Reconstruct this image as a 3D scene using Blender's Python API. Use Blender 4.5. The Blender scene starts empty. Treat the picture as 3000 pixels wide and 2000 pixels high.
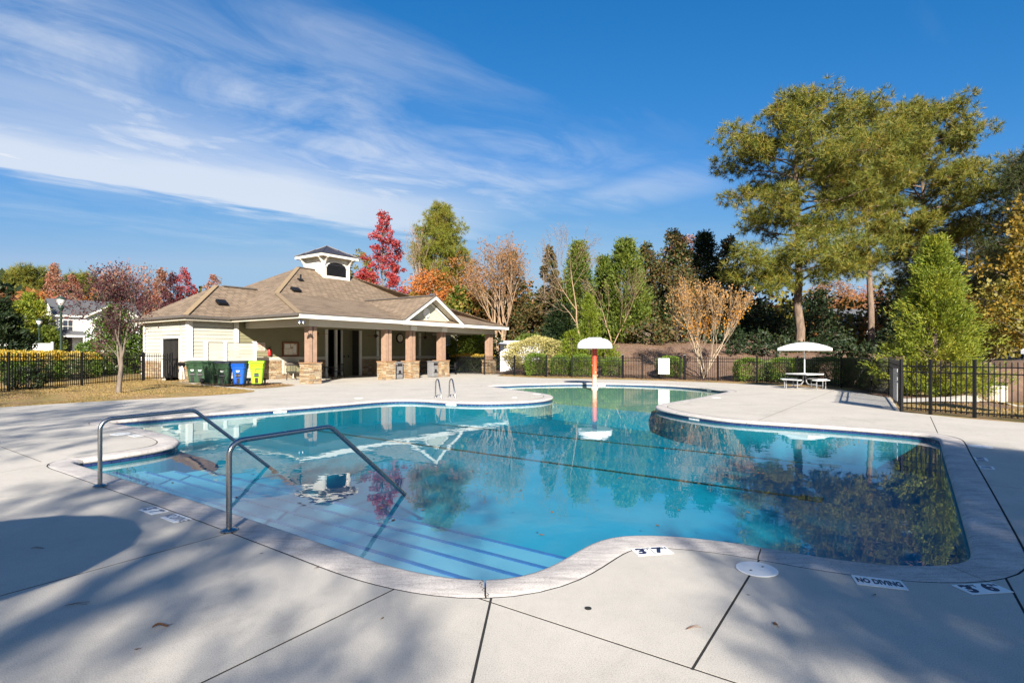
import bpy, bmesh, math, random
import numpy as np
from mathutils import Vector, Matrix
from mathutils.geometry import delaunay_2d_cdt

# ---------------------------------------------------------------- camera, sky, sun, exposure
SC = bpy.context.scene
COL = SC.collection
F, CX, CY, CAMH = 1620.0, 1500.0, 1032.0, 1.6        # the photograph's focal length and principal point, in its own pixels
cam_d = bpy.data.cameras.new('camera')
cam_d.sensor_width = 36.0
cam_d.lens = F / 3000.0 * 36.0
cam_d.shift_y = (CY - 1000.0) / 3000.0
cam_d.clip_start, cam_d.clip_end = 0.05, 3000.0
cam = bpy.data.objects.new('camera', cam_d)
COL.objects.link(cam)
cam.location = (0, 0, CAMH)
cam.rotation_euler = (math.radians(90), 0, 0)
SC.camera = cam
SC.view_settings.view_transform = 'Standard'
SC.view_settings.look = 'None'
SC.view_settings.gamma = 1.0
SC.view_settings.use_curve_mapping = False
EXPO = 1.5
SC.view_settings.exposure = EXPO
SC.cycles.max_bounces = 8
SC.cycles.transparent_max_bounces = 16
SC.cycles.caustics_reflective = False
SC.cycles.caustics_refractive = False
SC.cycles.sample_clamp_indirect = 4.0

SUN_EL, SUN_AZ = math.radians(26.0), math.radians(176.0)     # behind the camera, slightly to its right
sun_dir = Vector((math.sin(SUN_AZ) * math.cos(SUN_EL), math.cos(SUN_AZ) * math.cos(SUN_EL), math.sin(SUN_EL)))

world = bpy.data.worlds.new('World')
SC.world = world
world.use_nodes = True
wt = world.node_tree
for n in list(wt.nodes):
    wt.nodes.remove(n)


def N(t, kind, **kw):
    n = t.nodes.new(kind)
    for k, v in kw.items():
        if k == 'inp':
            for a, b in v.items():
                n.inputs[a].default_value = b
        else:
            setattr(n, k, v)
    return n


def math_node(t, op, a, b=None, clamp=False):
    n = t.nodes.new('ShaderNodeMath')
    n.operation = op
    n.use_clamp = clamp
    for i, v in enumerate((a, b)):
        if v is None:
            continue
        if isinstance(v, (int, float)):
            n.inputs[i].default_value = v
        else:
            t.links.new(v, n.inputs[i])
    return n.outputs[0]


def ramp(t, fac, stops, interp='LINEAR'):
    n = t.nodes.new('ShaderNodeValToRGB')
    n.color_ramp.interpolation = interp
    el = n.color_ramp.elements
    while len(el) > 1:
        el.remove(el[-1])
    el[0].position, el[0].color = stops[0][0], (*stops[0][1], 1) if not isinstance(stops[0][1], float) else (stops[0][1],) * 3 + (1,)
    for p, c in stops[1:]:
        e = el.new(p)
        e.color = (*c, 1) if not isinstance(c, float) else (c, c, c, 1)
    t.links.new(fac, n.inputs[0])
    return n.outputs[0]


def mix_rgb(t, fac, a, b, mode='MIX'):
    n = t.nodes.new('ShaderNodeMix')
    n.data_type = 'RGBA'
    n.blend_type = mode
    for s, v in ((n.inputs[0], fac), (n.inputs[6], a), (n.inputs[7], b)):
        if isinstance(v, (int, float)):
            s.default_value = v
        elif isinstance(v, (tuple, list)):
            s.default_value = (*v[:3], 1)
        else:
            t.links.new(v, s)
    return n.outputs[2]


sky = N(wt, 'ShaderNodeTexSky', sky_type='NISHITA', sun_disc=False, sun_elevation=SUN_EL, sun_rotation=SUN_AZ,
        altitude=100.0, air_density=1.0, dust_density=0.35, ozone_density=3.0)
SKY_STRENGTH = 0.11
bg = N(wt, 'ShaderNodeBackground')
bg.inputs[1].default_value = SKY_STRENGTH
wo = N(wt, 'ShaderNodeOutputWorld')
tc = N(wt, 'ShaderNodeTexCoord')
sep = N(wt, 'ShaderNodeSeparateXYZ')
wt.links.new(tc.outputs['Generated'], sep.inputs[0])
zz = math_node(wt, 'MAXIMUM', sep.outputs[2], 0.03)
qx = math_node(wt, 'DIVIDE', sep.outputs[0], zz)
qy = math_node(wt, 'DIVIDE', sep.outputs[1], zz)
e1 = math_node(wt, 'ADD', math_node(wt, 'MULTIPLY', qx, 0.75), math_node(wt, 'MULTIPLY', qy, 0.66))
e2 = math_node(wt, 'ADD', math_node(wt, 'MULTIPLY', qx, -0.66), math_node(wt, 'MULTIPLY', qy, 0.75))
comb = N(wt, 'ShaderNodeCombineXYZ')
wt.links.new(math_node(wt, 'MULTIPLY', e1, 0.55), comb.inputs[0])
wt.links.new(math_node(wt, 'MULTIPLY', e2, 1.7), comb.inputs[1])
nz = N(wt, 'ShaderNodeTexNoise', inp={'Scale': 1.0, 'Detail': 9.0, 'Roughness': 0.56, 'Distortion': 0.5})
wt.links.new(comb.outputs[0], nz.inputs['Vector'])
comb2 = N(wt, 'ShaderNodeCombineXYZ')
wt.links.new(math_node(wt, 'MULTIPLY', e1, 1.2), comb2.inputs[0])
wt.links.new(math_node(wt, 'MULTIPLY', e2, 3.6), comb2.inputs[1])
nz2 = N(wt, 'ShaderNodeTexNoise', inp={'Scale': 1.0, 'Detail': 8.0, 'Roughness': 0.62, 'Distortion': 1.2})
wt.links.new(comb2.outputs[0], nz2.inputs['Vector'])
e2n = math_node(wt, 'ADD', math_node(wt, 'MULTIPLY', e2, 0.1), math_node(wt, 'MULTIPLY', math_node(wt, 'SUBTRACT', nz.outputs[0], 0.5), 0.15))
band = ramp(wt, e2n, [(0.14, 0.0), (0.20, 0.42), (0.25, 0.62), (0.30, 0.80), (0.35, 1.0), (0.405, 1.0), (0.434, 0.14), (0.47, 0.10), (0.53, 0.24), (0.57, 0.05), (0.7, 0.0)])
band = math_node(wt, 'MAXIMUM', band, ramp(wt, math_node(wt, 'ADD', e2n, 0.5), [(0.0, 0.5), (0.16, 0.8), (0.34, 0.85), (0.40, 0.5), (0.46, 0.0)]))  # unseen cloud band behind the camera, added to brighten the shade
e1n = math_node(wt, 'ADD', math_node(wt, 'MULTIPLY', e1, 0.1), 0.5)
fall = ramp(wt, math_node(wt, 'ADD', e1n, math_node(wt, 'MULTIPLY', math_node(wt, 'SUBTRACT', nz.outputs[0], 0.5), 0.14)), [(0.0, 1.0), (0.64, 1.0), (0.72, 0.75), (0.79, 0.12), (1.0, 0.06)])
wisp = ramp(wt, nz2.outputs[0], [(0.30, 0.42), (0.50, 0.80), (0.70, 1.0)])
nz3 = N(wt, 'ShaderNodeTexNoise', inp={'Scale': 1.0, 'Detail': 9.0, 'Roughness': 0.6, 'Distortion': 0.8})
comb3 = N(wt, 'ShaderNodeCombineXYZ')
wt.links.new(math_node(wt, 'MULTIPLY', e1, 1.5), comb3.inputs[0])
wt.links.new(math_node(wt, 'MULTIPLY', e2, 1.9), comb3.inputs[1])
wt.links.new(comb3.outputs[0], nz3.inputs['Vector'])
puff = ramp(wt, nz3.outputs[0], [(0.34, 0.12), (0.50, 0.62), (0.62, 1.0)])
solid = ramp(wt, band, [(0.45, 0.0), (0.95, 0.75)])
tex = math_node(wt, 'MAXIMUM', math_node(wt, 'MULTIPLY', wisp, puff), solid)
cover = math_node(wt, 'MULTIPLY', math_node(wt, 'MULTIPLY', band, fall), tex, clamp=True)
faint = math_node(wt, 'MULTIPLY', ramp(wt, nz.outputs[0], [(0.58, 0.0), (0.85, 0.06)]), wisp)
cover = math_node(wt, 'MAXIMUM', cover, faint)
spot = math_node(wt, 'MULTIPLY', ramp(wt, e1n, [(0.745, 0.0), (0.775, 1.0), (0.80, 0.8), (0.835, 0.0)]), ramp(wt, e2n, [(0.15, 0.0), (0.19, 0.32), (0.235, 0.38), (0.275, 0.0)]))
cover = math_node(wt, 'MAXIMUM', cover, math_node(wt, 'MULTIPLY', spot, wisp))
low = ramp(wt, sep.outputs[2], [(0.02, 0.0), (0.10, 1.0)])
cover = math_node(wt, 'MULTIPLY', cover, low)
# deep autumn blue: each channel of the sky through its own curve
ssep = N(wt, 'ShaderNodeSeparateColor')
wt.links.new(sky.outputs[0], ssep.inputs[0])
scomb = N(wt, 'ShaderNodeCombineColor')
KS = 1.0 / (SKY_STRENGTH * 2 ** EXPO)
for i, (k0, a_, p_) in enumerate(((0.1147, 2.40, 2.15), (0.1665, 0.572, 0.90), (0.2257, 0.667, 0.70))):
    v_ = math_node(wt, 'POWER', math_node(wt, 'MULTIPLY', ssep.outputs[i], k0), p_)
    v_ = math_node(wt, 'MINIMUM', math_node(wt, 'MULTIPLY', v_, a_), (0.36, 0.56, 0.78)[i])
    wt.links.new(math_node(wt, 'MULTIPLY', v_, KS), scomb.inputs[i])
col = mix_rgb(wt, cover, scomb.outputs[0], (0.86 * KS, 0.90 * KS, 0.96 * KS))
wt.links.new(col, bg.inputs[0])
wt.links.new(bg.outputs[0], wo.inputs[0])

sun_d = bpy.data.lights.new('sun', 'SUN')
sun_d.energy = 4.8
sun_d.angle = math.radians(0.55)
sun_d.color = (1.0, 0.93, 0.82)
sun = bpy.data.objects.new('sun', sun_d)
COL.objects.link(sun)
sun.rotation_euler = (-sun_dir).to_track_quat('-Z', 'Y').to_euler()
sun.location = sun_dir * 60


# ---------------------------------------------------------------- pixels of the photograph to points in the place
def g(px, py, z=0.0):
    y = F * (CAMH - z) / (py - CY)
    return np.array([(px - CX) / F * y, y])


def at(px, py, y):
    return ((px - CX) / F * y, y, CAMH - (py - CY) / F * y)


ANG = math.radians(55.1)                                # the pool's and the clubhouse's long axis
UU = np.array([math.cos(ANG), math.sin(ANG)])
VV = np.array([-math.sin(ANG), math.cos(ANG)])
ORG = np.array([-10.25, 27.9])                          # outer corner of the first stone pier


def W(lx, ly):
    p = ORG + lx * UU + ly * VV
    return float(p[0]), float(p[1])


# ---------------------------------------------------------------- mesh helpers
class MB:
    def __init__(s):
        s.v, s.f = [], []

    def box(s, c, d, rz=0.0, m=None):
        x, y, z = (q / 2 for q in d)
        pts = [Vector(p) for p in ((-x, -y, -z), (x, -y, -z), (x, y, -z), (-x, y, -z), (-x, -y, z), (x, -y, z), (x, y, z), (-x, y, z))]
        R = m if m is not None else Matrix.Rotation(rz, 3, 'Z')
        b = len(s.v)
        s.v += [tuple(R @ p + Vector(c)) for p in pts]
        s.f += [tuple(b + i for i in q) for q in ((0, 3, 2, 1), (4, 5, 6, 7), (0, 1, 5, 4), (1, 2, 6, 5), (2, 3, 7, 6), (3, 0, 4, 7))]
        return s

    def box2(s, a, b):
        return s.box([(p + q) / 2 for p, q in zip(a, b)], [abs(q - p) for p, q in zip(a, b)])

    def bar(s, a, b, w, h=None):
        a, b = Vector(a), Vector(b)
        d = (b - a)
        L = d.length
        q = d.to_track_quat('X', 'Z').to_matrix()
        return s.box((a + b) / 2, (L, w, h or w), m=q)

    def tube(s, path, r, n=8, cap=True):
        P = [Vector(p) for p in path]
        R = r if isinstance(r, (list, tuple)) else [r] * len(P)
        b0 = len(s.v)
        t0 = (P[1] - P[0]).normalized()
        nrm = t0.orthogonal().normalized()
        for i, p in enumerate(P):
            if i == 0:
                t = P[1] - P[0]
            elif i == len(P) - 1:
                t = P[-1] - P[-2]
            else:
                t = (P[i + 1] - P[i]).normalized() + (P[i] - P[i - 1]).normalized()
            t.normalize()
            nrm = (nrm - t * nrm.dot(t)).normalized()
            bn = t.cross(nrm)
            for k in range(n):
                a = 2 * math.pi * k / n
                s.v.append(tuple(p + (nrm * math.cos(a) + bn * math.sin(a)) * R[i]))
        for i in range(len(P) - 1):
            for k in range(n):
                a, b = b0 + i * n + k, b0 + i * n + (k + 1) % n
                s.f.append((a, b, b + n, a + n))
        if cap:
            s.f.append(tuple(b0 + k for k in reversed(range(n))))
            s.f.append(tuple(b0 + (len(P) - 1) * n + k for k in range(n)))
        return s

    def lathe(s, prof, n=20, c=(0, 0, 0), a0=0.0):
        b0 = len(s.v)
        for r, z in prof:
            for k in range(n):
                a = a0 + 2 * math.pi * k / n
                s.v.append((c[0] + r * math.cos(a), c[1] + r * math.sin(a), c[2] + z))
        for i in range(len(prof) - 1):
            for k in range(n):
                a, b = b0 + i * n + k, b0 + i * n + (k + 1) % n
                s.f.append((a, b, b + n, a + n))
        s.f.append(tuple(b0 + k for k in reversed(range(n))))
        s.f.append(tuple(b0 + (len(prof) - 1) * n + k for k in range(n)))
        return s

    def poly(s, pts):
        b = len(s.v)
        s.v += [tuple(p) for p in pts]
        s.f.append(tuple(range(b, b + len(pts))))
        return s

    def prism(s, pts, d):
        """polygon pts (3-D) swept along the vector d"""
        b, n = len(s.v), len(pts)
        s.v += [tuple(p) for p in pts] + [tuple(Vector(p) + Vector(d)) for p in pts]
        s.f.append(tuple(range(b + n - 1, b - 1, -1)))
        s.f.append(tuple(range(b + n, b + 2 * n)))
        for i in range(n):
            j = (i + 1) % n
            s.f.append((b + i, b + j, b + n + j, b + n + i))
        return s

    def build(s, name, mat, parent=None, smooth=False, bevel=0.0, fix=True):
        me = bpy.data.meshes.new(name)
        me.from_pydata(s.v, [], s.f)
        if bevel or fix:
            bm = bmesh.new()
            bm.from_mesh(me)
            if fix:
                bmesh.ops.recalc_face_normals(bm, faces=bm.faces)
            if bevel:
                ed = [e for e in bm.edges if len(e.link_faces) == 2 and e.calc_face_angle(0) > 0.5]
                bmesh.ops.bevel(bm, geom=ed, offset=bevel, segments=2, affect='EDGES', clamp_overlap=True)
            bm.to_mesh(me)
            bm.free()
        if smooth:
            me.polygons.foreach_set('use_smooth', [True] * len(me.polygons))
            me.set_sharp_from_angle(angle=math.radians(38))
        me.materials.append(mat)
        return link(name, me, parent)


def link(name, data, parent=None):
    o = bpy.data.objects.new(name, data)
    COL.objects.link(o)
    if parent is not None:
        o.parent = parent
    return o


def tag(o, label=None, cat=None, group=None, kind=None):
    for k, v in (('label', label), ('category', cat), ('group', group), ('kind', kind)):
        if v:
            o[k] = v
    return o


def thing(name, label, cat, loc=(0, 0, 0), rz=0.0, group=None):
    o = link(name, None)
    o.empty_display_size = 0.2
    o.location = loc
    o.rotation_euler = (0, 0, rz)
    return tag(o, label, cat, group)


def copy_tree(o, parent=None):
    c = o.copy()
    COL.objects.link(c)
    if parent is not None:
        c.parent = parent
    for ch in list(o.children):
        copy_tree(ch, c)
    return c


def np_mesh(name, V, Fc, mat, parent=None, k=4, smooth=False):
    """V (n,3), Fc (m,k) -> one mesh object"""
    me = bpy.data.meshes.new(name)
    V = np.ascontiguousarray(V, dtype=np.float32)
    Fc = np.ascontiguousarray(Fc, dtype=np.int32)
    me.vertices.add(len(V))
    me.vertices.foreach_set('co', V.ravel())
    me.loops.add(Fc.size)
    me.loops.foreach_set('vertex_index', Fc.ravel())
    me.polygons.add(len(Fc))
    me.polygons.foreach_set('loop_start', np.arange(0, Fc.size, k, dtype=np.int32))
    me.polygons.foreach_set('loop_total', np.full(len(Fc), k, dtype=np.int32))
    if smooth:
        me.polygons.foreach_set('use_smooth', np.ones(len(Fc), dtype=bool))
    me.update(calc_edges=True)
    me.materials.append(mat)
    return link(name, me, parent)


# ---------------------------------------------------------------- materials
def new_mat(name):
    m = bpy.data.materials.new(name)
    m.use_nodes = True
    t = m.node_tree
    b = t.nodes['Principled BSDF']
    return m, t, b


def simple(name, col, rough=0.6, metal=0.0, var=0.12, scale=6.0, bump=0.0, bscale=60.0, spec=0.4, coat=0.0, obj_rand=False):
    """a colour with soft noise variation and fine relief"""
    m, t, b = new_mat(name)
    tcn = N(t, 'ShaderNodeTexCoord')
    nn = N(t, 'ShaderNodeTexNoise', inp={'Scale': scale, 'Detail': 6.0, 'Roughness': 0.6})
    t.links.new(tcn.outputs['Object'], nn.inputs['Vector'])
    lo = tuple(max(0, c * (1 - var)) for c in col)
    hi = tuple(min(1, c * (1 + var)) for c in col)
    c = ramp(t, nn.outputs[0], [(0.3, lo), (0.7, hi)])
    if obj_rand:
        oi = N(t, 'ShaderNodeObjectInfo')
        c = mix_rgb(t, 1.0, c, ramp(t, oi.outputs['Random'], [(0.0, 0.86), (1.0, 1.0)]), 'MULTIPLY')
    t.links.new(c, b.inputs['Base Color'])
    r = math_node(t, 'ADD', rough - 0.06, math_node(t, 'MULTIPLY', nn.outputs[0], 0.12), clamp=True)
    t.links.new(r, b.inputs['Roughness'])
    b.inputs['Metallic'].default_value = metal
    b.inputs['Specular IOR Level'].default_value = spec
    if coat:
        b.inputs['Coat Weight'].default_value = coat
        b.inputs['Coat Roughness'].default_value = 0.15
    if bump:
        n2 = N(t, 'ShaderNodeTexNoise', inp={'Scale': bscale, 'Detail': 5.0})
        t.links.new(tcn.outputs['Object'], n2.inputs['Vector'])
        bp = N(t, 'ShaderNodeBump', inp={'Strength': bump, 'Distance': 0.02})
        t.links.new(n2.outputs[0], bp.inputs['Height'])
        t.links.new(bp.outputs[0], b.inputs['Normal'])
    return m


def concrete(name, col, dark, fine=150.0, blotch=0.9, streak=None):
    m, t, b = new_mat(name)
    ge = N(t, 'ShaderNodeNewGeometry')
    n1 = N(t, 'ShaderNodeTexNoise', inp={'Scale': blotch, 'Detail': 8.0, 'Roughness': 0.62})
    n2 = N(t, 'ShaderNodeTexNoise', inp={'Scale': fine, 'Detail': 3.0, 'Roughness': 0.7})
    n3 = N(t, 'ShaderNodeTexNoise', inp={'Scale': 9.0, 'Detail': 7.0, 'Roughness': 0.7, 'Distortion': 0.6})
    mp = N(t, 'ShaderNodeMapping')
    t.links.new(ge.outputs['Position'], mp.inputs['Vector'])
    if streak:
        mp.inputs['Rotation'].default_value = (0, 0, streak[0])
        mp.inputs['Scale'].default_value = (streak[1], streak[2], 1)
    t.links.new(ge.outputs['Position'], n1.inputs['Vector'])
    t.links.new(ge.outputs['Position'], n2.inputs['Vector'])
    t.links.new(mp.outputs[0], n3.inputs['Vector'])
    c1 = ramp(t, n1.outputs[0], [(0.32, dark), (0.62, col)])
    c2 = mix_rgb(t, 1.0, c1, ramp(t, n2.outputs[0], [(0.30, 0.55), (0.50, 1.0), (0.72, 1.22)]), 'MULTIPLY')
    c3 = mix_rgb(t, 1.0, c2, ramp(t, n3.outputs[0], [(0.30, 0.66 if streak else 0.93), (0.52, 1.0), (0.72, 1.16 if streak else 1.02)]), 'MULTIPLY')
    if not streak:
        vo = N(t, 'ShaderNodeTexVoronoi', inp={'Scale': 1.7, 'Randomness': 1.0})
        t.links.new(ge.outputs['Position'], vo.inputs['Vector'])
        c3 = mix_rgb(t, 1.0, c3, ramp(t, vo.outputs['Distance'], [(0.0, 0.45), (0.022, 0.55), (0.034, 1.0)]), 'MULTIPLY')
    if not streak:
        n4 = N(t, 'ShaderNodeTexNoise', inp={'Scale': 0.55, 'Detail': 10.0, 'Roughness': 0.72, 'Distortion': 1.4})
        t.links.new(ge.outputs['Position'], n4.inputs['Vector'])
        c3 = mix_rgb(t, 1.0, c3, ramp(t, n4.outputs[0], [(0.36, 0.86), (0.44, 0.97), (0.60, 1.0), (0.66, 0.94), (0.70, 1.01)]), 'MULTIPLY')
    t.links.new(c3, b.inputs['Base Color'])
    b.inputs['Roughness'].default_value = 0.85
    b.inputs['Specular IOR Level'].default_value = 0.25
    bp = N(t, 'ShaderNodeBump', inp={'Strength': 0.30, 'Distance': 0.006})
    hh = math_node(t, 'ADD', math_node(t, 'MULTIPLY', n2.outputs[0], 0.6), math_node(t, 'MULTIPLY', n3.outputs[0], 1.2 if streak else 0.3))
    t.links.new(hh, bp.inputs['Height'])
    t.links.new(bp.outputs[0], b.inputs['Normal'])
    return m


def foliage(name, cols, trans=0.35, rough=0.55, patch=0.35, spec=0.3):
    """leaf colours drawn at random per leaf, drifting in patches through the crown"""
    m, t, b = new_mat(name)
    ge = N(t, 'ShaderNodeNewGeometry')
    nn = N(t, 'ShaderNodeTexNoise', inp={'Scale': patch, 'Detail': 2.0})
    t.links.new(ge.outputs['Position'], nn.inputs['Vector'])
    f = math_node(t, 'ADD', math_node(t, 'MULTIPLY', ge.outputs['Random Per Island'], 0.55), math_node(t, 'MULTIPLY', nn.outputs[0], 0.9))
    f = math_node(t, 'SUBTRACT', f, 0.22, clamp=True)
    k = len(cols)
    c = ramp(t, f, [(i / max(1, k - 1), q) for i, q in enumerate(cols)])
    t.links.new(c, b.inputs['Base Color'])
    b.inputs['Roughness'].default_value = rough
    b.inputs['Specular IOR Level'].default_value = spec
    tr = N(t, 'ShaderNodeBsdfTranslucent')
    t.links.new(c, tr.inputs['Color'])
    ms = N(t, 'ShaderNodeMixShader')
    ms.inputs[0].default_value = trans
    t.links.new(b.outputs[0], ms.inputs[1])
    t.links.new(tr.outputs[0], ms.inputs[2])
    t.links.new(ms.outputs[0], t.nodes['Material Output'].inputs[0])
    return m


def bark(name, col, dark, sc=4.0):
    m, t, b = new_mat(name)
    tcn = N(t, 'ShaderNodeTexCoord')
    mp = N(t, 'ShaderNodeMapping')
    mp.inputs['Scale'].default_value = (sc * 2.2, sc * 2.2, sc * 0.5)
    t.links.new(tcn.outputs['Object'], mp.inputs[0])
    nn = N(t, 'ShaderNodeTexNoise', inp={'Scale': 1.0, 'Detail': 8.0, 'Roughness': 0.7})
    t.links.new(mp.outputs[0], nn.inputs['Vector'])
    vo = N(t, 'ShaderNodeTexVoronoi', inp={'Scale': 1.6})
    t.links.new(mp.outputs[0], vo.inputs['Vector'])
    c = ramp(t, nn.outputs[0], [(0.32, dark), (0.62, col)])
    c = mix_rgb(t, 1.0, c, ramp(t, vo.outputs['Distance'], [(0.0, 0.8), (0.5, 1.1)]), 'MULTIPLY')
    t.links.new(c, b.inputs['Base Color'])
    b.inputs['Roughness'].default_value = 0.9
    b.inputs['Specular IOR Level'].default_value = 0.15
    bp = N(t, 'ShaderNodeBump', inp={'Strength': 0.8, 'Distance': 0.03})
    t.links.new(nn.outputs[0], bp.inputs['Height'])
    t.links.new(bp.outputs[0], b.inputs['Normal'])
    return m


def ground_mat(name, stops, sc=1.2, fine=26.0, bump=0.5):
    m, t, b = new_mat(name)
    ge = N(t, 'ShaderNodeNewGeometry')
    n1 = N(t, 'ShaderNodeTexNoise', inp={'Scale': sc, 'Detail': 9.0, 'Roughness': 0.68})
    n2 = N(t, 'ShaderNodeTexNoise', inp={'Scale': fine, 'Detail': 5.0, 'Roughness': 0.75})
    t.links.new(ge.outputs['Position'], n1.inputs['Vector'])
    t.links.new(ge.outputs['Position'], n2.inputs['Vector'])
    c = ramp(t, n1.outputs[0], stops)
    c = mix_rgb(t, 1.0, c, ramp(t, n2.outputs[0], [(0.28, 0.45), (0.5, 1.0), (0.78, 1.35)]), 'MULTIPLY')
    t.links.new(c, b.inputs['Base Color'])
    b.inputs['Roughness'].default_value = 0.95
    b.inputs['Specular IOR Level'].default_value = 0.1
    bp = N(t, 'ShaderNodeBump', inp={'Strength': bump, 'Distance': 0.05})
    t.links.new(n2.outputs[0], bp.inputs['Height'])
    t.links.new(bp.outputs[0], b.inputs['Normal'])
    return m


M = {}
M['deck'] = concrete('broom_finished_concrete', (0.485, 0.448, 0.395), (0.43, 0.40, 0.353))
M['coping'] = concrete('stamped_coping_concrete', (0.50, 0.46, 0.425), (0.37, 0.34, 0.322), fine=120.0, blotch=2.6, streak=(ANG, 0.35, 2.2))
M['joint'] = simple('joint_filler', (0.018, 0.017, 0.016), 0.95)
M['plaster'] = simple('pool_plaster', (0.04, 0.23, 0.31), 0.8, var=0.10, scale=1.4)
M['step_plaster'] = simple('pale_step_plaster', (0.17, 0.29, 0.38), 0.8, var=0.05, scale=1.4)
M['shelf_plaster'] = simple('sandy_shelf_plaster', (0.40, 0.40, 0.28), 0.8, var=0.08, scale=1.4)
M['band'] = simple('navy_glazed_tile', (0.020, 0.035, 0.11), 0.25, var=0.3, scale=9)
M['band_white'] = simple('white_glazed_tile', (0.72, 0.72, 0.70), 0.25)
M['steptile'] = simple('blue_step_tile', (0.04, 0.10, 0.27), 0.3, var=0.2, obj_rand=True)
M['lane'] = simple('black_lane_tile', (0.035, 0.022, 0.016), 0.5, var=0.3, scale=12)
M['steel'] = simple('brushed_steel', (0.36, 0.35, 0.34), 0.26, metal=1.0, var=0.05, scale=30)
M['white'] = simple('white_plastic', (0.74, 0.74, 0.72), 0.45, var=0.03)
M['white_paint'] = simple('white_trim_paint', (0.66, 0.64, 0.58), 0.55, var=0.05, scale=3)
M['cream'] = simple('cream_trim_paint', (0.48, 0.44, 0.36), 0.6, var=0.05, scale=3)
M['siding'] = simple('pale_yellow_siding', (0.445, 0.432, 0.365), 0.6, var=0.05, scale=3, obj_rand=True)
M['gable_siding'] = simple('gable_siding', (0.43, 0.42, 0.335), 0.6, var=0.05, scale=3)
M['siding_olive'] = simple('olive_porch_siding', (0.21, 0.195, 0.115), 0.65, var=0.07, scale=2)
M['tan_wood'] = simple('stained_cedar_post', (0.27, 0.175, 0.122), 0.65, var=0.16, scale=5)
M['gutter'] = simple('brown_gutter_metal', (0.10, 0.085, 0.075), 0.4, var=0.1)
M['black_metal'] = simple('black_powder_coat', (0.008, 0.008, 0.009), 0.5, var=0.2, scale=15, spec=0.2)
M['grey_metal'] = simple('galvanised_metal', (0.34, 0.34, 0.35), 0.45, metal=0.6)
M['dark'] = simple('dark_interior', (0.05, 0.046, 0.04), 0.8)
M['louvre'] = simple('black_louvre', (0.012, 0.012, 0.014), 0.5)
M['navy'] = simple('navy_lettering', (0.012, 0.018, 0.055), 0.5)
M['faded_navy'] = simple('faded_navy_lettering', (0.10, 0.12, 0.18), 0.6)
M['red'] = simple('red_enamel', (0.45, 0.02, 0.02), 0.35)
M['bin_green'] = simple('dark_green_cart_plastic', (0.022, 0.055, 0.026), 0.5, var=0.45, scale=4)
M['bin_blue'] = simple('blue_cart_plastic', (0.006, 0.075, 0.42), 0.42, var=0.12, scale=4)
M['bin_lime'] = simple('lime_cart_plastic', (0.30, 0.62, 0.02), 0.42, var=0.06, scale=4)
M['bin_dark'] = simple('black_bin_lid', (0.018, 0.022, 0.03), 0.45)
M['wood_frame'] = simple('walnut_frame', (0.16, 0.055, 0.022), 0.5, var=0.25, scale=9)
M['paper'] = simple('pinned_papers', (0.68, 0.62, 0.50), 0.8)
M['cork'] = simple('cork_board', (0.42, 0.29, 0.16), 0.9)
M['beige_sign'] = simple('faded_sign_board', (0.62, 0.50, 0.40), 0.6)
M['maroon'] = simple('maroon_lettering', (0.20, 0.02, 0.03), 0.6)
M['brown_leaf'] = simple('dry_brown_leaf', (0.16, 0.075, 0.03), 0.8, var=0.4, scale=40)
M['rubber'] = simple('black_rubber', (0.015, 0.015, 0.015), 0.8)
M['glass_dark'] = simple('dark_window_glass', (0.03, 0.035, 0.045), 0.06, spec=0.8)
M['lamp_glass'] = simple('frosted_lamp_globe', (0.62, 0.60, 0.56), 0.3)
M['lamp_green'] = simple('dark_green_lamp_post', (0.018, 0.035, 0.027), 0.4)
M['vinyl'] = simple('white_vinyl_siding', (0.62, 0.62, 0.62), 0.5, var=0.03)
M['slate'] = simple('grey_asphalt_shingle', (0.085, 0.088, 0.095), 0.9, var=0.2, scale=20)
M['beige_house'] = simple('beige_siding', (0.46, 0.42, 0.36), 0.7)
M['brown_bin'] = simple('beige_litter_bin', (0.50, 0.45, 0.36), 0.6)
M['car_dark'] = simple('dark_car_paint', (0.012, 0.014, 0.02), 0.2, coat=1.0, spec=0.6)
M['car_light'] = simple('silver_car_paint', (0.5, 0.5, 0.5), 0.25, coat=1.0)
M['asphalt'] = simple('asphalt', (0.05, 0.05, 0.052), 0.9)
M['metal_roof'] = simple('dark_standing_seam_metal', (0.055, 0.048, 0.052), 0.38, metal=0.35, var=0.2, scale=2)
M['ridge'] = simple('tan_ridge_shingle', (0.215, 0.155, 0.090), 0.9, var=0.15, scale=10)

# roof shingles: courses follow the height, tabs vary in tone
m, t, b = new_mat('brown_asphalt_shingles')
tcn = N(t, 'ShaderNodeTexCoord')
sp = N(t, 'ShaderNodeSeparateXYZ')
t.links.new(tcn.outputs['Object'], sp.inputs[0])
cb = N(t, 'ShaderNodeCombineXYZ')
t.links.new(math_node(t, 'ADD', sp.outputs[0], math_node(t, 'MULTIPLY', sp.outputs[1], 0.93)), cb.inputs[0])
t.links.new(math_node(t, 'MULTIPLY', sp.outputs[2], 1.6), cb.inputs[1])
br = N(t, 'ShaderNodeTexBrick', inp={'Color1': (0.235, 0.175, 0.122, 1), 'Color2': (0.145, 0.107, 0.076, 1), 'Mortar': (0.07, 0.052, 0.040, 1), 'Scale': 1.0,
                                     'Mortar Size': 0.012, 'Bias': -0.1, 'Brick Width': 0.42, 'Row Height': 0.135})
br.offset = 0.37
t.links.new(cb.outputs[0], br.inputs['Vector'])
nn = N(t, 'ShaderNodeTexNoise', inp={'Scale': 1.1, 'Detail': 7.0, 'Roughness': 0.65})
t.links.new(tcn.outputs['Object'], nn.inputs['Vector'])
c = mix_rgb(t, 1.0, br.outputs[0], ramp(t, nn.outputs[0], [(0.3, 0.93), (0.65, 1.05)]), 'MULTIPLY')
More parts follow.
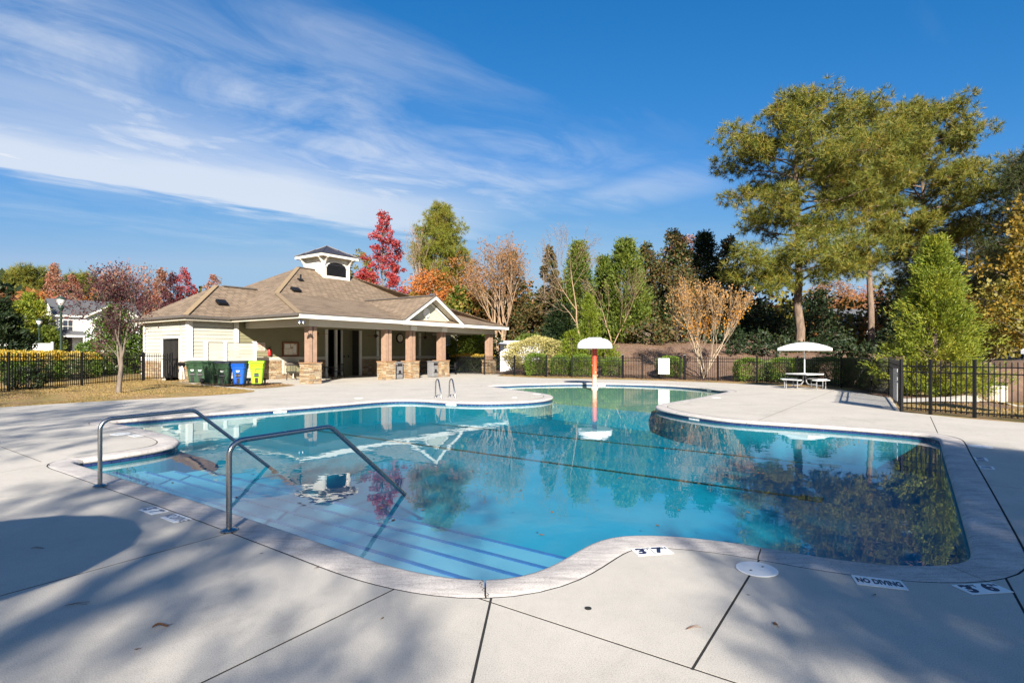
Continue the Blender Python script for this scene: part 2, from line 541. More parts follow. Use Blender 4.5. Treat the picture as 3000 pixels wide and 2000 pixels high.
t.links.new(c, b.inputs['Base Color'])
b.inputs['Roughness'].default_value = 0.92
b.inputs['Specular IOR Level'].default_value = 0.15
bp = N(t, 'ShaderNodeBump', inp={'Strength': 0.8, 'Distance': 0.02})
t.links.new(br.outputs['Fac'], bp.inputs['Height'])
bp.invert = True
t.links.new(bp.outputs[0], b.inputs['Normal'])
M['shingle'] = m

# ledge stone: tone drawn per stone
def stone_mat(name, use_island):
    m, t, b = new_mat(name)
    tcn = N(t, 'ShaderNodeTexCoord')
    if use_island:
        rnd = N(t, 'ShaderNodeNewGeometry').outputs['Random Per Island']
    else:
        rnd = N(t, 'ShaderNodeObjectInfo').outputs['Random']
    ge = N(t, 'ShaderNodeNewGeometry')
    nn = N(t, 'ShaderNodeTexNoise', inp={'Scale': 14.0, 'Detail': 6.0, 'Roughness': 0.7})
    t.links.new(ge.outputs['Position'], nn.inputs['Vector'])
    c = ramp(t, rnd, [(0.0, (0.35, 0.251, 0.144)), (0.18, (0.274, 0.179, 0.095)), (0.36, (0.395, 0.312, 0.205)), (0.52, (0.228, 0.179, 0.129)), (0.66, (0.426, 0.342, 0.236)),
                      (0.80, (0.304, 0.175, 0.0912)), (0.90, (0.205, 0.152, 0.106)), (1.0, (0.38, 0.274, 0.152))])
    c = mix_rgb(t, 1.0, c, ramp(t, nn.outputs[0], [(0.3, 0.62), (0.6, 1.1)]), 'MULTIPLY')
    t.links.new(c, b.inputs['Base Color'])
    b.inputs['Roughness'].default_value = 0.88
    b.inputs['Specular IOR Level'].default_value = 0.2
    bp = N(t, 'ShaderNodeBump', inp={'Strength': 0.7, 'Distance': 0.02})
    t.links.new(nn.outputs[0], bp.inputs['Height'])
    t.links.new(bp.outputs[0], b.inputs['Normal'])
    return m


M['stone'] = stone_mat('ledge_stone', False)
M['stone_mass'] = stone_mat('ledge_stone_wall', True)
M['mortar'] = simple('stone_mortar', (0.12, 0.085, 0.055), 0.95)

# the mushroom's pole: red fading to bare pink towards the water, dome's shadow painted at the top
m, t, b = new_mat('faded_red_pole_paint_dome_shade')
tcn = N(t, 'ShaderNodeTexCoord')
sp = N(t, 'ShaderNodeSeparateXYZ')
t.links.new(tcn.outputs['Object'], sp.inputs[0])
nn = N(t, 'ShaderNodeTexNoise', inp={'Scale': 7.0, 'Detail': 5.0})
t.links.new(tcn.outputs['Object'], nn.inputs['Vector'])
f = math_node(t, 'ADD', math_node(t, 'MULTIPLY', sp.outputs[2], 0.5), math_node(t, 'MULTIPLY', math_node(t, 'SUBTRACT', nn.outputs[0], 0.5), 0.10))
t.links.new(ramp(t, f, [(0.02, (0.66, 0.46, 0.38)), (0.20, (0.62, 0.36, 0.26)), (0.36, (0.60, 0.10, 0.035)), (0.62, (0.52, 0.06, 0.022)), (0.9, (0.42, 0.025, 0.03))]), b.inputs['Base Color'])
b.inputs['Roughness'].default_value = 0.45
M['pole_red'] = m

# water: clear body that takes out red with distance, mirror by Fresnel, slight ripples
m, t, b = new_mat('pool_water')
t.nodes.remove(b)
ge = N(t, 'ShaderNodeNewGeometry')
mp = N(t, 'ShaderNodeMapping')
mp.inputs['Scale'].default_value = (1.0, 1.0, 1.0)
t.links.new(ge.outputs['Position'], mp.inputs[0])
n1 = N(t, 'ShaderNodeTexNoise', inp={'Scale': 2.2, 'Detail': 2.0, 'Roughness': 0.5})
n2 = N(t, 'ShaderNodeTexNoise', inp={'Scale': 0.5, 'Detail': 2.0})
n3 = N(t, 'ShaderNodeTexNoise', inp={'Scale': 9.0, 'Detail': 1.0})
for n_ in (n1, n2, n3):
    t.links.new(mp.outputs[0], n_.inputs['Vector'])
calm = ramp(t, n2.outputs[0], [(0.38, 0.25), (0.62, 1.0)])
hh = math_node(t, 'MULTIPLY', math_node(t, 'ADD', n1.outputs[0], math_node(t, 'MULTIPLY', n3.outputs[0], 0.10)), calm)
bp = N(t, 'ShaderNodeBump', inp={'Strength': 0.13, 'Distance': 0.02})
t.links.new(hh, bp.inputs['Height'])
gl = N(t, 'ShaderNodeBsdfGlossy', inp={'Roughness': 0.0})
t.links.new(bp.outputs[0], gl.inputs['Normal'])
tr = N(t, 'ShaderNodeBsdfTransparent')
tr.inputs[0].default_value = (0.90, 0.985, 0.985, 1)
fr = N(t, 'ShaderNodeFresnel', inp={'IOR': 2.1})
t.links.new(bp.outputs[0], fr.inputs['Normal'])
ms = N(t, 'ShaderNodeMixShader')
front = math_node(t, 'SUBTRACT', 1.0, ge.outputs['Backfacing'])
t.links.new(math_node(t, 'MULTIPLY', fr.outputs[0], front), ms.inputs[0])
t.links.new(tr.outputs[0], ms.inputs[1])
t.links.new(gl.outputs[0], ms.inputs[2])
mo = t.nodes['Material Output']
t.links.new(ms.outputs[0], mo.inputs[0])
va = N(t, 'ShaderNodeVolumeAbsorption')
va.inputs['Color'].default_value = (0.0, 0.90, 0.95, 1)
va.inputs['Density'].default_value = 0.50
t.links.new(va.outputs[0], mo.inputs['Volume'])
M['water'] = m

M['lawn'] = ground_mat('dormant_lawn', [(0.28, (0.20, 0.115, 0.045)), (0.45, (0.26, 0.165, 0.065)), (0.60, (0.16, 0.135, 0.04)), (0.75, (0.30, 0.20, 0.085))], 0.8, 30)
M['mulch'] = ground_mat('pine_straw_mulch', [(0.3, (0.18, 0.095, 0.055)), (0.55, (0.25, 0.14, 0.085)), (0.75, (0.14, 0.075, 0.045))], 1.5, 22)
M['grass_blades'] = foliage('lawn_blades', [(0.16, 0.13, 0.03), (0.28, 0.19, 0.07), (0.34, 0.23, 0.10)], 0.2, patch=0.8)
M['litter'] = foliage('fallen_leaf_litter', [(0.20, 0.09, 0.03), (0.36, 0.20, 0.07), (0.42, 0.29, 0.13)], 0.1, patch=2)

FOL = {
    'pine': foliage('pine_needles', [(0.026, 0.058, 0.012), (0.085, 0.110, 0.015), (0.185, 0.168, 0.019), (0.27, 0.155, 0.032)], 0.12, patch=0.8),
    'pine_lit': foliage('sunlit_yellow_green_pine_needles', [(0.072, 0.126, 0.0216), (0.156, 0.186, 0.024), (0.228, 0.21, 0.0264), (0.264, 0.168, 0.036)], 0.3, patch=0.5),  # sunlit yellow put into the needle colour
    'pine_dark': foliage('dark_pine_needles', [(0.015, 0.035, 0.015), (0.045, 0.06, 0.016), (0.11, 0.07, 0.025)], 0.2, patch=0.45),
    'red': foliage('crimson_leaves', [(0.33, 0.035, 0.035), (0.42, 0.055, 0.035), (0.34, 0.045, 0.07), (0.50, 0.11, 0.04)], 0.4),
    'pinkred': foliage('rusty_pink_leaves', [(0.26, 0.095, 0.07), (0.34, 0.11, 0.06), (0.34, 0.19, 0.12), (0.24, 0.13, 0.08)], 0.35),
    'orange': foliage('orange_leaves', [(0.40, 0.105, 0.025), (0.52, 0.17, 0.035), (0.38, 0.15, 0.04), (0.24, 0.15, 0.03)], 0.4),
    'rust': foliage('rusty_brown_leaves', [(0.24, 0.095, 0.03), (0.32, 0.145, 0.045), (0.22, 0.13, 0.04)], 0.35),
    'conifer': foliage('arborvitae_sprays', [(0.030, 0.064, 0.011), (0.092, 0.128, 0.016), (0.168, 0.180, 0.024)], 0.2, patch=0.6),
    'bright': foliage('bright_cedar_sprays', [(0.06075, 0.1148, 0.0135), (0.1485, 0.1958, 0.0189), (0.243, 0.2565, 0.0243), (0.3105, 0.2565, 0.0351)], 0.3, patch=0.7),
    'dark': foliage('shade_darkened_evergreen_leaves', [(0.006, 0.0168, 0.0072), (0.015, 0.03, 0.0084), (0.036, 0.045, 0.012)], 0.15),  # shade of the pines overhead is put into this leaf colour
    'magnolia': foliage('magnolia_leaves', [(0.014, 0.036, 0.010), (0.035, 0.058, 0.014), (0.12, 0.070, 0.026), (0.05, 0.07, 0.018)], 0.15, rough=0.55, spec=0.25),
    'shrub': foliage('boxwood_leaves', [(0.045, 0.095, 0.012), (0.115, 0.185, 0.020), (0.20, 0.26, 0.035)], 0.25, patch=1.5),
    'holly': foliage('broad_hedge_leaves', [(0.030, 0.075, 0.012), (0.075, 0.125, 0.020), (0.15, 0.185, 0.03)], 0.25, rough=0.4, patch=1.2),
    'lime': foliage('lime_shrub_leaves', [(0.075, 0.125, 0.010), (0.155, 0.20, 0.016), (0.23, 0.25, 0.024)], 0.35, patch=1.0),
    'varieg': foliage('variegated_leaves', [(0.24, 0.24, 0.07), (0.38, 0.34, 0.12), (0.46, 0.40, 0.16), (0.16, 0.19, 0.05)], 0.3, patch=0.9),
    'yellow': foliage('yellow_hedge_tips', [(0.46, 0.30, 0.04), (0.56, 0.37, 0.05), (0.34, 0.29, 0.05)], 0.35, patch=1.0),
    'gold': foliage('golden_leaves', [(0.05, 0.06, 0.015), (0.15, 0.12, 0.02), (0.36, 0.22, 0.025), (0.09, 0.085, 0.018), (0.42, 0.24, 0.02)], 0.45, patch=0.9),
    'purple': foliage('plum_leaves', [(0.045, 0.016, 0.024), (0.080, 0.025, 0.032), (0.125, 0.045, 0.042)], 0.3, patch=1.2),
    'tan': foliage('crape_myrtle_seed_leaves', [(0.27, 0.135, 0.040), (0.36, 0.195, 0.060), (0.42, 0.25, 0.09)], 0.35, patch=0.8),
    'crape_orange': foliage('crape_myrtle_orange_leaves', [(0.50, 0.20, 0.02), (0.58, 0.27, 0.03)], 0.4, patch=0.8),
    'olive': foliage('olive_autumn_leaves', [(0.10, 0.115, 0.025), (0.20, 0.17, 0.03), (0.26, 0.22, 0.04)], 0.35),
}
M['bark_pine'] = bark('pine_bark', (0.20, 0.145, 0.108), (0.075, 0.053, 0.040), 3.0)
M['bark_grey'] = bark('grey_bark', (0.18, 0.145, 0.115), (0.085, 0.068, 0.055), 5.0)
M['bark_pale'] = bark('pale_bark', (0.36, 0.285, 0.20), (0.22, 0.165, 0.115), 5.0)
M['bark_tan'] = bark('tan_brown_bark', (0.30, 0.205, 0.13), (0.17, 0.115, 0.075), 5.0)
M['bark_dark'] = bark('dark_bark', (0.12, 0.09, 0.07), (0.05, 0.04, 0.032), 5.0)


# ---------------------------------------------------------------- pool outline (inner edge of the coping), traced and set down on the ground
POOL_PX = [(218, 1356), (260, 1368), (400, 1412), (532, 1452), (700, 1506), (955, 1591), (1125, 1648.5), (1253, 1678), (1338, 1691), (1397, 1697), (1485, 1693.5), (1563, 1676),
           (1625, 1649), (1676, 1619), (1731, 1587), (1795, 1566), (1880, 1563), (1965, 1566), (2093, 1578.7), (2200, 1593.5), (2340, 1618), (2468, 1638), (2595, 1652), (2723, 1655),
           (2786, 1652), (2829, 1644.6), (2850, 1632), (2855, 1619), (2848, 1594), (2825, 1515), (2794, 1412), (2767, 1328), (2757, 1290), (2746, 1279), (2691, 1269), (2512, 1254),
           (2334, 1242), (2190, 1233), (2110, 1226), (2008, 1212), (1940, 1198.6), (1921, 1191), (1926, 1185.5), (1945, 1181), (2042, 1164.6), (2110, 1151), (2132, 1146.5), (2124, 1142.5),
           (2093, 1139), (2038, 1133), (1940, 1127), (1804, 1123), (1690, 1122.3), (1576, 1124), (1491, 1126.5), (1440, 1128.5), (1428, 1131), (1467, 1135), (1508, 1141), (1576, 1150),
           (1610, 1155.5), (1620, 1161), (1610, 1167), (1576, 1172), (1508, 1176), (1406, 1177.6), (1304, 1175), (1236, 1171), (1168, 1170), (1100, 1173.5), (998, 1182), (827, 1195),
           (700, 1204), (612, 1210), (383, 1228), (305, 1234), (300, 1236), (325, 1239), (383, 1247), (459, 1264.6), (497, 1275), (522, 1285), (526, 1292), (510, 1303), (459, 1314), (383, 1326),
           (306, 1337), (230, 1346), (205, 1350)]
ctrl = np.array([g(*p) for p in POOL_PX])


def catmull(P, step):
    n = len(P)
    out = []
    for i in range(n):
        p0, p1, p2, p3 = P[i - 1], P[i], P[(i + 1) % n], P[(i + 2) % n]
        k = max(2, int(np.linalg.norm(p2 - p1) / step))
        for j in range(k):
            u = j / k
            out.append(0.5 * ((2 * p1) + (p2 - p0) * u + (2 * p0 - 5 * p1 + 4 * p2 - p3) * u * u + (3 * p1 - p0 - 3 * p2 + p3) * u ** 3))
    return np.array(out)


def resample(P, step):
    Q = np.vstack([P, P[:1]])
    d = np.r_[0, np.cumsum(np.linalg.norm(np.diff(Q, axis=0), axis=1))]
    n = int(d[-1] / step)
    s = np.linspace(0, d[-1], n, endpoint=False)
    return np.c_[np.interp(s, d, Q[:, 0]), np.interp(s, d, Q[:, 1])]


def smooth_loop(P, it):
    for _ in range(it):
        P = 0.25 * np.roll(P, 1, 0) + 0.5 * P + 0.25 * np.roll(P, -1, 0)
    return P


def area2(P):
    return float(np.sum(P[:, 0] * np.roll(P[:, 1], -1) - np.roll(P[:, 0], -1) * P[:, 1]))


POOL = smooth_loop(resample(catmull(ctrl, 0.1), 0.13), 3)
if area2(POOL) < 0:
    POOL = POOL[::-1].copy()
tan_ = smooth_loop(np.roll(POOL, -1, 0) - np.roll(POOL, 1, 0), 2)
tan_ /= np.linalg.norm(tan_, axis=1)[:, None]
NRM = np.c_[tan_[:, 1], -tan_[:, 0]]                    # outward, into the deck


def offset_pool(d):
    return POOL + NRM * d


def inside(poly, pts):
    """even-odd test of many points against one polygon"""
    x, y = pts[:, 0][:, None], pts[:, 1][:, None]
    x0, y0 = poly[:, 0][None], poly[:, 1][None]
    x1, y1 = np.roll(poly[:, 0], -1)[None], np.roll(poly[:, 1], -1)[None]
    with np.errstate(divide='ignore', invalid='ignore'):
        c = ((y0 > y) != (y1 > y)) & (x < (x1 - x0) * (y - y0) / (y1 - y0) + x0)
    return c.sum(1) % 2 == 1


def cdt(loops, segs=(), pts=None):
    vs, es = [], []
    for L in loops:
        b = len(vs)
        vs += [Vector((float(p[0]), float(p[1]))) for p in L]
        es += [(b + i, b + (i + 1) % len(L)) for i in range(len(L))]
    for a, c in segs:
        b = len(vs)
        vs += [Vector((float(a[0]), float(a[1]))), Vector((float(c[0]), float(c[1])))]
        es.append((b, b + 1))
    if pts is not None:
        vs += [Vector((float(p[0]), float(p[1]))) for p in pts]
    r = delaunay_2d_cdt(vs, es, [], 0, 1e-5)
    return np.array([tuple(v) for v in r[0]]), np.array([tuple(f) for f in r[2]], dtype=int)


# coping: outer line of the ring, kept clean where the deck is narrow
COPW = 0.34
COPOUT = smooth_loop(offset_pool(COPW), 2)

# ---------------------------------------------------------------- deck outline
fence_px = [(1450, 1098), (1601, 1105), (1755, 1108), (1826, 1109), (1881, 1111), (1992, 1113.7), (2102, 1117), (2218, 1122), (2337, 1127), (2464, 1136), (2552, 1151), (2606, 1160)]
fence_pts = [g(*p) for p in fence_px]
GATE_A = fence_pts[-1]
GATE_B = g(2641, 1205)
RF_END = GATE_B + (g(3000, 1235) - GATE_B) * 3.0
lawn_px = [(0, 1193), (175, 1182), (351, 1172), (500, 1164.5), (596, 1159.5), (701, 1152.5), (740, 1148), (751, 1144.5), (719, 1140), (640, 1131), (540, 1122), (452, 1116)]
path_px = [(505, 1115), (560, 1120.5), (640, 1129), (752, 1139), (820, 1134), (874, 1128), (840, 1124), (800, 1121), (778, 1119)]
deck_outer = [(-16.0, -9.0), (-15.5, 2.0), (-15.7, 10.0)] + [tuple(g(*p)) for p in lawn_px] + [tuple(g(*p)) for p in path_px]
deck_outer += [W(-0.5, 6.35), W(18.8, 6.35), W(18.8, 4.5), W(16.6, 2.2), W(16.2, -0.4)]
deck_outer += [tuple(g(*p)) for p in [(1455, 1101), (1601, 1107.5), (1755, 1110.5), (1881, 1113.5), (1992, 1117), (2102, 1120.7), (2213, 1126), (2337, 1132), (2464, 1142), (2552, 1156), (2600, 1164)]]
deck_outer += [tuple(GATE_A + (GATE_B - GATE_A) * 0.12), tuple(GATE_B + np.array([-0.08, -0.06])), tuple(g(2820, 1224.5)), tuple(g(2999, 1238)), tuple(RF_END - 0.1), (18.0, -9.0)]
deck_outer = np.array(deck_outer)
do_c = [deck_outer[i] for i in range(len(deck_outer))]
dense = []
for i in range(len(do_c)):
    a, c = do_c[i], do_c[(i + 1) % len(do_c)]
    k = max(1, int(np.linalg.norm(c - a) / 0.9))
    dense += [a + (c - a) * j / k for j in range(k)]
DECK = np.array(dense)

# joints between the slabs, traced
def strip(a, c, w=0.008):
    a, c = np.asarray(a, float), np.asarray(c, float)
    d = (c - a) / np.linalg.norm(c - a)
    n = np.array([-d[1], d[0]]) * w
    return np.array([a - n, c - n, c + n, a + n])


def toward(p, q, d0, d1):
    a, c = g(*p), g(*q)
    d = (c - a) / np.linalg.norm(c - a)
    return strip(a - d * d0, c + d * d1)


JOINTS = [toward((1436, 1762), (2029, 1957), 0.10, 9.0), toward((2244, 1606), (2030, 1955), 0.36, 0.02), toward((1437, 1760), (1383, 2000), 0.45, 5.0), toward((1158, 1723), (587, 2000), 0.35, 5.0),
          toward((624, 1573), (172, 1697), 0.6, 8.0), toward((103, 1345), (0, 1306.7), 0.3, 8.0), toward((2950, 1699), (3000, 1790), 0.5, 8.0), toward((2896, 1419), (3000, 1431), 0.02, 8.0),
          toward((2218, 1232), (2423, 1151), 0.5, 6.0), toward((2727, 1223), (2745, 1263), 0.3, 0.3), toward((111, 1364), (0, 1383), 0.2, 6.0), toward((290, 1425), (0, 1462), 0.3, 6.0)]
for k, (px, py) in enumerate([(1000, 1160), (1330, 1140), (760, 1165), (520, 1190)]):
    a = g(px, py)
    JOINTS.append(strip(a - UU * 3.2, a + UU * (2.4 if k != 1 else 5.0)))

V2, T2 = cdt([DECK, COPOUT] + JOINTS)
cen = V2[T2].mean(1)
in_deck = inside(DECK, cen) & ~inside(COPOUT, cen)
in_joint = np.zeros(len(T2), bool)
for J in JOINTS:
    in_joint |= inside(J, cen)


def sheet(V, T, z0, thick, name, mat, parent=None):
    """triangles T as a slab: top at z0 and sides round its rim"""
    used, inv = np.unique(T, return_inverse=True)
    T = inv.reshape(T.shape)
    P = V[used]
    a = P[T]
    flip = ((a[:, 1, 0] - a[:, 0, 0]) * (a[:, 2, 1] - a[:, 0, 1]) - (a[:, 1, 1] - a[:, 0, 1]) * (a[:, 2, 0] - a[:, 0, 0])) < 0
    T[flip] = T[flip][:, ::-1]
    verts = [(p[0], p[1], z0) for p in P]
    faces = [tuple(int(i) for i in q) for q in T]
    if thick:
        cnt = {}
        for q in faces:
            for i in range(3):
                e = (q[i], q[(i + 1) % 3])
                cnt[e] = cnt.get(e, 0) + 1
        low = {}
        for (i, j) in [e for e in cnt if (e[1], e[0]) not in cnt]:
            for k in (i, j):
                if k not in low:
                    low[k] = len(verts)
                    verts.append((P[k][0], P[k][1], z0 - thick))
            faces.append((j, i, low[i], low[j]))
    mb = MB()
    mb.v, mb.f = verts, faces
    return mb.build(name, mat, parent, fix=False)


deck = link('pool_deck', None)
deck['kind'] = 'structure'
# slabs: groups of triangles connected without crossing a joint
keep = np.where(in_deck & ~in_joint)[0]
edge_of = {}
par = {int(i): int(i) for i in keep}


def find(i):
    while par[i] != i:
        par[i] = par[par[i]]
        i = par[i]
    return i


for i in keep:
    q = T2[i]
    for k in range(3):
        e = tuple(sorted((int(q[k]), int(q[(k + 1) % 3]))))
        if e in edge_of:
            par[find(int(i))] = find(edge_of[e])
        else:
            edge_of[e] = int(i)
slabs = {}
for i in keep:
    slabs.setdefault(find(int(i)), []).append(i)
for ids in slabs.values():
    sheet(V2, T2[ids], 0.0, 0.05, 'slab', M['deck'], deck)
sheet(V2, T2[np.where(in_deck)[0]], -0.002, 0, 'joint_filler', M['joint'], deck)

# ---------------------------------------------------------------- the pool itself
pool = link('swimming_pool', None)
pool['kind'] = 'structure'
WZ = -0.115                                             # water level
prof = [(COPW - 0.013, -0.05), (COPW - 0.013, -0.005), (COPW - 0.034, -0.0005), (COPW - 0.06, 0.002), (0.05, 0.004), (0.015, -0.004), (-0.008, -0.024), (-0.014, -0.048), (-0.004, -0.068), (0.035, -0.076)]
nP = len(POOL)
# coping in cast lengths with joints between them
cop_px = [(1433, 1700), (2240, 1604), (2790, 1652), (955, 1591), (532, 1452), (240, 1345), (2757, 1290), (2190, 1233), (1925, 1190), (2120, 1146), (1690, 1122), (1430, 1130), (1615, 1165), (1304, 1175), (998, 1182), (612, 1210), (305, 1235), (526, 1290)]
cuts = sorted({int(np.argmin(((POOL - g(*p)) ** 2).sum(1))) for p in cop_px})
CO_D = [offset_pool(p[0]) if p[0] < COPW - 0.05 else smooth_loop(offset_pool(COPW), 2) - NRM * (COPW - p[0]) for p in prof]
for a, c in zip(cuts, cuts[1:] + [cuts[0] + nP]):
    idx = [i % nP for i in range(a, c + 1)]
    vs, fs, kk = [], [], len(prof)
    for q, i in enumerate(idx):
        s_ = 0.0
        if q == 0:
            s_ = 0.006
        if q == len(idx) - 1:
            s_ = -0.006
        for j in range(kk):
            p = CO_D[j][i] + tan_[i] * s_
            vs.append((p[0], p[1], prof[j][1]))
    for q in range(len(idx) - 1):
        for j in range(kk - 1):
            b0 = q * kk + j
            fs.append((b0, b0 + 1, b0 + kk + 1, b0 + kk))
    fs.append(tuple(range(kk)))
    fs.append(tuple(reversed(range((len(idx) - 1) * kk, len(idx) * kk))))
    mb = MB()
    mb.v, mb.f = vs, fs
    mb.build('coping_stone', M['coping'], pool, smooth=True)

# dark bed under the coping ring, so that the joints in it show no hole
mb = MB()
o1, o2 = CO_D[0], offset_pool(0.03)
for i in range(nP):
    j = (i + 1) % nP
    mb.poly([(*o1[i], -0.05), (*o1[j], -0.05), (*o2[j], -0.05), (*o2[i], -0.05)])
o3, o4 = COPOUT + NRM * .004, CO_D[0] - NRM * .004
for i in range(nP):
    j = (i + 1) % nP
    mb.poly([(*o3[i], -0.0025), (*o3[j], -0.0025), (*o4[j], -0.0025), (*o4[i], -0.0025)])
mb.build('coping_bed', M['joint'], pool, fix=False)

# floor: steps along the near edge, a wading shelf at the far end, the deep part
A0 = g(532, 1452)
STEP_T = [0.47, 0.90, 1.33, 1.80]
STEP_Z = [-0.20, -0.27, -0.34, -0.41]
FLOOR_Z, SHELF_Z = -0.78, -0.22
tip_l, tip_r = g(1612, 1163), g(1924, 1189)
WALLP = offset_pool(0.02)
sl = [(A0 + VV * 3.2 + UU * tt, A0 - VV * 6.2 + UU * tt) for tt in STEP_T]
V3, T3 = cdt([WALLP], sl + [(tip_l - (tip_r - tip_l) * 0.1, tip_r + (tip_r - tip_l) * 0.1)])
c3 = V3[T3].mean(1)
T3 = T3[inside(WALLP, c3)]
c3 = V3[T3].mean(1)
tt3 = (c3 - A0) @ UU
ss3 = (c3 - A0) @ (-VV)
dline = tip_r - tip_l
shelf = ((c3[:, 0] - tip_l[0]) * dline[1] - (c3[:, 1] - tip_l[1]) * dline[0]) < 0
steps_zone = (ss3 < 6.2) & (ss3 > -3.2) & (tt3 < STEP_T[-1])
level = np.full(len(T3), FLOOR_Z)
level[shelf & (c3[:, 1] > 15)] = SHELF_Z
for k in range(3, -1, -1):
    level[steps_zone & (tt3 < STEP_T[k])] = STEP_Z[k]
mb = MB()
edges = {}
for q, z in zip(T3, level):
    for i in range(3):
        edges.setdefault(tuple(sorted((int(q[i]), int(q[(i + 1) % 3])))), []).append(z)
for zv, nm in [(FLOOR_Z, 'pool_floor'), (SHELF_Z, 'wading_shelf')] + [(z, 'step') for z in STEP_Z]:
    sel = np.where(np.abs(level - zv) < 1e-6)[0]
    if len(sel):
        sheet(V3, T3[sel].copy(), zv, 0, nm, M[{'step': 'step_plaster', 'wading_shelf': 'shelf_plaster'}.get(nm, 'plaster')], pool)
rise = MB()
for (i, j), zs in edges.items():
    if len(zs) == 2 and abs(zs[0] - zs[1]) > 1e-6:
        z0, z1 = min(zs), max(zs)
        rise.poly([(*V3[i], z0), (*V3[j], z0), (*V3[j], z1), (*V3[i], z1)])
rise.build('riser', M['step_plaster'], pool, fix=False)
wl = MB()
for i in range(nP):
    j = (i + 1) % nP
    wl.poly([(*WALLP[i], -0.06), (*WALLP[j], -0.06), (*WALLP[j], FLOOR_Z), (*WALLP[i], FLOOR_Z)])
wl.build('pool_wall', M['plaster'], pool, smooth=True, fix=False)
# waterline tiles: a band of small tiles, too small to pick apart
tb, tw = MB(), MB()
TB0 = offset_pool(0.012)
run = 0.0
for i in range(nP):
    j = (i + 1) % nP
    d = TB0[j] - TB0[i]
    mbx = tw if (i % 47) in (0, 1, 2) else tb
    p0, p1 = TB0[i] + d * 0.03, TB0[j] - d * 0.03
    for za, zb in ((-0.080, -0.122),):
        mbx.poly([(*p0, zb), (*p1, zb), (*p1, za), (*p0, za)])
for mbx, nm, mm in ((tb, 'waterline_tiles', 'band'), (tw, 'marker_tiles', 'band_white')):
    o = mbx.build(nm, M[mm], pool, fix=False)
    o['kind'] = 'stuff'
# blue nosing tiles on the steps, each one laid on its own
tile_me = None
for tt_, zt in zip(STEP_T, STEP_Z):
    s0 = -3.0
    while s0 < 6.1:
        p = A0 - VV * s0 + UU * (tt_ - 0.035)
        q = A0 - VV * s0 + UU * (tt_ + 0.12)
        if inside(offset_pool(-0.06), np.array([p]))[0] and inside(offset_pool(-0.02), np.array([q]))[0]:
            if tile_me is None:
                tl = MB().box((0, 0, 0), (0.148, 0.050, 0.008)).build('tile', M['steptile'], pool)
                tile_me = tl.data
            else:
                tl = link('tile', tile_me, pool)
            tl.location = (p[0], p[1], zt + 0.005)
            tl.rotation_euler = (0, 0, math.atan2(-VV[1], -VV[0]))
        s0 += 0.153
# lane lines on the floor, with a cross at the far end and a square pad at the near end
for (l, r, pad) in (((1015, 1214), (2428, 1363), 0.36), ((789, 1242), (2365, 1459), 0.34)):
    a, c = g(*l, z=FLOOR_Z), g(*r, z=FLOOR_Z)
    d = (c - a) / np.linalg.norm(c - a)
    n = np.array([-d[1], d[0]])
    mb = MB()
    z = FLOOR_Z + 0.003
    mb.box((*((a + c) / 2), z), (np.linalg.norm(c - a), 0.115, 0.006), rz=math.atan2(d[1], d[0]))
    mb.box((*(a + d * 0.05), z + 0.002), (0.11, 0.75, 0.006), rz=math.atan2(d[1], d[0]))
    mb.box((*(c + d * 0.05), z + 0.002), (0.34, pad, 0.006), rz=math.atan2(d[1], d[0]))
    mb.build('lane_line', M['lane'], pool)

# water: a closed body, so that its colour deepens with the way through it
mb = MB()
inn = offset_pool(0.016)
V4, T4 = cdt([inn])
T4 = T4[inside(inn, V4[T4].mean(1))]
b_ = sheet(V4, T4.copy(), WZ, FLOOR_Z * -1 + WZ + 0.15, 'water', M['water'])
bm = bmesh.new()
bm.from_mesh(b_.data)
rim = [e for e in bm.edges if len(e.link_faces) == 1]
bmesh.ops.triangle_fill(bm, edges=rim, use_beauty=True)
bmesh.ops.recalc_face_normals(bm, faces=bm.faces)
bm.to_mesh(b_.data)
bm.free()
b_['kind'] = 'structure'

# ---------------------------------------------------------------- terrain
CP = []


def cp(x, y, z):
    CP.append((x, y, z))


for p in DECK[::3]:
    cp(p[0], p[1], 0.0)
for p in ((0, 1152), (120, 1141), (240, 1130), (330, 1122), (419, 1115)):
    q = g(*p, z=0.22)
    cp(q[0], q[1], 0.22)
for p in ((-14.0, 19.7, 0.15), (-15.5, 23.0, 0.22), (-17, 21, 0.2), (-24, 22, 0.3), (-28, 32, 0.5), (-24, 40, 0.8), (-33, 50, 1.0), (-48, 75, 1.7), (-62, 75, 1.7), (-40, 62, 1.4), (-70, 110, 3.0),
          (-35, 110, 3.0), (-45, 30, 0.6), (0, 64, 2.9), (14, 70, 3.0), (-18, 75, 2.4), (16.5, 20.0, 0.05), (15.2, 20, 0.0), (21, 24, -0.52), (17.6, 19.8, -0.38), (18.6, 21.2, -0.44), (19.4, 23, -0.48), (20.3, 22.4, -0.47), (17.0, 17.2, -0.30), (15.9, 15.4, -0.18), (16, 16, -0.12), (19, 15.5, -0.35), (15.5, 12, -0.08),
          (26, 24, -0.7), (34, 34, -0.6), (24, 31, 0.1), (22, 38, 0.95), (28, 42, 1.0), (28, 52, 1.5), (43, 70, 2.1), (60, 60, 1.0), (50, 30, -0.8), (40, 15, -0.8), (25, 5, -0.5), (30, -20, 0), (0, -14, 0), (-25, -15, 0),
          (-22, 5, 0.1), (-40, 5, 0.3), (0, -60, 0), (100, 100, 3), (0, 150, 4), (-100, 150, 4), (150, 0, 0), (-150, 0, 1), (0, -150, 0)):
    cp(*p)
for lx, ly, z in ((-2.9, 6.0, 0.22), (-3.2, 9, 0.25), (-3.4, 13, 0.3), (2, 18.5, 0.6), (10, 18.5, 1.2), (19, 18, 1.8), (20, 8, 0.6), (21, 12, 1.2)):
    cp(*W(lx, ly), z)
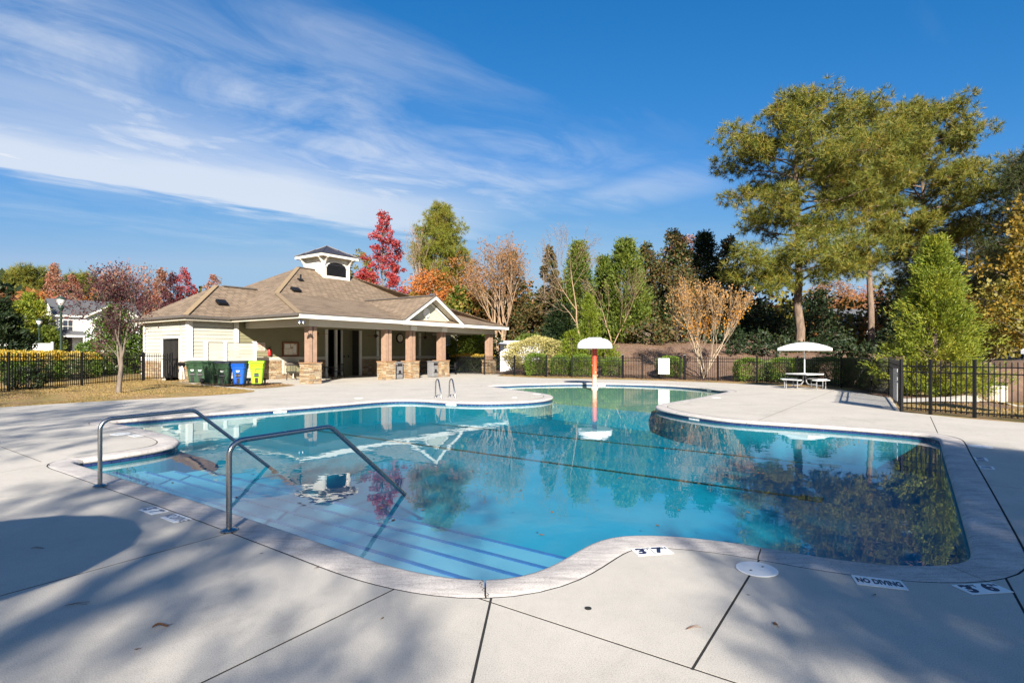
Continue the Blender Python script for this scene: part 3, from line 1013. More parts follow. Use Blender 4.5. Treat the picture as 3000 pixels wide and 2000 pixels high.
for p, q in zip(fence_pts[:-3], fence_pts[1:-2]):
    mid = (p + q) / 2
    d = (q - p) / np.linalg.norm(q - p)
    n = np.array([-d[1], d[0]])
    n = n if n @ np.array([0.5, 0.85]) > 0 else -n
    for dd, z in ((0.4, 0.03), (1.8, 0.16), (4.0, 0.75), (7.0, 1.6), (10.0, 2.25), (15.0, 2.6)):
        right = max(0.0, (mid[0] - 10.0) / 4.0)
        cp(mid[0] + n[0] * dd, mid[1] + n[1] * dd, z * (1 - 0.55 * min(1, right)))
CPA = np.array(CP)


def terrain(P):
    P = np.atleast_2d(np.asarray(P, float))
    out = np.empty(len(P))
    for s0 in range(0, len(P), 2000):
        q = P[s0:s0 + 2000]
        d2 = ((q[:, None, :] - CPA[None, :, :2]) ** 2).sum(2) + 0.05
        w = d2 ** -2.0
        out[s0:s0 + 2000] = (w * CPA[None, :, 2]).sum(1) / w.sum(1)
    return out


def hz(x, y):
    return float(terrain([(x, y)])[0])


gx, gy = np.meshgrid(np.arange(-50, 50, 1.1), np.arange(-12, 78, 1.1))
gp = np.c_[gx.ravel(), gy.ravel()]
gp = gp + np.random.default_rng(5).uniform(-0.2, 0.2, gp.shape)
dd = ((gp[:, None, :] - DECK[None]) ** 2).sum(2).min(1)
gp = gp[(dd > 0.30) & ~inside(DECK, gp)]
ring = []
for R, k in ((110, 40), (160, 40), (260, 36), (500, 32), (900, 24)):
    for i in range(k):
        a = 2 * math.pi * i / k
        ring.append((R * math.cos(a), R * math.sin(a) + 20))
allp = np.vstack([gp, np.array(ring)])
Vg, Tg = cdt([DECK], pts=allp)
Tg = Tg[~inside(DECK, Vg[Tg].mean(1))]
zg = terrain(Vg)
onb = ((Vg[:, None, :] - DECK[None]) ** 2).sum(2).min(1) < 0.02
zg[onb] = -0.02
a = Vg[Tg]
flip = ((a[:, 1, 0] - a[:, 0, 0]) * (a[:, 2, 1] - a[:, 0, 1]) - (a[:, 1, 1] - a[:, 0, 1]) * (a[:, 2, 0] - a[:, 0, 0])) < 0
Tg[flip] = Tg[flip][:, ::-1]

# one ground sheet: tan lawn, with mulch where the bank is
m, t, b = new_mat('lawn_and_mulch_ground')
ge = N(t, 'ShaderNodeNewGeometry')
at_ = N(t, 'ShaderNodeAttribute', attribute_name='mulch')
n1 = N(t, 'ShaderNodeTexNoise', inp={'Scale': 0.9, 'Detail': 9.0, 'Roughness': 0.68})
n2 = N(t, 'ShaderNodeTexNoise', inp={'Scale': 28.0, 'Detail': 5.0, 'Roughness': 0.75})
for q in (n1, n2):
    t.links.new(ge.outputs['Position'], q.inputs['Vector'])
cl = ramp(t, n1.outputs[0], [(0.30, (0.27, 0.165, 0.08)), (0.44, (0.33, 0.22, 0.11)), (0.56, (0.22, 0.175, 0.065)), (0.70, (0.36, 0.25, 0.13))])
cm = ramp(t, n1.outputs[0], [(0.3, (0.135, 0.085, 0.060)), (0.55, (0.20, 0.130, 0.092)), (0.75, (0.115, 0.072, 0.052))])
cc = mix_rgb(t, at_.outputs['Fac'], cl, cm)
cc = mix_rgb(t, 1.0, cc, ramp(t, n2.outputs[0], [(0.28, 0.5), (0.5, 1.0), (0.78, 1.35)]), 'MULTIPLY')
t.links.new(cc, b.inputs['Base Color'])
b.inputs['Roughness'].default_value = 0.95
b.inputs['Specular IOR Level'].default_value = 0.1
bp = N(t, 'ShaderNodeBump', inp={'Strength': 0.6, 'Distance': 0.06})
t.links.new(n2.outputs[0], bp.inputs['Height'])
t.links.new(bp.outputs[0], b.inputs['Normal'])
ground = np_mesh('ground', np.c_[Vg, zg], Tg, m, k=3, smooth=True)
ground['kind'] = 'structure'
att = ground.data.attributes.new('mulch', 'FLOAT', 'POINT')
fl = np.array(fence_pts)
dfen = ((Vg[:, None, :] - np.vstack([fl, [W(18, 12)], [W(10, 20)]])[None]) ** 2).sum(2).min(1) ** 0.5
beyond = ((Vg - fl[2]) @ UU > 0.3)
mul = ((beyond & (Vg[:, 0] > -8) & (Vg[:, 0] < 32) & (Vg[:, 1] > 19) & (Vg[:, 1] < 62)) | (np.hypot(Vg[:, 0] - 15.6, Vg[:, 1] - 20.5) < 3.0)).astype(np.float32)
bed = np.hypot(Vg[:, 0] + 13.2, Vg[:, 1] - 27.2) < 2.6
att.data.foreach_set('value', np.maximum(mul, bed * 0.7).astype(np.float32))


# ---------------------------------------------------------------- clubhouse
club = thing('clubhouse', 'single-storey clubhouse with brown hipped roof, white cupola and stone-based open porch', 'building', (*ORG, 0.0), ANG)


def P_(name, mb, mat, parent=club, **kw):
    return mb.build(name, M[mat] if isinstance(mat, str) else mat, parent, **kw)


E_ = 3.5
S_ = 0.565
A, A2 = (-.9, -.5, E_), (16.7, -.5, E_)
K1, K2 = (1.954, 5.92, 5.112), (14.7, 5.92, 5.112)
R1, R2 = (6.28, 10.25, 7.557), (10.37, 10.25, 7.557)
B1, B2 = (-.9, 17.43, E_), (16.7, 17.43, E_)
rf = MB()
TH = (0, 0, -0.07)
for pl in ([A, A2, K2, K1], [K1, K2, R2, R1], [A, K1, R1, B1], [A2, B2, R2], [A2, R2, K2], [B1, R1, R2, B2],
           [(-3.3, 5.7, E_), (-.9, 5.7, E_), (2.75, 8.9, 5.56), (-.1, 8.9, 5.56)], [(-3.3, 5.7, E_), (-.1, 8.9, 5.56), (-3.3, 12.1, E_)], [(-3.3, 12.1, E_), (-.1, 8.9, 5.56), (2.75, 8.9, 5.56), (-.9, 12.1, E_)],
           [(19.1, 5.7, E_), (15.3, 9.5, 5.647), (12.9, 9.5, 5.647), (16.7, 5.7, E_)], [(19.1, 5.7, E_), (19.1, 13.3, E_), (15.3, 9.5, 5.647)], [(19.1, 13.3, E_), (16.7, 13.3, E_), (12.9, 9.5, 5.647), (15.3, 9.5, 5.647)]):
    rf.prism(pl, TH)
roof = P_('roof', rf, 'shingle')
gr = MB()
gz = 0.03
gr.prism([(6.0, -.62, E_ + gz), (8.65, -.62, 5.12 + gz), (8.65, 6.05, 5.12 + gz)], (0, 0, -.06))
gr.prism([(8.65, -.62, 5.12 + gz), (11.3, -.62, E_ + gz), (8.65, 6.05, 5.12 + gz)], (0, 0, -.06))
P_('gable_roof', gr, 'shingle')
# light ridge and hip caps
for nm, pts in (('hip_cap', [A, K1]), ('hip_cap', [K1, R1]), ('hip_cap', [(-3.3, 5.7, E_), (-.1, 8.9, 5.56)])):
    a, c = Vector(pts[0]), Vector(pts[1])
    P_(nm, MB().bar(a + Vector((0, 0, .02)), c + Vector((0, 0, .02)), 0.27, 0.045), 'ridge', roof)
for a, c in ((R1, (7.6, 10.25, 7.557)), ((9.8, 10.25, 7.557), R2), ((.3, 8.9, 5.56), (2.4, 8.9, 5.56)), ((8.65, -.5, 5.15), (8.65, 5.9, 5.15))):
    P_('ridge_vent', MB().bar(Vector(a) + Vector((0, 0, .03)), Vector(c) + Vector((0, 0, .03)), 0.25, 0.07), 'gutter', roof)


def roof_hit(px, py, fn):
    """where the photograph's ray through (px, py) meets the roof plane z = fn(lx, ly)"""
    d = np.array([(px - CX) / F, 1.0])
    lo, hi = 15.0, 60.0
    for _ in range(60):
        tm = (lo + hi) / 2
        w = d * tm - ORG
        lx, ly = w @ UU, w @ VV
        z = CAMH - (py - CY) / F * tm
        if z > fn(lx, ly):
            lo = tm
        else:
            hi = tm
    return lx, ly, fn(lx, ly)


f_main = lambda x, y: 5.112 + S_ * (y - 5.92)
f_wing = lambda x, y: E_ + .644 * (y - 5.7)
for px, py, fn in ((867, 853, f_main), (650, 891, f_wing)):
    p = roof_hit(px, py, fn)
    tl = math.atan(S_)
    P_('roof_vent', MB().box((p[0], p[1], p[2] + .10), (.52, .46, .16), m=Matrix.Rotation(tl, 3, 'X')), 'black_metal', roof)
for px, py in ((881, 822), (1095, 838)):
    p = roof_hit(px, py, f_main)
    mb = MB().tube([(p[0], p[1], p[2] - .05), (p[0], p[1], p[2] + .42)], .055, 8)
    mb.box((p[0], p[1], p[2] + .05), (.34, .34, .06), m=Matrix.Rotation(math.atan(S_), 3, 'X'))
    P_('vent_pipe', mb, 'black_metal', roof)

# eaves, fascias, gutters, beams, soffits
for a_, b_ in (((-.9, -.56, 3.27), (6.05, -.51, 3.485)), ((11.2, -.56, 3.27), (16.7, -.51, 3.485)), ((5.9, -.66, 3.24), (11.4, -.60, 3.46))):
    P_('fascia', MB().box2(a_, b_), 'white_paint')
for a_, b_ in (((-.92, -.60, 3.487), (6.0, -.52, 3.53)), ((11.25, -.60, 3.487), (16.72, -.52, 3.53))):
    P_('drip_edge', MB().box2(a_, b_), 'gutter')
for a_, b_ in (((-1.04, -.55, 3.40), (-.91, 5.55, 3.53)), ((-3.44, 5.56, 3.40), (-.91, 5.69, 3.53)), ((-3.44, 5.70, 3.40), (-3.31, 12.1, 3.53))):
    P_('gutter', MB().box2(a_, b_), 'gutter')
for a_, b_ in (((-.90, -.49, 3.26), (-.84, 5.68, 3.42)), ((-3.29, 5.70, 3.26), (-.85, 5.75, 3.42)), ((-3.29, 5.76, 3.26), (-3.24, 12.1, 3.42)), ((16.62, -.48, 3.26), (16.68, 5.7, 3.46))):
    P_('fascia', MB().box2(a_, b_), 'cream')
sf = MB().box2((-.83, -.50, 3.36), (16.61, .10, 3.40)).box2((-.83, .11, 3.36), (.10, 5.7, 3.40)).box2((-3.23, 5.76, 3.36), (-.3, 6.19, 3.40)).box2((-3.23, 6.20, 3.36), (-2.91, 12.0, 3.40)).box2((15.92, .11, 3.36), (16.6, 5.7, 3.40))
P_('soffit', sf, 'cream')
P_('beam', MB().box2((.12, .14, 2.94), (15.88, .46, 3.355)), 'cream')
for x in (.12, 15.56):
    P_('beam', MB().box2((x, .47, 2.96), (x + .32, 6.10, 3.355)), 'cream')
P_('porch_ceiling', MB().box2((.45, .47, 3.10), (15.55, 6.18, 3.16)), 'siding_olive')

# gable end
gw = MB().prism([(6.25, -.02, 3.47), (11.05, -.02, 3.47), (8.65, -.02, 4.92)], (0, .1, 0))
P_('gable_wall', gw, 'gable_siding')
for sx in (-1, 1):
    P_('rake_board', MB().bar((8.65 + sx * 2.72, -.64, 3.37), (8.65 + sx * .0, -.64, 5.03), .05, .19), 'white_paint')
    P_('rake_drip', MB().bar((8.65 + sx * 2.72, -.66, 3.49), (8.65 + sx * .0, -.66, 5.15), .07, .045), 'gutter')
    P_('inner_rake', MB().bar((8.65 + sx * 2.0, -.06, 3.56), (8.65, -.06, 4.80), .05, .12), 'white_paint')
    P_('rake_soffit', MB().bar((8.65 + sx * 2.68, -.32, 3.36), (8.65 + sx * .02, -.32, 4.98), .56, .03), 'cream')
    x0, x1 = (8.65 + sx * 2.45, 8.65 + sx * 1.75)
    P_('return_roof', MB().prism([(x0, -.60, 3.47), (x1, -.60, 3.47), (x1, -.05, 3.66), (x0, -.05, 3.66)], (0, 0, .03)), 'shingle')
P_('gable_floor', MB().box2((6.1, -.59, 3.40), (11.2, -.03, 3.465)), 'white_paint')
mb = MB()
n_ = 24
mb.prism([(8.42 + .30 * math.cos(2 * math.pi * k / n_), -.09, 4.08 + .30 * math.sin(2 * math.pi * k / n_)) for k in range(n_)], (0, .06, 0))
mb.box2((8.39, -.07, 3.47), (8.45, -.045, 4.75))
P_('round_medallion', mb, 'white_paint')

# cupola
cu = P_('cupola', MB().box2((7.63, 9.18, 6.85), (9.77, 11.32, 8.42)), 'white_paint')
for k in range(7):
    P_('plank', MB().prism([(7.60, 9.30, 7.0 + .2 * k), (7.63, 9.30, 7.19 + .2 * k), (7.63, 9.30, 7.0 + .2 * k)], (0, 1.9, 0)), 'white_paint', cu)
for x in (7.63, 9.77):
    for y in (9.18, 11.32):
        P_('corner_board', MB().box((x, y, 7.62), (.16, .16, 1.58)), 'white_paint', cu)
P_('sill_board', MB().box2((7.72, 9.13, 6.88), (9.68, 9.175, 7.10)), 'white_paint', cu)
ap = [(7.86, 7.12), (9.54, 7.12), (9.54, 7.72)] + [(8.70 + .84 * math.cos(q), 7.72 + .38 * math.sin(q)) for q in np.linspace(.12, math.pi - .12, 11)] + [(7.86, 7.72)]
P_('louvre_panel', MB().prism([(x, 9.15, z) for x, z in ap], (0, .028, 0)), 'louvre', cu)
for k in range(9):
    z = 7.18 + .085 * k
    hw = .82 if z < 7.72 else .84 * math.sqrt(max(0.05, 1 - ((z - 7.72) / .38) ** 2)) * .95
    P_('slat', MB().bar((8.70 - hw, 9.135, z), (8.70 + hw, 9.135, z), .05, .022), 'louvre', cu)
arch = MB()
for k in range(12):
    q0, q1 = math.pi * k / 12, math.pi * (k + 1) / 12
    arch.bar((8.70 + .90 * math.cos(q0), 9.135, 7.72 + .44 * math.sin(q0)), (8.70 + .90 * math.cos(q1), 9.135, 7.72 + .44 * math.sin(q1)), .06, .10)
P_('arch_trim', arch, 'white_paint', cu)
P_('eave_board', MB().box2((7.10, 8.65, 8.40), (10.30, 8.71, 8.60)).box2((7.10, 11.79, 8.40), (10.30, 11.85, 8.60)).box2((7.10, 8.72, 8.40), (7.16, 11.78, 8.60)).box2((10.24, 8.72, 8.40), (10.30, 11.78, 8.60)), 'white_paint', cu)
P_('soffit', MB().box2((7.17, 8.72, 8.425), (10.23, 11.78, 8.46)), 'cream', cu)
py_ = MB()
base4 = [(7.05, 8.60, 8.60), (10.35, 8.60, 8.60), (10.35, 11.90, 8.60), (7.05, 11.90, 8.60)]
for i in range(4):
    py_.poly([base4[i], base4[(i + 1) % 4], (8.7, 10.25, 9.46)])
py_.poly(base4[::-1])
cr = P_('metal_roof', py_, 'metal_roof', cu)
for i in range(4):
    p, q = Vector(base4[i]), Vector(base4[(i + 1) % 4])
    P_('seam', MB().bar(p + Vector((0, 0, .015)), (8.7, 10.25, 9.475), .05, .04), 'metal_roof', cu)
    for k in range(1, 6):
        a = p.lerp(q, k / 6)
        f = 1 - abs(k / 6 - .5) * 2
        top = a.lerp(Vector((8.7, 10.25, 9.46)), f * .96)
        if k != 3:
            mid = p.lerp(q, .5)
            top = a + (Vector((8.7, 10.25, 9.46)) - mid) * f * .97
        P_('seam', MB().bar(a + Vector((0, 0, .012)), top + Vector((0, 0, .012)), .03, .03), 'metal_roof', cu)
for (x, y, dx, dy) in ((7.63, 9.18, -1, 0), (7.63, 9.18, 0, -1), (9.77, 9.18, 0, -1), (7.63, 11.32, -1, 0), (9.77, 9.18, 1, 0)):
    pts = [(0, 7.80), (.10, 8.02), (.28, 8.25), (.46, 8.36), (.46, 8.42), (.30, 8.42), (.0, 8.20)]
    tv = (dy * .11, dx * .11, 0)
    P_('bracket', MB().prism([(x + dx * (a + .08) - tv[0] / 2, y + dy * (a + .08) - tv[1] / 2, z) for a, z in pts], tv), 'white_paint', cu)

# stone piers with paired cedar posts
rs = np.random.default_rng(11)
stone_variants = []
for k in range(6):
    bm = bmesh.new()
    bmesh.ops.create_cube(bm, size=1.0)
    bmesh.ops.bevel(bm, geom=list(bm.edges), offset=.10, segments=1, affect='EDGES')
    for v in bm.verts:
        v.co += Vector(rs.uniform(-.06, .06, 3))
    me = bpy.data.meshes.new('stone')
    bm.to_mesh(me)
    bm.free()
    me.materials.append(M['stone'])
    stone_variants.append(me)


def ledge_rows(w, z0, z1):
    """courses of ledge stone across a width: (s, z, length, height)"""
    out = []
    z = z0
    while z < z1 - .03:
        h = min(float(rs.choice([.07, .09, .11, .14])), z1 - z)
        s = 0.0
        while s < w - .02:
            ln = min(float(rs.uniform(.16, .42)), w - s)
            if w - s - ln < .09:
                ln = w - s
            out.append((s + ln / 2, z + h / 2, ln, h))
            s += ln
        z += h
    return out


def stone_mass(name, faces, parent):
    """a field of ledge stone joined in one piece; faces: (origin, along, outward, width, z0, z1)"""
    mb = MB()
    for o, al, outw, w, z0, z1 in faces:
        al, outw = Vector((*al, 0)), Vector((*outw, 0))
        for s, z, ln, h in ledge_rows(w, z0, z1):
            d = float(rs.uniform(.03, .075))
            c = Vector(o) + al * s + outw * (d / 2 - .01) + Vector((0, 0, z))
            mx = Matrix((al, outw, Vector((0, 0, 1)))).transposed()
            mb.box(c, (ln - .014, d + .02, h - .014), m=mx)
    o = mb.build(name, M['stone_mass'], parent)
    o['kind'] = 'stuff'
    return o


PIER_X = [0.0, 5.13, 7.09, 9.89, 15.10]
PW = 0.74
n_st = 0
for k, x0 in enumerate(PIER_X):
    pr = P_('pier', MB().box2((x0 + .03, .03, -.02), (x0 + PW - .03, PW - .03, 1.02)), 'mortar')
    for face in (0, 1):
        for s, z, ln, h in ledge_rows(PW, 0.0, 1.02):
            st = link('stone', stone_variants[int(rs.integers(6))], pr)
            d = float(rs.uniform(.07, .12))
            if face == 0:
                st.location = (x0 + s, .035 - d * .22, z)
                st.scale = (ln - .010, d, h - .010)
            else:
                st.location = (x0 + .035 - d * .22, s, z)
                st.scale = (d, ln - .010, h - .010)
            n_st += 1
    stone_mass('stonework', [((x0 + PW - .03, 0, 0), (0, 1), (1, 0), PW, 0, 1.02), ((x0, PW - .03, 0), (1, 0), (0, 1), PW, 0, 1.02)], pr)
    P_('pier_cap', MB().box2((x0 - .05, -.05, 1.022), (x0 + PW + .05, PW + .05, 1.085)), M['stone_mass'], pr, bevel=.012)
    xc, yc = x0 + PW / 2, PW / 2
    post = P_('post', MB().box2((xc - .235, yc - .20, 1.085), (xc - .035, yc + .20, 2.94)), 'tan_wood', bevel=.008)
    post2 = P_('post', MB().box2((xc + .035, yc - .20, 1.085), (xc + .235, yc + .20, 2.94)), 'tan_wood', bevel=.008)
    P_('post_spacer', MB().box2((xc - .034, yc - .14, 1.085), (xc + .034, yc + .14, 2.94)), 'gutter')
    if k in (2, 3):
        P_('post_cap', MB().box2((xc - .27, yc - .34, 2.945), (xc + .27, yc - .235, 3.26)), 'white_paint', bevel=.03)

# porch back wall, breezeway, right-hand end
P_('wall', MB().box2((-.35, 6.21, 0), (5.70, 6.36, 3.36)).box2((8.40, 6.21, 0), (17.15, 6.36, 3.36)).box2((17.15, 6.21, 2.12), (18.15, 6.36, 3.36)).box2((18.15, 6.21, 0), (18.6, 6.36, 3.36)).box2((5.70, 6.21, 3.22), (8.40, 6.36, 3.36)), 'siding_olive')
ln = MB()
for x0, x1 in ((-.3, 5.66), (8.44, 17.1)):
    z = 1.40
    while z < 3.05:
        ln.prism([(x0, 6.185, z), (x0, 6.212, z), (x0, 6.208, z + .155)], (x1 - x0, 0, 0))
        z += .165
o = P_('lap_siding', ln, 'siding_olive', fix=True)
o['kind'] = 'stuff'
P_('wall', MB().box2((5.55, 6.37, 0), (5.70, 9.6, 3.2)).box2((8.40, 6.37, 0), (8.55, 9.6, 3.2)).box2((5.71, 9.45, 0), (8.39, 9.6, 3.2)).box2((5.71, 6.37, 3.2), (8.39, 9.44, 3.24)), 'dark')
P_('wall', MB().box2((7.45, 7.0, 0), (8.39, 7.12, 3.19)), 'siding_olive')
P_('door', MB().box2((5.95, 9.38, 0), (6.9, 9.44, 2.2)), 'gutter')
for x in (5.62, 8.40, 9.95, 14.2):
    P_('trim_board', MB().box2((x - .10, 6.13, 0), (x + .10, 6.205, 3.10)), 'white_paint')
for a_, b_ in (((6.58, 6.5, 0), (6.74, 6.66, 3.19)), ((7.38, 6.92, 0), (7.50, 6.995, 3.19)), ((17.0, 6.13, 0), (17.14, 6.205, 2.25)), ((18.16, 6.13, 0), (18.28, 6.205, 2.25)), ((17.15, 6.13, 2.12), (18.15, 6.205, 2.25)),
               ((18.5, 6.13, 0), (18.68, 6.205, 3.35)), ((-.42, 6.12, .0), (-.24, 6.205, 3.35))):
    P_('trim_board', MB().box2(a_, b_), 'white_paint')
P_('door', MB().box2((17.15, 6.24, 0), (18.15, 6.30, 2.11)), 'dark')
P_('band_board', MB().box2((-.23, 6.115, 1.14), (2.2, 6.20, 1.33)).box2((2.2, 6.115, 1.141), (5.51, 6.20, 1.33)).box2((8.51, 6.115, 1.14), (16.98, 6.20, 1.33)), 'cream')
stone_mass('stonework', [((-.23, 6.17, 0), (1, 0), (0, -1), 5.74, 0, 1.12), ((8.51, 6.17, 0), (1, 0), (0, -1), 8.4, 0, 1.12)], club)
P_('switch_plate', MB().box2((7.62, 6.985, 1.25), (7.74, 6.998, 1.40)).box2((7.98, 6.985, 1.25), (8.10, 6.998, 1.40)), 'dark')

# left wing: lap siding, plank by plank, over a stone base
P_('wall', MB().box2((-2.9, 6.22, .0), (-.36, 6.37, 3.4)), 'gutter')  # dark backing colour stands for the shadow lines between the planks
P_('wall', MB().box2((-2.89, 6.38, .0), (-2.74, 7.10, 3.4)).box2((-2.89, 9.20, .0), (-2.74, 11.7, 3.4)).box2((-2.89, 7.10, 2.42), (-2.74, 9.20, 3.4)).box2((-2.8, 11.56, 0), (18.5, 11.7, 3.4)).box2((18.5, 6.4, 0), (18.65, 11.7, 3.4)), 'siding')
plank_me = {}


def plank(key, sx, loc, rz):
    """one lap board, its lower edge proud"""
    if key not in plank_me:
        mb = MB().prism([(0, -.034, 0), (0, 0, 0), (0, 0, .184), (0, -.012, .184)], (sx, 0, 0))
        o = P_('plank', mb, 'siding')
        plank_me[key] = o.data
    else:
        o = link('plank', plank_me[key], club)
    o.location = loc
    o.rotation_euler = (0, 0, rz)


for k in range(10):
    z = 1.36 + .2 * k
    plank('front', 2.20, (-2.72, 6.218, z), 0.0)
    plank('left_a', .62, (-2.905, 7.06, z), -math.pi / 2)
    plank('left_b', 2.4, (-2.905, 11.62, z), -math.pi / 2)
    if z > 2.45:
        plank('left_c', 2.05, (-2.905, 9.20, z), -math.pi / 2)
P_('corner_board', MB().box2((-2.98, 6.13, 1.34), (-2.73, 6.21, 3.36)).box2((-2.98, 6.21, 1.34), (-2.91, 6.40, 3.36)).box2((-.5, 6.15, 1.34), (-.425, 6.215, 3.36)), 'white_paint')
P_('band_board', MB().box2((-3.0, 6.10, 1.13), (-.43, 6.21, 1.34)).box2((-3.0, 6.22, 1.13), (-2.91, 7.08, 1.34)).box2((-3.0, 9.24, 1.13), (-2.91, 11.7, 1.34)), 'white_paint')
stone_mass('stonework', [((-2.95, 6.19, 0), (1, 0), (0, -1), 2.5, .05, 1.12), ((-2.93, 6.2, 0), (0, 1), (-1, 0), .9, .05, 1.12), ((-2.93, 9.3, 0), (0, 1), (-1, 0), 2.4, .05, 1.12)], club)
P_('door_frame', MB().box2((-2.97, 7.06, .2), (-2.90, 7.16, 2.44)).box2((-2.97, 9.14, .2), (-2.90, 9.24, 2.44)).box2((-2.97, 7.16, 2.36), (-2.90, 9.14, 2.46)), 'white_paint')
for y0 in (7.17, 8.155):
    dr = P_('door', MB().box2((-2.84, y0, .22), (-2.79, y0 + .965, 2.34)), 'dark')
    bars = MB()
    for q in range(7):
        bars.box2((-2.875, y0 + .06 + q * .14, .25), (-2.85, y0 + .085 + q * .14, 2.3))
    bars.box2((-2.88, y0 + .02, 1.2), (-2.85, y0 + .945, 1.26)).box2((-2.88, y0 + .02, .24), (-2.85, y0 + .945, .30)).box2((-2.88, y0 + .02, 2.26), (-2.85, y0 + .945, 2.32))
    P_('bars', bars, 'black_metal', dr)
P_('downspout', MB().tube([(-2.98, 11.3, 3.4), (-2.98, 11.3, .5), (-3.15, 11.3, .35)], .05, 8), 'cream')
# floodlight and camera under the eaves
fl_ = MB().tube([(-.78, -.42, 3.30), (-.86, -.60, 3.12)], .018, 6)
for s in (-.1, .1):
    fl_.lathe([(.03, .10), (.075, .03), (.09, -.05), (.02, -.06)], 12, (-.86 + s, -.64, 3.07))
P_('floodlight', fl_, 'steel', smooth=True)
P_('security_camera', MB().box2((-1.6, 5.80, 3.24), (-1.45, 5.95, 3.355)), 'gutter')

# ---------------------------------------------------------------- things in and around the porch
def wthing(name, label, cat, lx, ly, z=0.0, rz=0.0, group=None):
    return thing(name, label, cat, (*W(lx, ly), z), ANG + rz, group)


def text_mesh(s, size, mat, parent, loc=(0, 0, 0), rot=(0, 0, 0), sx=1.0, name='lettering', bold=0.0, depth=0.0015, align='CENTER'):
    cu_ = bpy.data.curves.new('lettering', 'FONT')
    cu_.body = s
    cu_.size = size
    cu_.align_x = align
    cu_.align_y = 'CENTER'
    cu_.offset = bold
    cu_.extrude = depth
    cu_.resolution_u = 3
    tmp = bpy.data.objects.new('lettering', cu_)
    COL.objects.link(tmp)
    dg = bpy.context.evaluated_depsgraph_get()
    me = bpy.data.meshes.new_from_object(tmp.evaluated_get(dg))
    bpy.data.objects.remove(tmp)
    me.materials.clear()
    me.materials.append(mat)
    o = link(name, me, parent)
    o.location = loc
    o.rotation_euler = rot
    o.scale = (sx, 1, 1)
    return o


t_ = wthing('bulletin_board', 'walnut-framed notice board with pinned papers on the porch wall', 'notice board', 3.02, 6.16, 1.80)
P_('cork_panel', MB().box2((-.47, 0, -.36), (.47, .03, .36)), 'cork', t_)
for a in (((-.56, -.045, -.44), (-.47, .03, .44)), ((.47, -.045, -.44), (.56, .03, .44)), ((-.47, -.045, .36), (.47, .03, .44)), ((-.47, -.045, -.44), (.47, .03, -.36))):
    P_('frame', MB().box2(*a), 'wood_frame', t_)
for x, z, w, h, mm in ((-.22, .18, .38, .26, 'white_paint'), (-.28, -.16, .30, .36, 'paper'), (.02, -.16, .26, .36, 'paper'), (.28, .02, .22, .50, 'white_paint'), (.30, -.28, .24, .10, 'beige_sign'), (.12, .24, .22, .18, 'paper')):
    P_('notice', MB().box((x, -.006, z), (w, .006, h)), mm, t_)
t_ = wthing('emergency_sign', 'cream emergency dial sign on the porch wall beside the fire extinguisher', 'sign', 1.10, 6.17, 1.93)
P_('board', MB().box2((-.26, -.02, -.24), (.26, 0, .24)), 'beige_sign', t_)
for s, z, sz in (('EMERGENCY', .14, .085), ('DIAL 911', .02, .095), ('ADDRESS', -.09, .065), ('POOL CLUBHOUSE', -.17, .045)):
    text_mesh(s, sz, M['maroon'], t_, (0, -.022, z), (math.pi / 2, 0, 0), bold=.002)
t_ = wthing('fire_extinguisher', 'red fire extinguisher hung on the olive porch wall', 'fire extinguisher', 1.56, 6.06, 1.40)
P_('cylinder', MB().lathe([(.02, .0), (.08, .01), (.085, .05), (.085, .34), (.05, .42), (.03, .44)], 14), 'red', t_, smooth=True)
P_('valve', MB().box((0, 0, .47), (.05, .05, .07)).bar((0, 0, .50), (.13, -.02, .54), .02, .02), 'black_metal', t_)
P_('hose', MB().tube([(.05, -.02, .46), (.12, -.03, .40), (.12, -.03, .22)], .014, 6), 'rubber', t_)
t_ = wthing('wall_phone', 'black emergency telephone with hanging cord by the porch corner', 'telephone', .62, 6.10, 1.28)
P_('handset', MB().box((0, 0, .16), (.13, .09, .26)), 'black_metal', t_, bevel=.02)
P_('cord', MB().tube([(0, -.03, .04), (.03, -.05, -.12), (-.02, -.04, -.22)], .014, 6), 'rubber', t_)
t_ = wthing('drinking_fountain', 'olive drinking fountain with steel basin under the notice board', 'drinking fountain', 2.98, 6.0, 0.30)
P_('back_panel', MB().box2((-.56, .05, .0), (-.44, .12, .86)).box2((.44, .05, .0), (.56, .12, .86)).box2((-.44, .09, .0), (.44, .12, .86)), 'cream', t_)
P_('basin', MB().box2((-.40, -.38, .52), (.40, .08, .68)), 'gutter', t_, bevel=.02)
P_('cabinet', MB().prism([(-.32, -.30, .12), (.32, -.30, .12), (.36, -.36, .51), (-.36, -.36, .51)], (0, .36, 0)), 'siding_olive', t_)
P_('spout', MB().tube([(.22, -.1, .68), (.22, -.12, .76), (.22, -.17, .76)], .016, 6), 'steel', t_)
P_('drain', MB().tube([(.05, -.1, .13), (.05, -.1, -.28)], .025, 6), 'white', t_)
t_ = wthing('wall_clock', 'round black-rimmed clock on the porch wall between stone piers', 'clock', 12.08, 6.17, 2.66)
cr_ = MB()
n_ = 28
cr_.prism([(.36 * math.cos(2 * math.pi * k / n_), -.06, .36 * math.sin(2 * math.pi * k / n_)) for k in range(n_)], (0, .06, 0))
P_('rim', cr_, 'black_metal', t_)
P_('dial', MB().prism([(.28 * math.cos(2 * math.pi * k / n_), -.066, .28 * math.sin(2 * math.pi * k / n_)) for k in range(n_)], (0, .004, 0)), 'paper', t_)
for a, ln_, w_ in ((0.05, .16, .02), (3.2, .22, .014)):
    P_('hand', MB().bar((0, -.072, 0), (ln_ * math.sin(a), -.072, ln_ * math.cos(a)), .006, w_), 'black_metal', t_)
for k in range(12):
    a = math.pi * k / 6
    P_('hour_mark', MB().box((.235 * math.sin(a), -.069, .235 * math.cos(a)), (.022, .004, .022)), 'black_metal', t_)
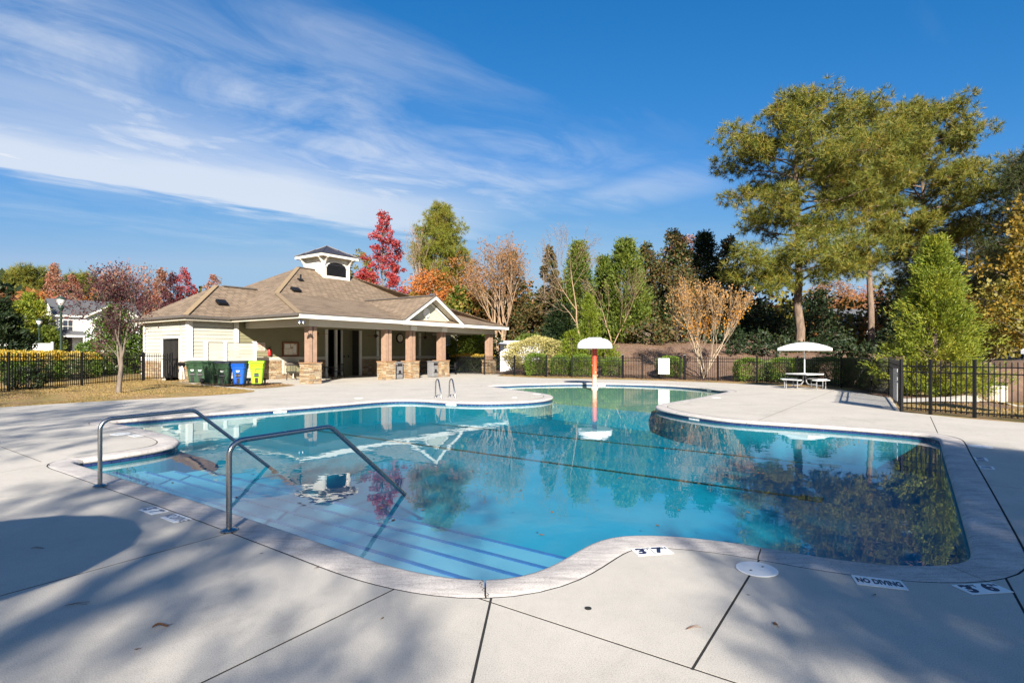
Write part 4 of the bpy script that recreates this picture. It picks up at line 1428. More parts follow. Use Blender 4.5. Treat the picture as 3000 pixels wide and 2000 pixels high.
for lx, lab in ((2.6, 'dark ceiling fan on the porch just right of the first cedar post'), (7.0, 'dark ceiling fan on the porch hanging left of the second stone pier'), (11.5, 'dark ceiling fan hanging between the gable piers')):
    t_ = wthing('ceiling_fan', lab, 'ceiling fan', lx, 3.0, 3.08, .4, 'ceiling fans under the porch')
    P_('rod', MB().tube([(0, 0, 0), (0, 0, -.34)], .022, 8), 'black_metal', t_)
    P_('motor', MB().lathe([(.04, -.33), (.13, -.36), (.14, -.44), (.08, -.50), (.05, -.55)], 14), 'black_metal', t_, smooth=True)
    for k in range(5):
        a = 2 * math.pi * k / 5
        P_('blade', MB().bar((.12 * math.cos(a), .12 * math.sin(a), -.42), (.66 * math.cos(a), .66 * math.sin(a), -.43), .13, .014), 'wood_frame', t_)


def litter_can(label, lx, ly):
    t_ = wthing('litter_bin', label, 'litter bin', lx, ly, 0, 0, 'grey litter bins beside the piers')
    P_('body', MB().box2((-.26, -.26, .02), (.26, .26, .98)), 'grey_metal', t_, bevel=.03)
    P_('opening', MB().box2((-.19, -.268, .76), (.19, -.262, .92)), 'louvre', t_)
    P_('hood', MB().box2((-.28, -.28, .985), (.28, .28, 1.04)), 'grey_metal', t_, bevel=.015)
    P_('emblem', MB().prism([(.11 * math.cos(2 * math.pi * k / 12), -.266, .42 + .11 * math.sin(2 * math.pi * k / 12)) for k in range(12)], (0, .004, 0)).box2((-.20, -.266, .28), (.20, -.262, .34)), 'louvre', t_)


litter_can('grey square litter bin squeezed between two adjacent stone piers', 6.50, .55)
litter_can('grey square litter bin tucked left of the gable stone pier', 9.52, .42)


def patio_chair(label, lx, ly, rz):
    t_ = wthing('patio_chair', label, 'chair', lx, ly, 0, rz, 'black metal chairs on the porch')
    P_('seat', MB().box2((-.24, -.24, .42), (.24, .24, .455)), 'black_metal', t_)
    bk = MB()
    for k in range(6):
        bk.box2((-.22 + k * .088, .225, .5), (-.20 + k * .088, .24, .86))
    bk.box2((-.24, .22, .84), (.24, .25, .89)).box2((-.24, .22, .48), (.24, .25, .51))
    P_('backrest', bk, 'black_metal', t_)
    for sx in (-1, 1):
        P_('armrest', MB().tube([(sx * .26, .24, .64), (sx * .27, -.12, .66), (sx * .27, -.22, .60), (sx * .27, -.22, .42)], .014, 6), 'black_metal', t_)
        for sy in (-1, 1):
            P_('leg', MB().tube([(sx * .22, sy * .22, .44), (sx * .26, sy * .27, 0)], .016, 6), 'black_metal', t_)


def patio_table(label, lx, ly):
    t_ = wthing('patio_table', label, 'table', lx, ly, 0, .3, 'black metal tables on the porch')
    P_('tabletop', MB().lathe([(.02, .70), (.60, .70), (.61, .715), (.60, .73), (.02, .73)], 24), 'black_metal', t_)
    for k in range(4):
        a = math.pi / 4 + k * math.pi / 2
        P_('leg', MB().tube([(.14 * math.cos(a), .14 * math.sin(a), .70), (.20 * math.cos(a), .20 * math.sin(a), .3), (.48 * math.cos(a), .48 * math.sin(a), .0)], .02, 6), 'black_metal', t_)


patio_table('round black metal table behind the first stone pier', 3.6, 3.6)
patio_chair('black metal chair by the drinking fountain, left of the first pier', 2.05, 4.6, 2.6)
patio_chair('black metal chair right of the table near the doorway', 4.8, 3.9, -1.3)
patio_chair('black metal chair in deep shade left of the second pier', 9.4, 4.8, .5)
patio_chair('black metal chair in deep shade right of the third pier', 12.6, 4.2, -.6)
patio_chair('black metal chair at the porch end, right of the gable pier', 13.2, 2.0, -2.2)
t_ = wthing('recycling_bin', 'blue recycling bin standing against the wall behind the first pier', 'recycling bin', 4.3, 5.7, 0)
P_('body', MB().prism([(-.24, -.24, 0), (.24, -.24, 0), (.29, -.29, .98), (-.29, -.29, .98)], (0, .5, 0)), 'bin_blue', t_)
P_('lid', MB().box2((-.31, -.31, .985), (.31, .27, 1.05)), 'bin_blue', t_, bevel=.015)

# ---------------------------------------------------------------- privacy screen and wheeled carts by the wing
scr = wthing('privacy_screen', 'pale yellow two-panel slatted privacy screen with white posts behind the carts', 'screen', -2.62, 5.0, 0.1)
for x in (0.0, 1.0, 2.64):
    P_('post', MB().box2((x - .08, -.08, 0), (x + .08, .08, 2.08)), 'white_paint', scr)
    P_('post_cap', MB().box2((x - .095, -.095, 2.082), (x + .095, .095, 2.11)), 'white_paint', scr)
for x0, x1 in ((.082, .918), (1.082, 2.558)):
    for k in range(10):
        P_('plank', MB().prism([(x0, -.035, .1 + .19 * k), (x0, .01, .1 + .19 * k), (x0, .01, .274 + .19 * k), (x0, -.02, .274 + .19 * k)], (x1 - x0, 0, 0)), 'siding', scr)
    P_('top_rail', MB().box2((x0, -.04, 2.005), (x1, .04, 2.04)), 'gutter', scr)


def cart(label, px, py, mat, lid, rz, z=0.10, emblem=True, scale=1.0):
    p = g(px, py, z)
    t_ = thing('wheeled_bin', label, 'wheeled bin', (p[0], p[1], z), rz, 'wheeled carts in front of the wing')
    t_.scale = (scale,) * 3
    b = MB()
    lev = [(.02, .225, .26), (.45, .255, .295), (.70, .275, .32), (.74, .30, .345), (.98, .315, .37)]
    for z0, hx, hy in lev:
        r_ = .05
        for x, y in ((-hx, -hy + r_), (-hx + r_, -hy), (hx - r_, -hy), (hx, -hy + r_), (hx, hy - r_), (hx - r_, hy), (-hx + r_, hy), (-hx, hy - r_)):
            b.v.append((x, y, z0))
    for i in range(len(lev) - 1):
        for k in range(8):
            b.f.append((i * 8 + k, i * 8 + (k + 1) % 8, (i + 1) * 8 + (k + 1) % 8, (i + 1) * 8 + k))
    b.f.append(tuple(range(7, -1, -1)))
    b.f.append(tuple(range(32, 40)))
    P_('body', b, mat, t_, bevel=.012)
    l = MB().prism([(-.345, -.41, .99), (-.345, .38, 1.0), (-.345, .38, 1.05), (-.345, .1, 1.10), (-.345, -.30, 1.08), (-.345, -.41, 1.03)], (.69, 0, 0))
    P_('lid', l, lid, t_, bevel=.018)
    # front: sloping collar with ribs, a catch pocket and its bar
    P_('collar', MB().prism([(-.25, -.33, .74), (.25, -.33, .74), (.31, -.405, .97), (-.31, -.405, .97)], (0, .05, 0)), mat, t_)
    for k in range(7):
        P_('rib', MB().bar((-.21 + k * .07, -.345, .77), (-.23 + k * .077, -.395, .93), .016, .012), mat, t_)
    P_('pocket', MB().box2((-.10, -.305, .34), (.10, -.272, .52)), 'rubber', t_)
    P_('catch_bar', MB().tube([(-.12, -.315, .42), (.12, -.315, .42)], .016, 6), 'grey_metal', t_)
    P_('recess', MB().box2((-.07, -.285, .05), (.07, -.262, .30)), 'rubber', t_)
    if emblem:
        P_('emblem', MB().prism([(-.085, -.336, .655), (.085, -.336, .655), (.05, -.331, .60), (.05, -.329, .575), (-.05, -.329, .575), (-.05, -.331, .60)], (0, .006, 0)), 'white', t_)
    for sx in (-1, 1):
        P_('wheel', MB().tube([(sx * .27, .30, .13), (sx * .325, .30, .13)], .13, 16), 'rubber', t_)
    P_('handle', MB().tube([(-.22, .39, .97), (-.22, .46, 1.0), (.22, .46, 1.0), (.22, .39, .97)], .016, 6), mat, t_)
    return t_


cart('dark green wheeled cart at the left end, against the stone base', 573, 1120, 'bin_green', 'bin_green', .05)
cart('dark green wheeled cart second from the left end of the row', 594, 1121, 'bin_green', 'bin_green', .12)
cart('dark green wheeled cart turned sideways in the middle of the row', 622, 1123, 'bin_green', 'bin_green', 1.2)
cart('dirty dark green wheeled cart beside the blue cart', 657, 1126, 'bin_green', 'bin_dark', .18)
cart('bright blue wheeled cart with black lid between green carts', 703, 1125, 'bin_blue', 'bin_dark', .18)
t_ = cart('lime green wheeled cart at the right end of the row', 754, 1123.5, 'bin_lime', 'bin_lime', .30, emblem=False)
P_('groove', MB().box2((-.02, -.345, .70), (.18, -.335, .725)).box2((-.045, -.342, .58), (-.02, -.325, .725)), 'bin_green', t_)
t_ = thing('hose_reel', 'black hose reel post with white pipes against the stone base', 'hose reel', (*W(-3.15, 6.5), .2), ANG)
P_('pipe', MB().tube([(0, 0, 0), (0, .0, .72)], .05, 8).tube([(.1, -.1, 0), (.08, -.1, .45), (.02, -.05, .7)], .035, 8), 'white', t_)
P_('reel', MB().tube([(-.12, -.05, .78), (.14, -.05, .78)], .10, 14), 'black_metal', t_)

# ---------------------------------------------------------------- fences
picket_me = {}


def fence(name, label, pts, z_of, post_px=(), h=1.38, group=None, gap=.11, posts=None, cat='fence'):
    """black picket fence along pts: posts, three rails, every picket on its own"""
    p0 = pts[0]
    root = thing(name, label, cat, (p0[0], p0[1], 0), 0, group)
    P = np.array(pts)
    d = np.r_[0, np.cumsum(np.linalg.norm(np.diff(P, axis=0), axis=1))]
    tot = d[-1]

    def pos(s):
        x, y = np.interp(s, d, P[:, 0]), np.interp(s, d, P[:, 1])
        return x - p0[0], y - p0[1], z_of(x, y)

    def ang(s):
        a, b_ = pos(max(0, s - .05)), pos(min(tot, s + .05))
        return math.atan2(b_[1] - a[1], b_[0] - a[0])
    if posts is None:
        posts = list(np.linspace(0, tot, max(2, int(round(tot / 2.3)) + 1)))
    for s in posts:
        x, y, z = pos(s)
        key = ('post', h)
        if key not in picket_me:
            q = MB().box2((-.032, -.032, -.05), (.032, .032, h + .02)).box2((-.04, -.04, h + .021), (.04, .04, h + .045)).build('post', M['black_metal'], root)
            picket_me[key] = q.data
        else:
            q = link('post', picket_me[key], root)
        q.location = (x, y, z)
        q.rotation_euler = (0, 0, ang(s))
    for zr in (h - .14, h - .30, .12):
        mb = MB()
        for a, b_ in zip(posts[:-1], posts[1:]):
            k = max(1, int((b_ - a) / 1.2))
            for i in range(k):
                s0, s1 = a + (b_ - a) * i / k, a + (b_ - a) * (i + 1) / k
                A_, B_ = pos(s0), pos(s1)
                mb.bar((A_[0], A_[1], A_[2] + zr), (B_[0], B_[1], B_[2] + zr), .026, .03)
        mb.build('rail', M['black_metal'], root)
    s = gap * .6
    ns = 0
    while s < tot - .05:
        if min(abs(s - q) for q in posts) > .06 and ns < 298:
            x, y, z = pos(s)
            key = ('picket', h)
            if key not in picket_me:
                pk = MB().box2((-.0095, -.0095, .06), (.0095, .0095, h - .03))
                pk.prism([(-.0095, -.0095, h - .03), (.0095, -.0095, h - .03), (0, -.0095, h)], (0, .019, 0))
                q = pk.build('picket', M['black_metal'], root)
                picket_me[key] = q.data
            else:
                q = link('picket', picket_me[key], root)
            q.location = (x, y, z)
            q.rotation_euler = (0, 0, ang(s))
            ns += 1
        s += gap
    return root


def along(pts, px_list):
    """distance along pts of the points nearest to given photograph columns"""
    P = np.array(pts)
    d = np.r_[0, np.cumsum(np.linalg.norm(np.diff(P, axis=0), axis=1))]
    s = np.linspace(0, d[-1], 2000)
    x, y = np.interp(s, d, P[:, 0]), np.interp(s, d, P[:, 1])
    col_ = CX + F * x / y
    return [float(s[np.argmin(abs(col_ - q))]) for q in px_list]


bf = [g(1335, 1095.5)] + fence_pts
bp_ = [0.0] + along(bf, [1420, 1507, 1601, 1675, 1755, 1826, 1881, 1938, 1992, 2006, 2102, 2218, 2337, 2464, 2552]) + [float(np.sum(np.linalg.norm(np.diff(np.array(bf), axis=0), axis=1)))]
fence('picket_fence', 'long black picket fence along the mulch bank behind the pool', bf, lambda x, y: 0.0, posts=sorted(bp_), group='black metal fences round the pool')
lf = [g(-600, 1185, .2), g(-200, 1163, .2), g(0, 1151, .2), g(120, 1140.5, .21), g(240, 1130, .22), g(330, 1122.5, .22), g(419, 1115.5, .22)]
lp = along(lf, [-560, -250, 25, 240, 419])
fence('picket_fence', 'black picket fence across the tan lawn left of the clubhouse', lf, lambda x, y: 0.20, posts=lp, group='black metal fences round the pool')
gt = fence('picket_gate', 'black picket gate at the concrete path beside the wing', [g(421, 1115.4, .15), g(503, 1112, .15)], lambda x, y: .16, posts=[0.02, 2.02], group=None, cat='gate')
P_('latch', MB().box((1.0, .6, 1.0), (.10, .05, .16)), 'black_metal', gt)
rfp = [GATE_A, GATE_B, RF_END]
L1 = float(np.linalg.norm(GATE_B - GATE_A))
dirR = (RF_END - GATE_B) / np.linalg.norm(RF_END - GATE_B)
rp = [0.0, L1 * .5, L1] + [L1 + float((g(*q) - GATE_B) @ dirR) for q in ((2709, 1214), (2839, 1225))]
while rp[-1] < L1 + 7.2:
    rp.append(rp[-1] + 1.9)
fence('picket_fence', 'black picket fence at the right edge, before the litter bin', rfp, lambda x, y: 0.0, posts=rp, group='black metal fences round the pool')
# heavy posts of the gate in the back fence, and the white board hung on it
for q, lab in ((1826, 'thick black gate post on the back fence beside the mushroom fountain'), (2008, 'thick black gate post on the back fence right of the white board')):
    s = along(bf, [q])[0]
    P = np.array(bf)
    d = np.r_[0, np.cumsum(np.linalg.norm(np.diff(P, axis=0), axis=1))]
    x, y = float(np.interp(s, d, P[:, 0])), float(np.interp(s, d, P[:, 1]))
    t_ = thing('gate_post', lab, 'gate post', (x - .09 * UU[0], y - .09 * UU[1], 0), ANG, 'thick posts on the back fence')
    P_('shaft', MB().box2((-.05, -.05, -.02), (.05, .05, 1.44)), 'black_metal', t_)
    P_('cap', MB().box2((-.065, -.065, 1.441), (.065, .065, 1.47)), 'grey_metal', t_)
    P_('closer', MB().box2((-.075, -.03, .5), (-.052, .03, 1.36)), 'black_metal', t_)
s = along(bf, [1946])[0]
x, y = float(np.interp(s, d, P[:, 0])), float(np.interp(s, d, P[:, 1]))
t_ = thing('notice_sign', 'blank white rules board hung on the back fence', 'sign', (x, y, 0), math.atan2(-VV[1], -VV[0]) - 0.02)
P_('board', MB().box2((-.34, -.075, .33), (.34, -.05, 1.26)), 'white', t_, bevel=.02)
P_('strap', MB().box2((-.25, -.049, .9), (.25, -.03, .94)).box2((-.25, -.049, .5), (.25, -.03, .54)), 'black_metal', t_)
mid = GATE_A + (GATE_B - GATE_A) * .86
t_ = thing('notice_sign', 'grey notice board seen edge-on against the corner fence post', 'sign', (mid[0] - .10, mid[1] + .02, 0), ANG + .10)
P_('board', MB().box2((-.5, -.01, .25), (.45, .01, 1.15)), 'grey_metal', t_)

# ---------------------------------------------------------------- pool furniture
def handrail(label, base_px):
    b = g(*base_px)
    t_ = thing('handrail', label, 'handrail', (b[0], b[1], 0.003), ANG, 'steel handrails over the pool steps')
    h, r = .80, .13
    path = [(0, 0, 0), (0, 0, h - r)]
    for k in range(1, 7):
        a = math.pi / 2 * k / 6
        path.append((r - r * math.cos(a), 0, h - r + r * math.sin(a)))
    x1, x2, z2 = 1.10, 2.26, -.22
    sl_ = math.atan2(h - z2, x2 - x1)
    path.append((x1 - .07, 0, h + .015))
    for k in range(1, 5):
        a = sl_ * k / 4
        path.append((x1 - .07 + .13 * math.sin(a), 0, h + .015 - .13 * (1 - math.cos(a))))
    path.append((x2, 0, z2))
    P_('rail', MB().tube(path, .0245, 14), 'steel', t_, smooth=True, fix=True)
    P_('base_plate', MB().lathe([(.02, .0), (.072, .0), (.074, .012), (.066, .022), (.04, .03), (.026, .034)], 24), 'steel', t_, smooth=True)
    P_('foot', MB().lathe([(.05, .0), (.05, .02), (.02, .03)], 16, (x2, 0, z2 - .02)), 'steel', t_)


handrail('nearer steel handrail rising from the deck beside the depth tile', (671, 1556))
handrail('farther steel handrail by the left deck corner', (293, 1425))
lb = g(1296, 1163)
lt = thing('pool_ladder', 'steel pool ladder with two looped grab rails at the far coping', 'ladder', (lb[0], lb[1], 0.003), ANG - math.radians(28))
for k, s in enumerate((-.26, .26)):
    path = [(s, 0, 0), (s, -.02, .45)]
    for q in range(1, 8):
        a = math.pi * q / 8 * .86
        path.append((s, -.02 - .19 * (1 - math.cos(a)), .45 + .20 * math.sin(a)))
    path += [(s, -.58, .14), (s, -.62, .02), (s, -.62, -.55)]
    P_('grab_rail', MB().tube(path, .024, 10), 'steel', lt, smooth=True)
    P_('escutcheon', MB().lathe([(.02, 0), (.06, 0), (.055, .018), (.026, .024)], 16, (s, 0, 0)), 'steel', lt)
for z in (-.22, -.46):
    P_('tread', MB().box2((-.24, -.66, z), (.24, -.58, z + .02)), 'white', lt)

mp_ = g(1742, 1137.5, WZ)
mt = thing('mushroom_fountain', 'white mushroom water fountain on a faded red pole in the shallow end', 'fountain', (mp_[0], mp_[1], WZ))
P_('pole', MB().tube([(0, 0, -.3), (0, 0, 1.92)], .112, 20), M['pole_red'], mt, smooth=True)
P_('collar', MB().lathe([(.115, -.07), (.15, -.05), (.175, .0), (.165, .05), (.14, .085), (.115, .09)], 20), M['pole_red'], mt, smooth=True)
dome = [(.02, 1.93), (.80, 1.90), (.835, 1.905), (.84, 1.95), (.825, 2.05), (.77, 2.17), (.66, 2.28), (.52, 2.345), (.38, 2.372), (.34, 2.376)]
P_('dome', MB().lathe(dome, 40), 'white', mt, smooth=True)
P_('top_plate', MB().lathe([(.02, 2.378), (.345, 2.378), (.35, 2.40), (.33, 2.415), (.02, 2.418)], 32), 'white', mt, smooth=True)
bo = MB()
for k in range(6):
    a = 1.0 * k
    bo.box((.115 * math.cos(a), .115 * math.sin(a), .62 + .16 * (k % 4)), (.03, .03, .03))
P_('nozzle', bo, 'white', mt)


def picnic(label, x, y, z, rz, sc=1.0, umb=True, sides=4):
    t_ = thing('picnic_table', label, 'picnic table', (x, y, z), rz, 'white picnic tables with umbrellas')
    t_.scale = (sc, sc, sc)
    P_('tabletop', MB().box2((-.56, -.56, .62), (.56, .56, .67)), 'white', t_, bevel=.025)
    P_('column', MB().tube([(0, 0, .30), (0, 0, .62)], .055, 12), 'black_metal', t_)
    for k in range(4):
        a = k * math.pi / 2
        R = Matrix.Rotation(a, 3, 'Z')
        w = MB().box((0, -.80, .405), (.82, .27, .04), m=None)
        q = MB()
        q.v = [tuple(R @ Vector(v)) for v in w.v]
        q.f = w.f
        P_('bench', q, 'white', t_, bevel=.014)
        for sx in (-.28, .28):
            a_, b_ = R @ Vector((sx, -.80, .39)), R @ Vector((sx, -.80, 0))
            P_('leg', MB().tube([a_, b_], .022, 8), 'grey_metal', t_)
        pth = [R @ Vector(v) for v in ((0, -.05, .56), (0, -.10, .30), (0, -.20, .19), (0, -.40, .17), (0, -.80, .17))]
        P_('bench_arm', MB().tube(pth, .022, 8), 'grey_metal', t_)
    if umb:
        P_('umbrella_pole', MB().tube([(0, 0, .60), (0, 0, 1.95)], .022, 10), 'white', t_)
        c = MB()
        R_ = 1.08
        ring_ = [(R_ * math.cos(math.pi / 4 + k * 2 * math.pi / sides), R_ * math.sin(math.pi / 4 + k * 2 * math.pi / sides)) for k in range(sides)]
        rows = [(1.0, 1.68), (1.0, 1.79), (.75, 1.90), (.5, 1.98), (.25, 2.03), (.03, 2.05)]
        nn3 = sides * 3
        for f, zz_ in rows:
            for i in range(sides):
                a_, b_ = ring_[i], ring_[(i + 1) % sides]
                for j in range(3):
                    u = j / 3
                    c.v.append(((a_[0] + (b_[0] - a_[0]) * u) * f, (a_[1] + (b_[1] - a_[1]) * u) * f, zz_))
        for i in range(len(rows) - 1):
            for k in range(nn3):
                c.f.append((i * nn3 + k, i * nn3 + (k + 1) % nn3, (i + 1) * nn3 + (k + 1) % nn3, (i + 1) * nn3 + k))
        c.f.append(tuple(5 * nn3 + k for k in range(nn3)))
        P_('canopy', c, 'white', t_, fix=False)
    return t_


pt_ = g(2357, 1138)
picnic('white umbrella picnic table standing before the back fence', pt_[0], pt_[1], 0, .42)
picnic('white umbrella picnic table cut off by the right edge behind the fence', 13.75, 13.4, -.12, .3)
picnic('white umbrella picnic table out of view behind the camera, casting a shadow', -3.95, .72, 0, .2, sides=16)

# depth markers let into the deck, skimmer lids, drains
def quad_frame(px):
    c = [g(*p) for p in px]                              # top-left, top-right, bottom-right, bottom-left as read
    ctr = sum(c) / 4
    ax = (c[1] - c[0] + c[2] - c[3]) / 2
    ay = (c[0] - c[3] + c[1] - c[2]) / 2
    return ctr, np.linalg.norm(ax), np.linalg.norm(ay), math.atan2(ax[1], ax[0])


def plate(label, px, items, grp='depth and warning tiles in the deck', size=None, rot=0.0):
    ctr, w, h, a = quad_frame(px)
    if size:
        w, h = size
    t_ = thing('deck_tile', label, 'deck tile', (ctr[0], ctr[1], 0.0045), a + rot, grp)
    P_('plate', MB().box2((-w / 2, -h / 2, -.003), (w / 2, h / 2, .001)), 'white', t_)
    for s, x, y, sz, sx, bd in items:
        text_mesh(s, sz, M['navy'], t_, (x * w, y * h, .0014), (0, 0, 0), sx, bold=bd, depth=.0004)
    return t_, w, h


FT = [('3', -.30, 0, .155, 1.0, .008), ('FT', -.12, .26, .055, 1.0, .002)]
t_, w, h = plate('white 3 FT 7 IN tile beside the pool curve', [(1845.4, 1608.4), (1946, 1600.8), (1976, 1621), (1872, 1628)], FT + [('7', .18, 0, .155, 1.0, .008), ('IN', .38, .26, .055, 1.0, .002)])
P_('grout', MB().box2((-.003, -h / 2, .0012), (.003, h / 2, .0016)), 'joint', t_)
plate('white NO DIVING tile nearest the camera', [(2494.5, 1686), (2644, 1701), (2659, 1731), (2510, 1710.5)], [('NO DIVING', 0, 0, .112, .47, .005)])
plate('white 3 FT 6 IN tile by the near right pool corner', [(2790, 1714), (2912, 1708), (2964, 1735), (2846, 1743)], FT + [('6', .18, 0, .155, 1.0, .008), ('IN', .38, .26, .055, 1.0, .002)])


def plate_uv(label, px, items, size, a):
    """a tile lying square to the pool, its centre at the given photograph point"""
    c = g(*px)
    t_ = thing('deck_tile', label, 'deck tile', (c[0], c[1], 0.0045), a, 'depth and warning tiles in the deck')
    w, h = size
    P_('plate', MB().box2((-w / 2, -h / 2, -.003), (w / 2, h / 2, .001)), 'white', t_)
    for s, x, y, sz, sx, bd in items:
        text_mesh(s, sz, M['faded_navy'], t_, (x * w, y * h, .0014), (0, 0, 0), sx, bold=bd, depth=.0004)


aV = math.atan2(-VV[1], -VV[0])
plate_uv('white 3 FT 7 IN tile left of the nearer handrail', (450, 1495.5), FT + [('7', .18, 0, .155, 1.0, .008), ('IN', .38, .26, .055, 1.0, .002)], (.30, .155), aV)
plate_uv('white NO DIVING tile between the depth tile and the nearer handrail', (515, 1518), [('NO DIVING', 0, 0, .13, .52, .003)], (.30, .155), aV)
plate_uv('white 3 FT 6 IN tile on the right side coping', (2891, 1369.5), [('3', -.2, 0, .15, 1.0, .008), ('6', .2, 0, .15, 1.0, .008)], (.24, .155), aV + math.pi / 2)
plate_uv('faint white tile on the shade line at the right side', (2874, 1345), [('NO DIVING', 0, 0, .13, .5, .003)], (.30, .155), aV + math.pi / 2)
plate_uv('white depth tile on the left deck peninsula', (398, 1276), [('3', -.2, 0, .15, 1.0, .008), ('7', .2, 0, .15, 1.0, .008)], (.30, .155), aV + math.pi)
for px, r, lab in (((2217, 1668), .145, 'round white skimmer lid on the near deck joint'), ((354, 1271.5), .17, 'round white skimmer lid on the left deck peninsula'), ((2872, 1308), .17, 'round white skimmer lid beyond the right shade line'),
                   ((2098, 1165), .16, 'round white skimmer lid on the right deck peninsula'), ((1573, 1154.5), .15, 'round white skimmer lid at the far peninsula tip'), ((1051, 1166.5), .15, 'round white skimmer lid on the far deck left of the ladder'),
                   ((1508, 1164.5), .09, 'small white deck lid right of the ladder')):
    c = g(*px)
    t_ = thing('skimmer_lid', lab, 'skimmer lid', (c[0], c[1], .003), .5, 'white skimmer lids set in the deck')
    P_('lid', MB().lathe([(.01, 0), (r, 0), (r, .004), (r - .006, .007), (.01, .007)], 40), 'white', t_)
    for sx in (-1, 1):
        P_('lift_slot', MB().box((sx * r * .45, 0, .0075), (r * .16, r * .10, .001)), 'louvre', t_)
dr_ = thing('deck_drain', 'small dark drain cap flush in the near deck', 'drain', (*g(1723, 1782), .002))
P_('cap', MB().lathe([(.005, 0), (.022, 0), (.022, .003), (.005, .004)], 20), 'rubber', dr_)

ck = np.random.default_rng(77)
for pts in ([(1408, 1699), (1412, 1716), (1424, 1734), (1431, 1752)],):
    mbk = MB()
    P = [g(*p) for p in pts]
    fine = []
    for a_, b_ in zip(P[:-1], P[1:]):
        for k in range(6):
            fine.append(a_ + (b_ - a_) * k / 6 + ck.normal(0, .008, 2))
    for a_, b_ in zip(fine[:-1], fine[1:]):
        d_ = (b_ - a_) / np.linalg.norm(b_ - a_)
        n_ = np.array([-d_[1], d_[0]]) * ck.uniform(.0012, .003)
        mbk.poly([(*(a_ - n_), .0048), (*(b_ - n_), .0048), (*(b_ + n_), .0048), (*(a_ + n_), .0048)])
    mbk.build('crack', M['joint'], deck, fix=False)

# leaves and needles lying on the deck
lf_ = thing('fallen_leaf', 'curled brown leaf lying on the sunlit near deck', 'leaf', (*g(470, 1838), .004), .5)
q = MB()
for i in range(7):
    u = i / 6
    x = -.055 + .11 * u
    w_ = .014 * math.sin(math.pi * (u * .9 + .05)) + .003
    zc = .006 + .010 * math.sin(u * 5)
    q.v += [(x, -w_ + .012 * math.sin(u * 4), zc + .012), (x, .012 * math.sin(u * 4), zc), (x, w_ + .012 * math.sin(u * 4), zc + .014)]
for i in range(6):
    for j in range(2):
        q.f.append((i * 3 + j, i * 3 + j + 1, i * 3 + j + 4, i * 3 + j + 3))
lf_.scale = (.72, .72, .72)
P_('blade', q, 'brown_leaf', lf_, fix=False)
P_('stalk', MB().tube([(.055, .0, .006), (.085, .008, .004)], .0016, 5), 'brown_leaf', lf_)
for px, rz, ln_, lab in (((2010, 1845), .35, .10, 'forked pine needles on the near deck in a sun patch'), ((190, 1775), .25, .13, 'long pine needles on the left near deck'), ((130, 1607), 2.9, .12, 'pine needles in the round shadow at far left')):
    t_ = thing('pine_needle', lab, 'pine needles', (*g(*px), .004), rz, 'pine needles dropped on the deck')
    for k, a in enumerate((-.12, .05, .2)):
        P_('needle', MB().tube([(0, 0, .002), (ln_ * .5 * math.cos(a), ln_ * .5 * math.sin(a) + .006, .006), (ln_ * math.cos(a), ln_ * math.sin(a), .002)], .0011, 4), 'brown_leaf', t_)
dk = np.random.default_rng(21)
for px, lab in (((2272, 1830), 'dark wet leaf at the edge of the shade on the near deck'), ((2562, 1744), 'small dark leaf below the NO DIVING tile'), ((1120, 1813), 'dark seed speck on the sunlit deck left of the joint'), ((400, 1904), 'dark seed speck below the curled brown leaf'), ((929, 1664), 'curled dark leaf below the nearer coping')):
    t_ = thing('fallen_leaf', lab, 'leaf', (*g(*px), .003), float(dk.uniform(0, 6)), 'dark leaves scattered on the near deck')
    q = MB()
    s_ = .022 if px[1] > 1800 and px[0] > 2000 else .012
    pts = [(s_ * math.cos(a) * (1 + .25 * math.sin(3 * a)), s_ * .55 * math.sin(a), .003 + .004 * abs(math.cos(a))) for a in np.linspace(0, 2 * math.pi, 9)[:-1]]
    q.poly(pts)
    q.tube([(s_, 0, .004), (s_ * 1.7, .004, .003)], .0012, 4)
    P_('blade', q, 'brown_leaf', t_, fix=False)


# ---------------------------------------------------------------- plants
def unit(v):
    return v / np.maximum(np.linalg.norm(v, axis=-1, keepdims=True), 1e-9)


def leaf_quads(C, D, L, Wd, rng, droop=0.0):
    """diamond leaves: centres C, preferred directions D"""
    n = len(C)
    a = unit(D + rng.normal(0, .55, (n, 3)))
    a[:, 2] -= droop
    a = unit(a)
    b_ = unit(np.cross(a, rng.normal(0, 1, (n, 3))))
    Lr = (L * rng.uniform(.65, 1.25, n))[:, None]
    Wr = (Wd * rng.uniform(.7, 1.2, n))[:, None]
    V = np.empty((n, 4, 3))
    V[:, 0] = C - a * Lr * .5
    V[:, 1] = C + b_ * Wr * .5
    V[:, 2] = C + a * Lr * .5
    V[:, 3] = C - b_ * Wr * .5
    return V.reshape(-1, 3), np.arange(4 * n).reshape(n, 4)


def blob_points(clumps, dens, rng, shell=.45):
    """points through ellipsoid clumps (x, y, z, r, flat), more of them near their skins, with outward directions"""
    P, D = [], []
    for x, y, z, r, fl in clumps:
        n = max(3, int(dens * r * r))
        d = unit(rng.normal(0, 1, (n, 3)))
        rr = r * (shell + (1 - shell) * rng.uniform(0, 1, n) ** .6)
        q = d * rr[:, None]
        q[:, 2] *= fl
        P.append(q + (x, y, z))
        D.append(d)
    return np.vstack(P), np.vstack(D)


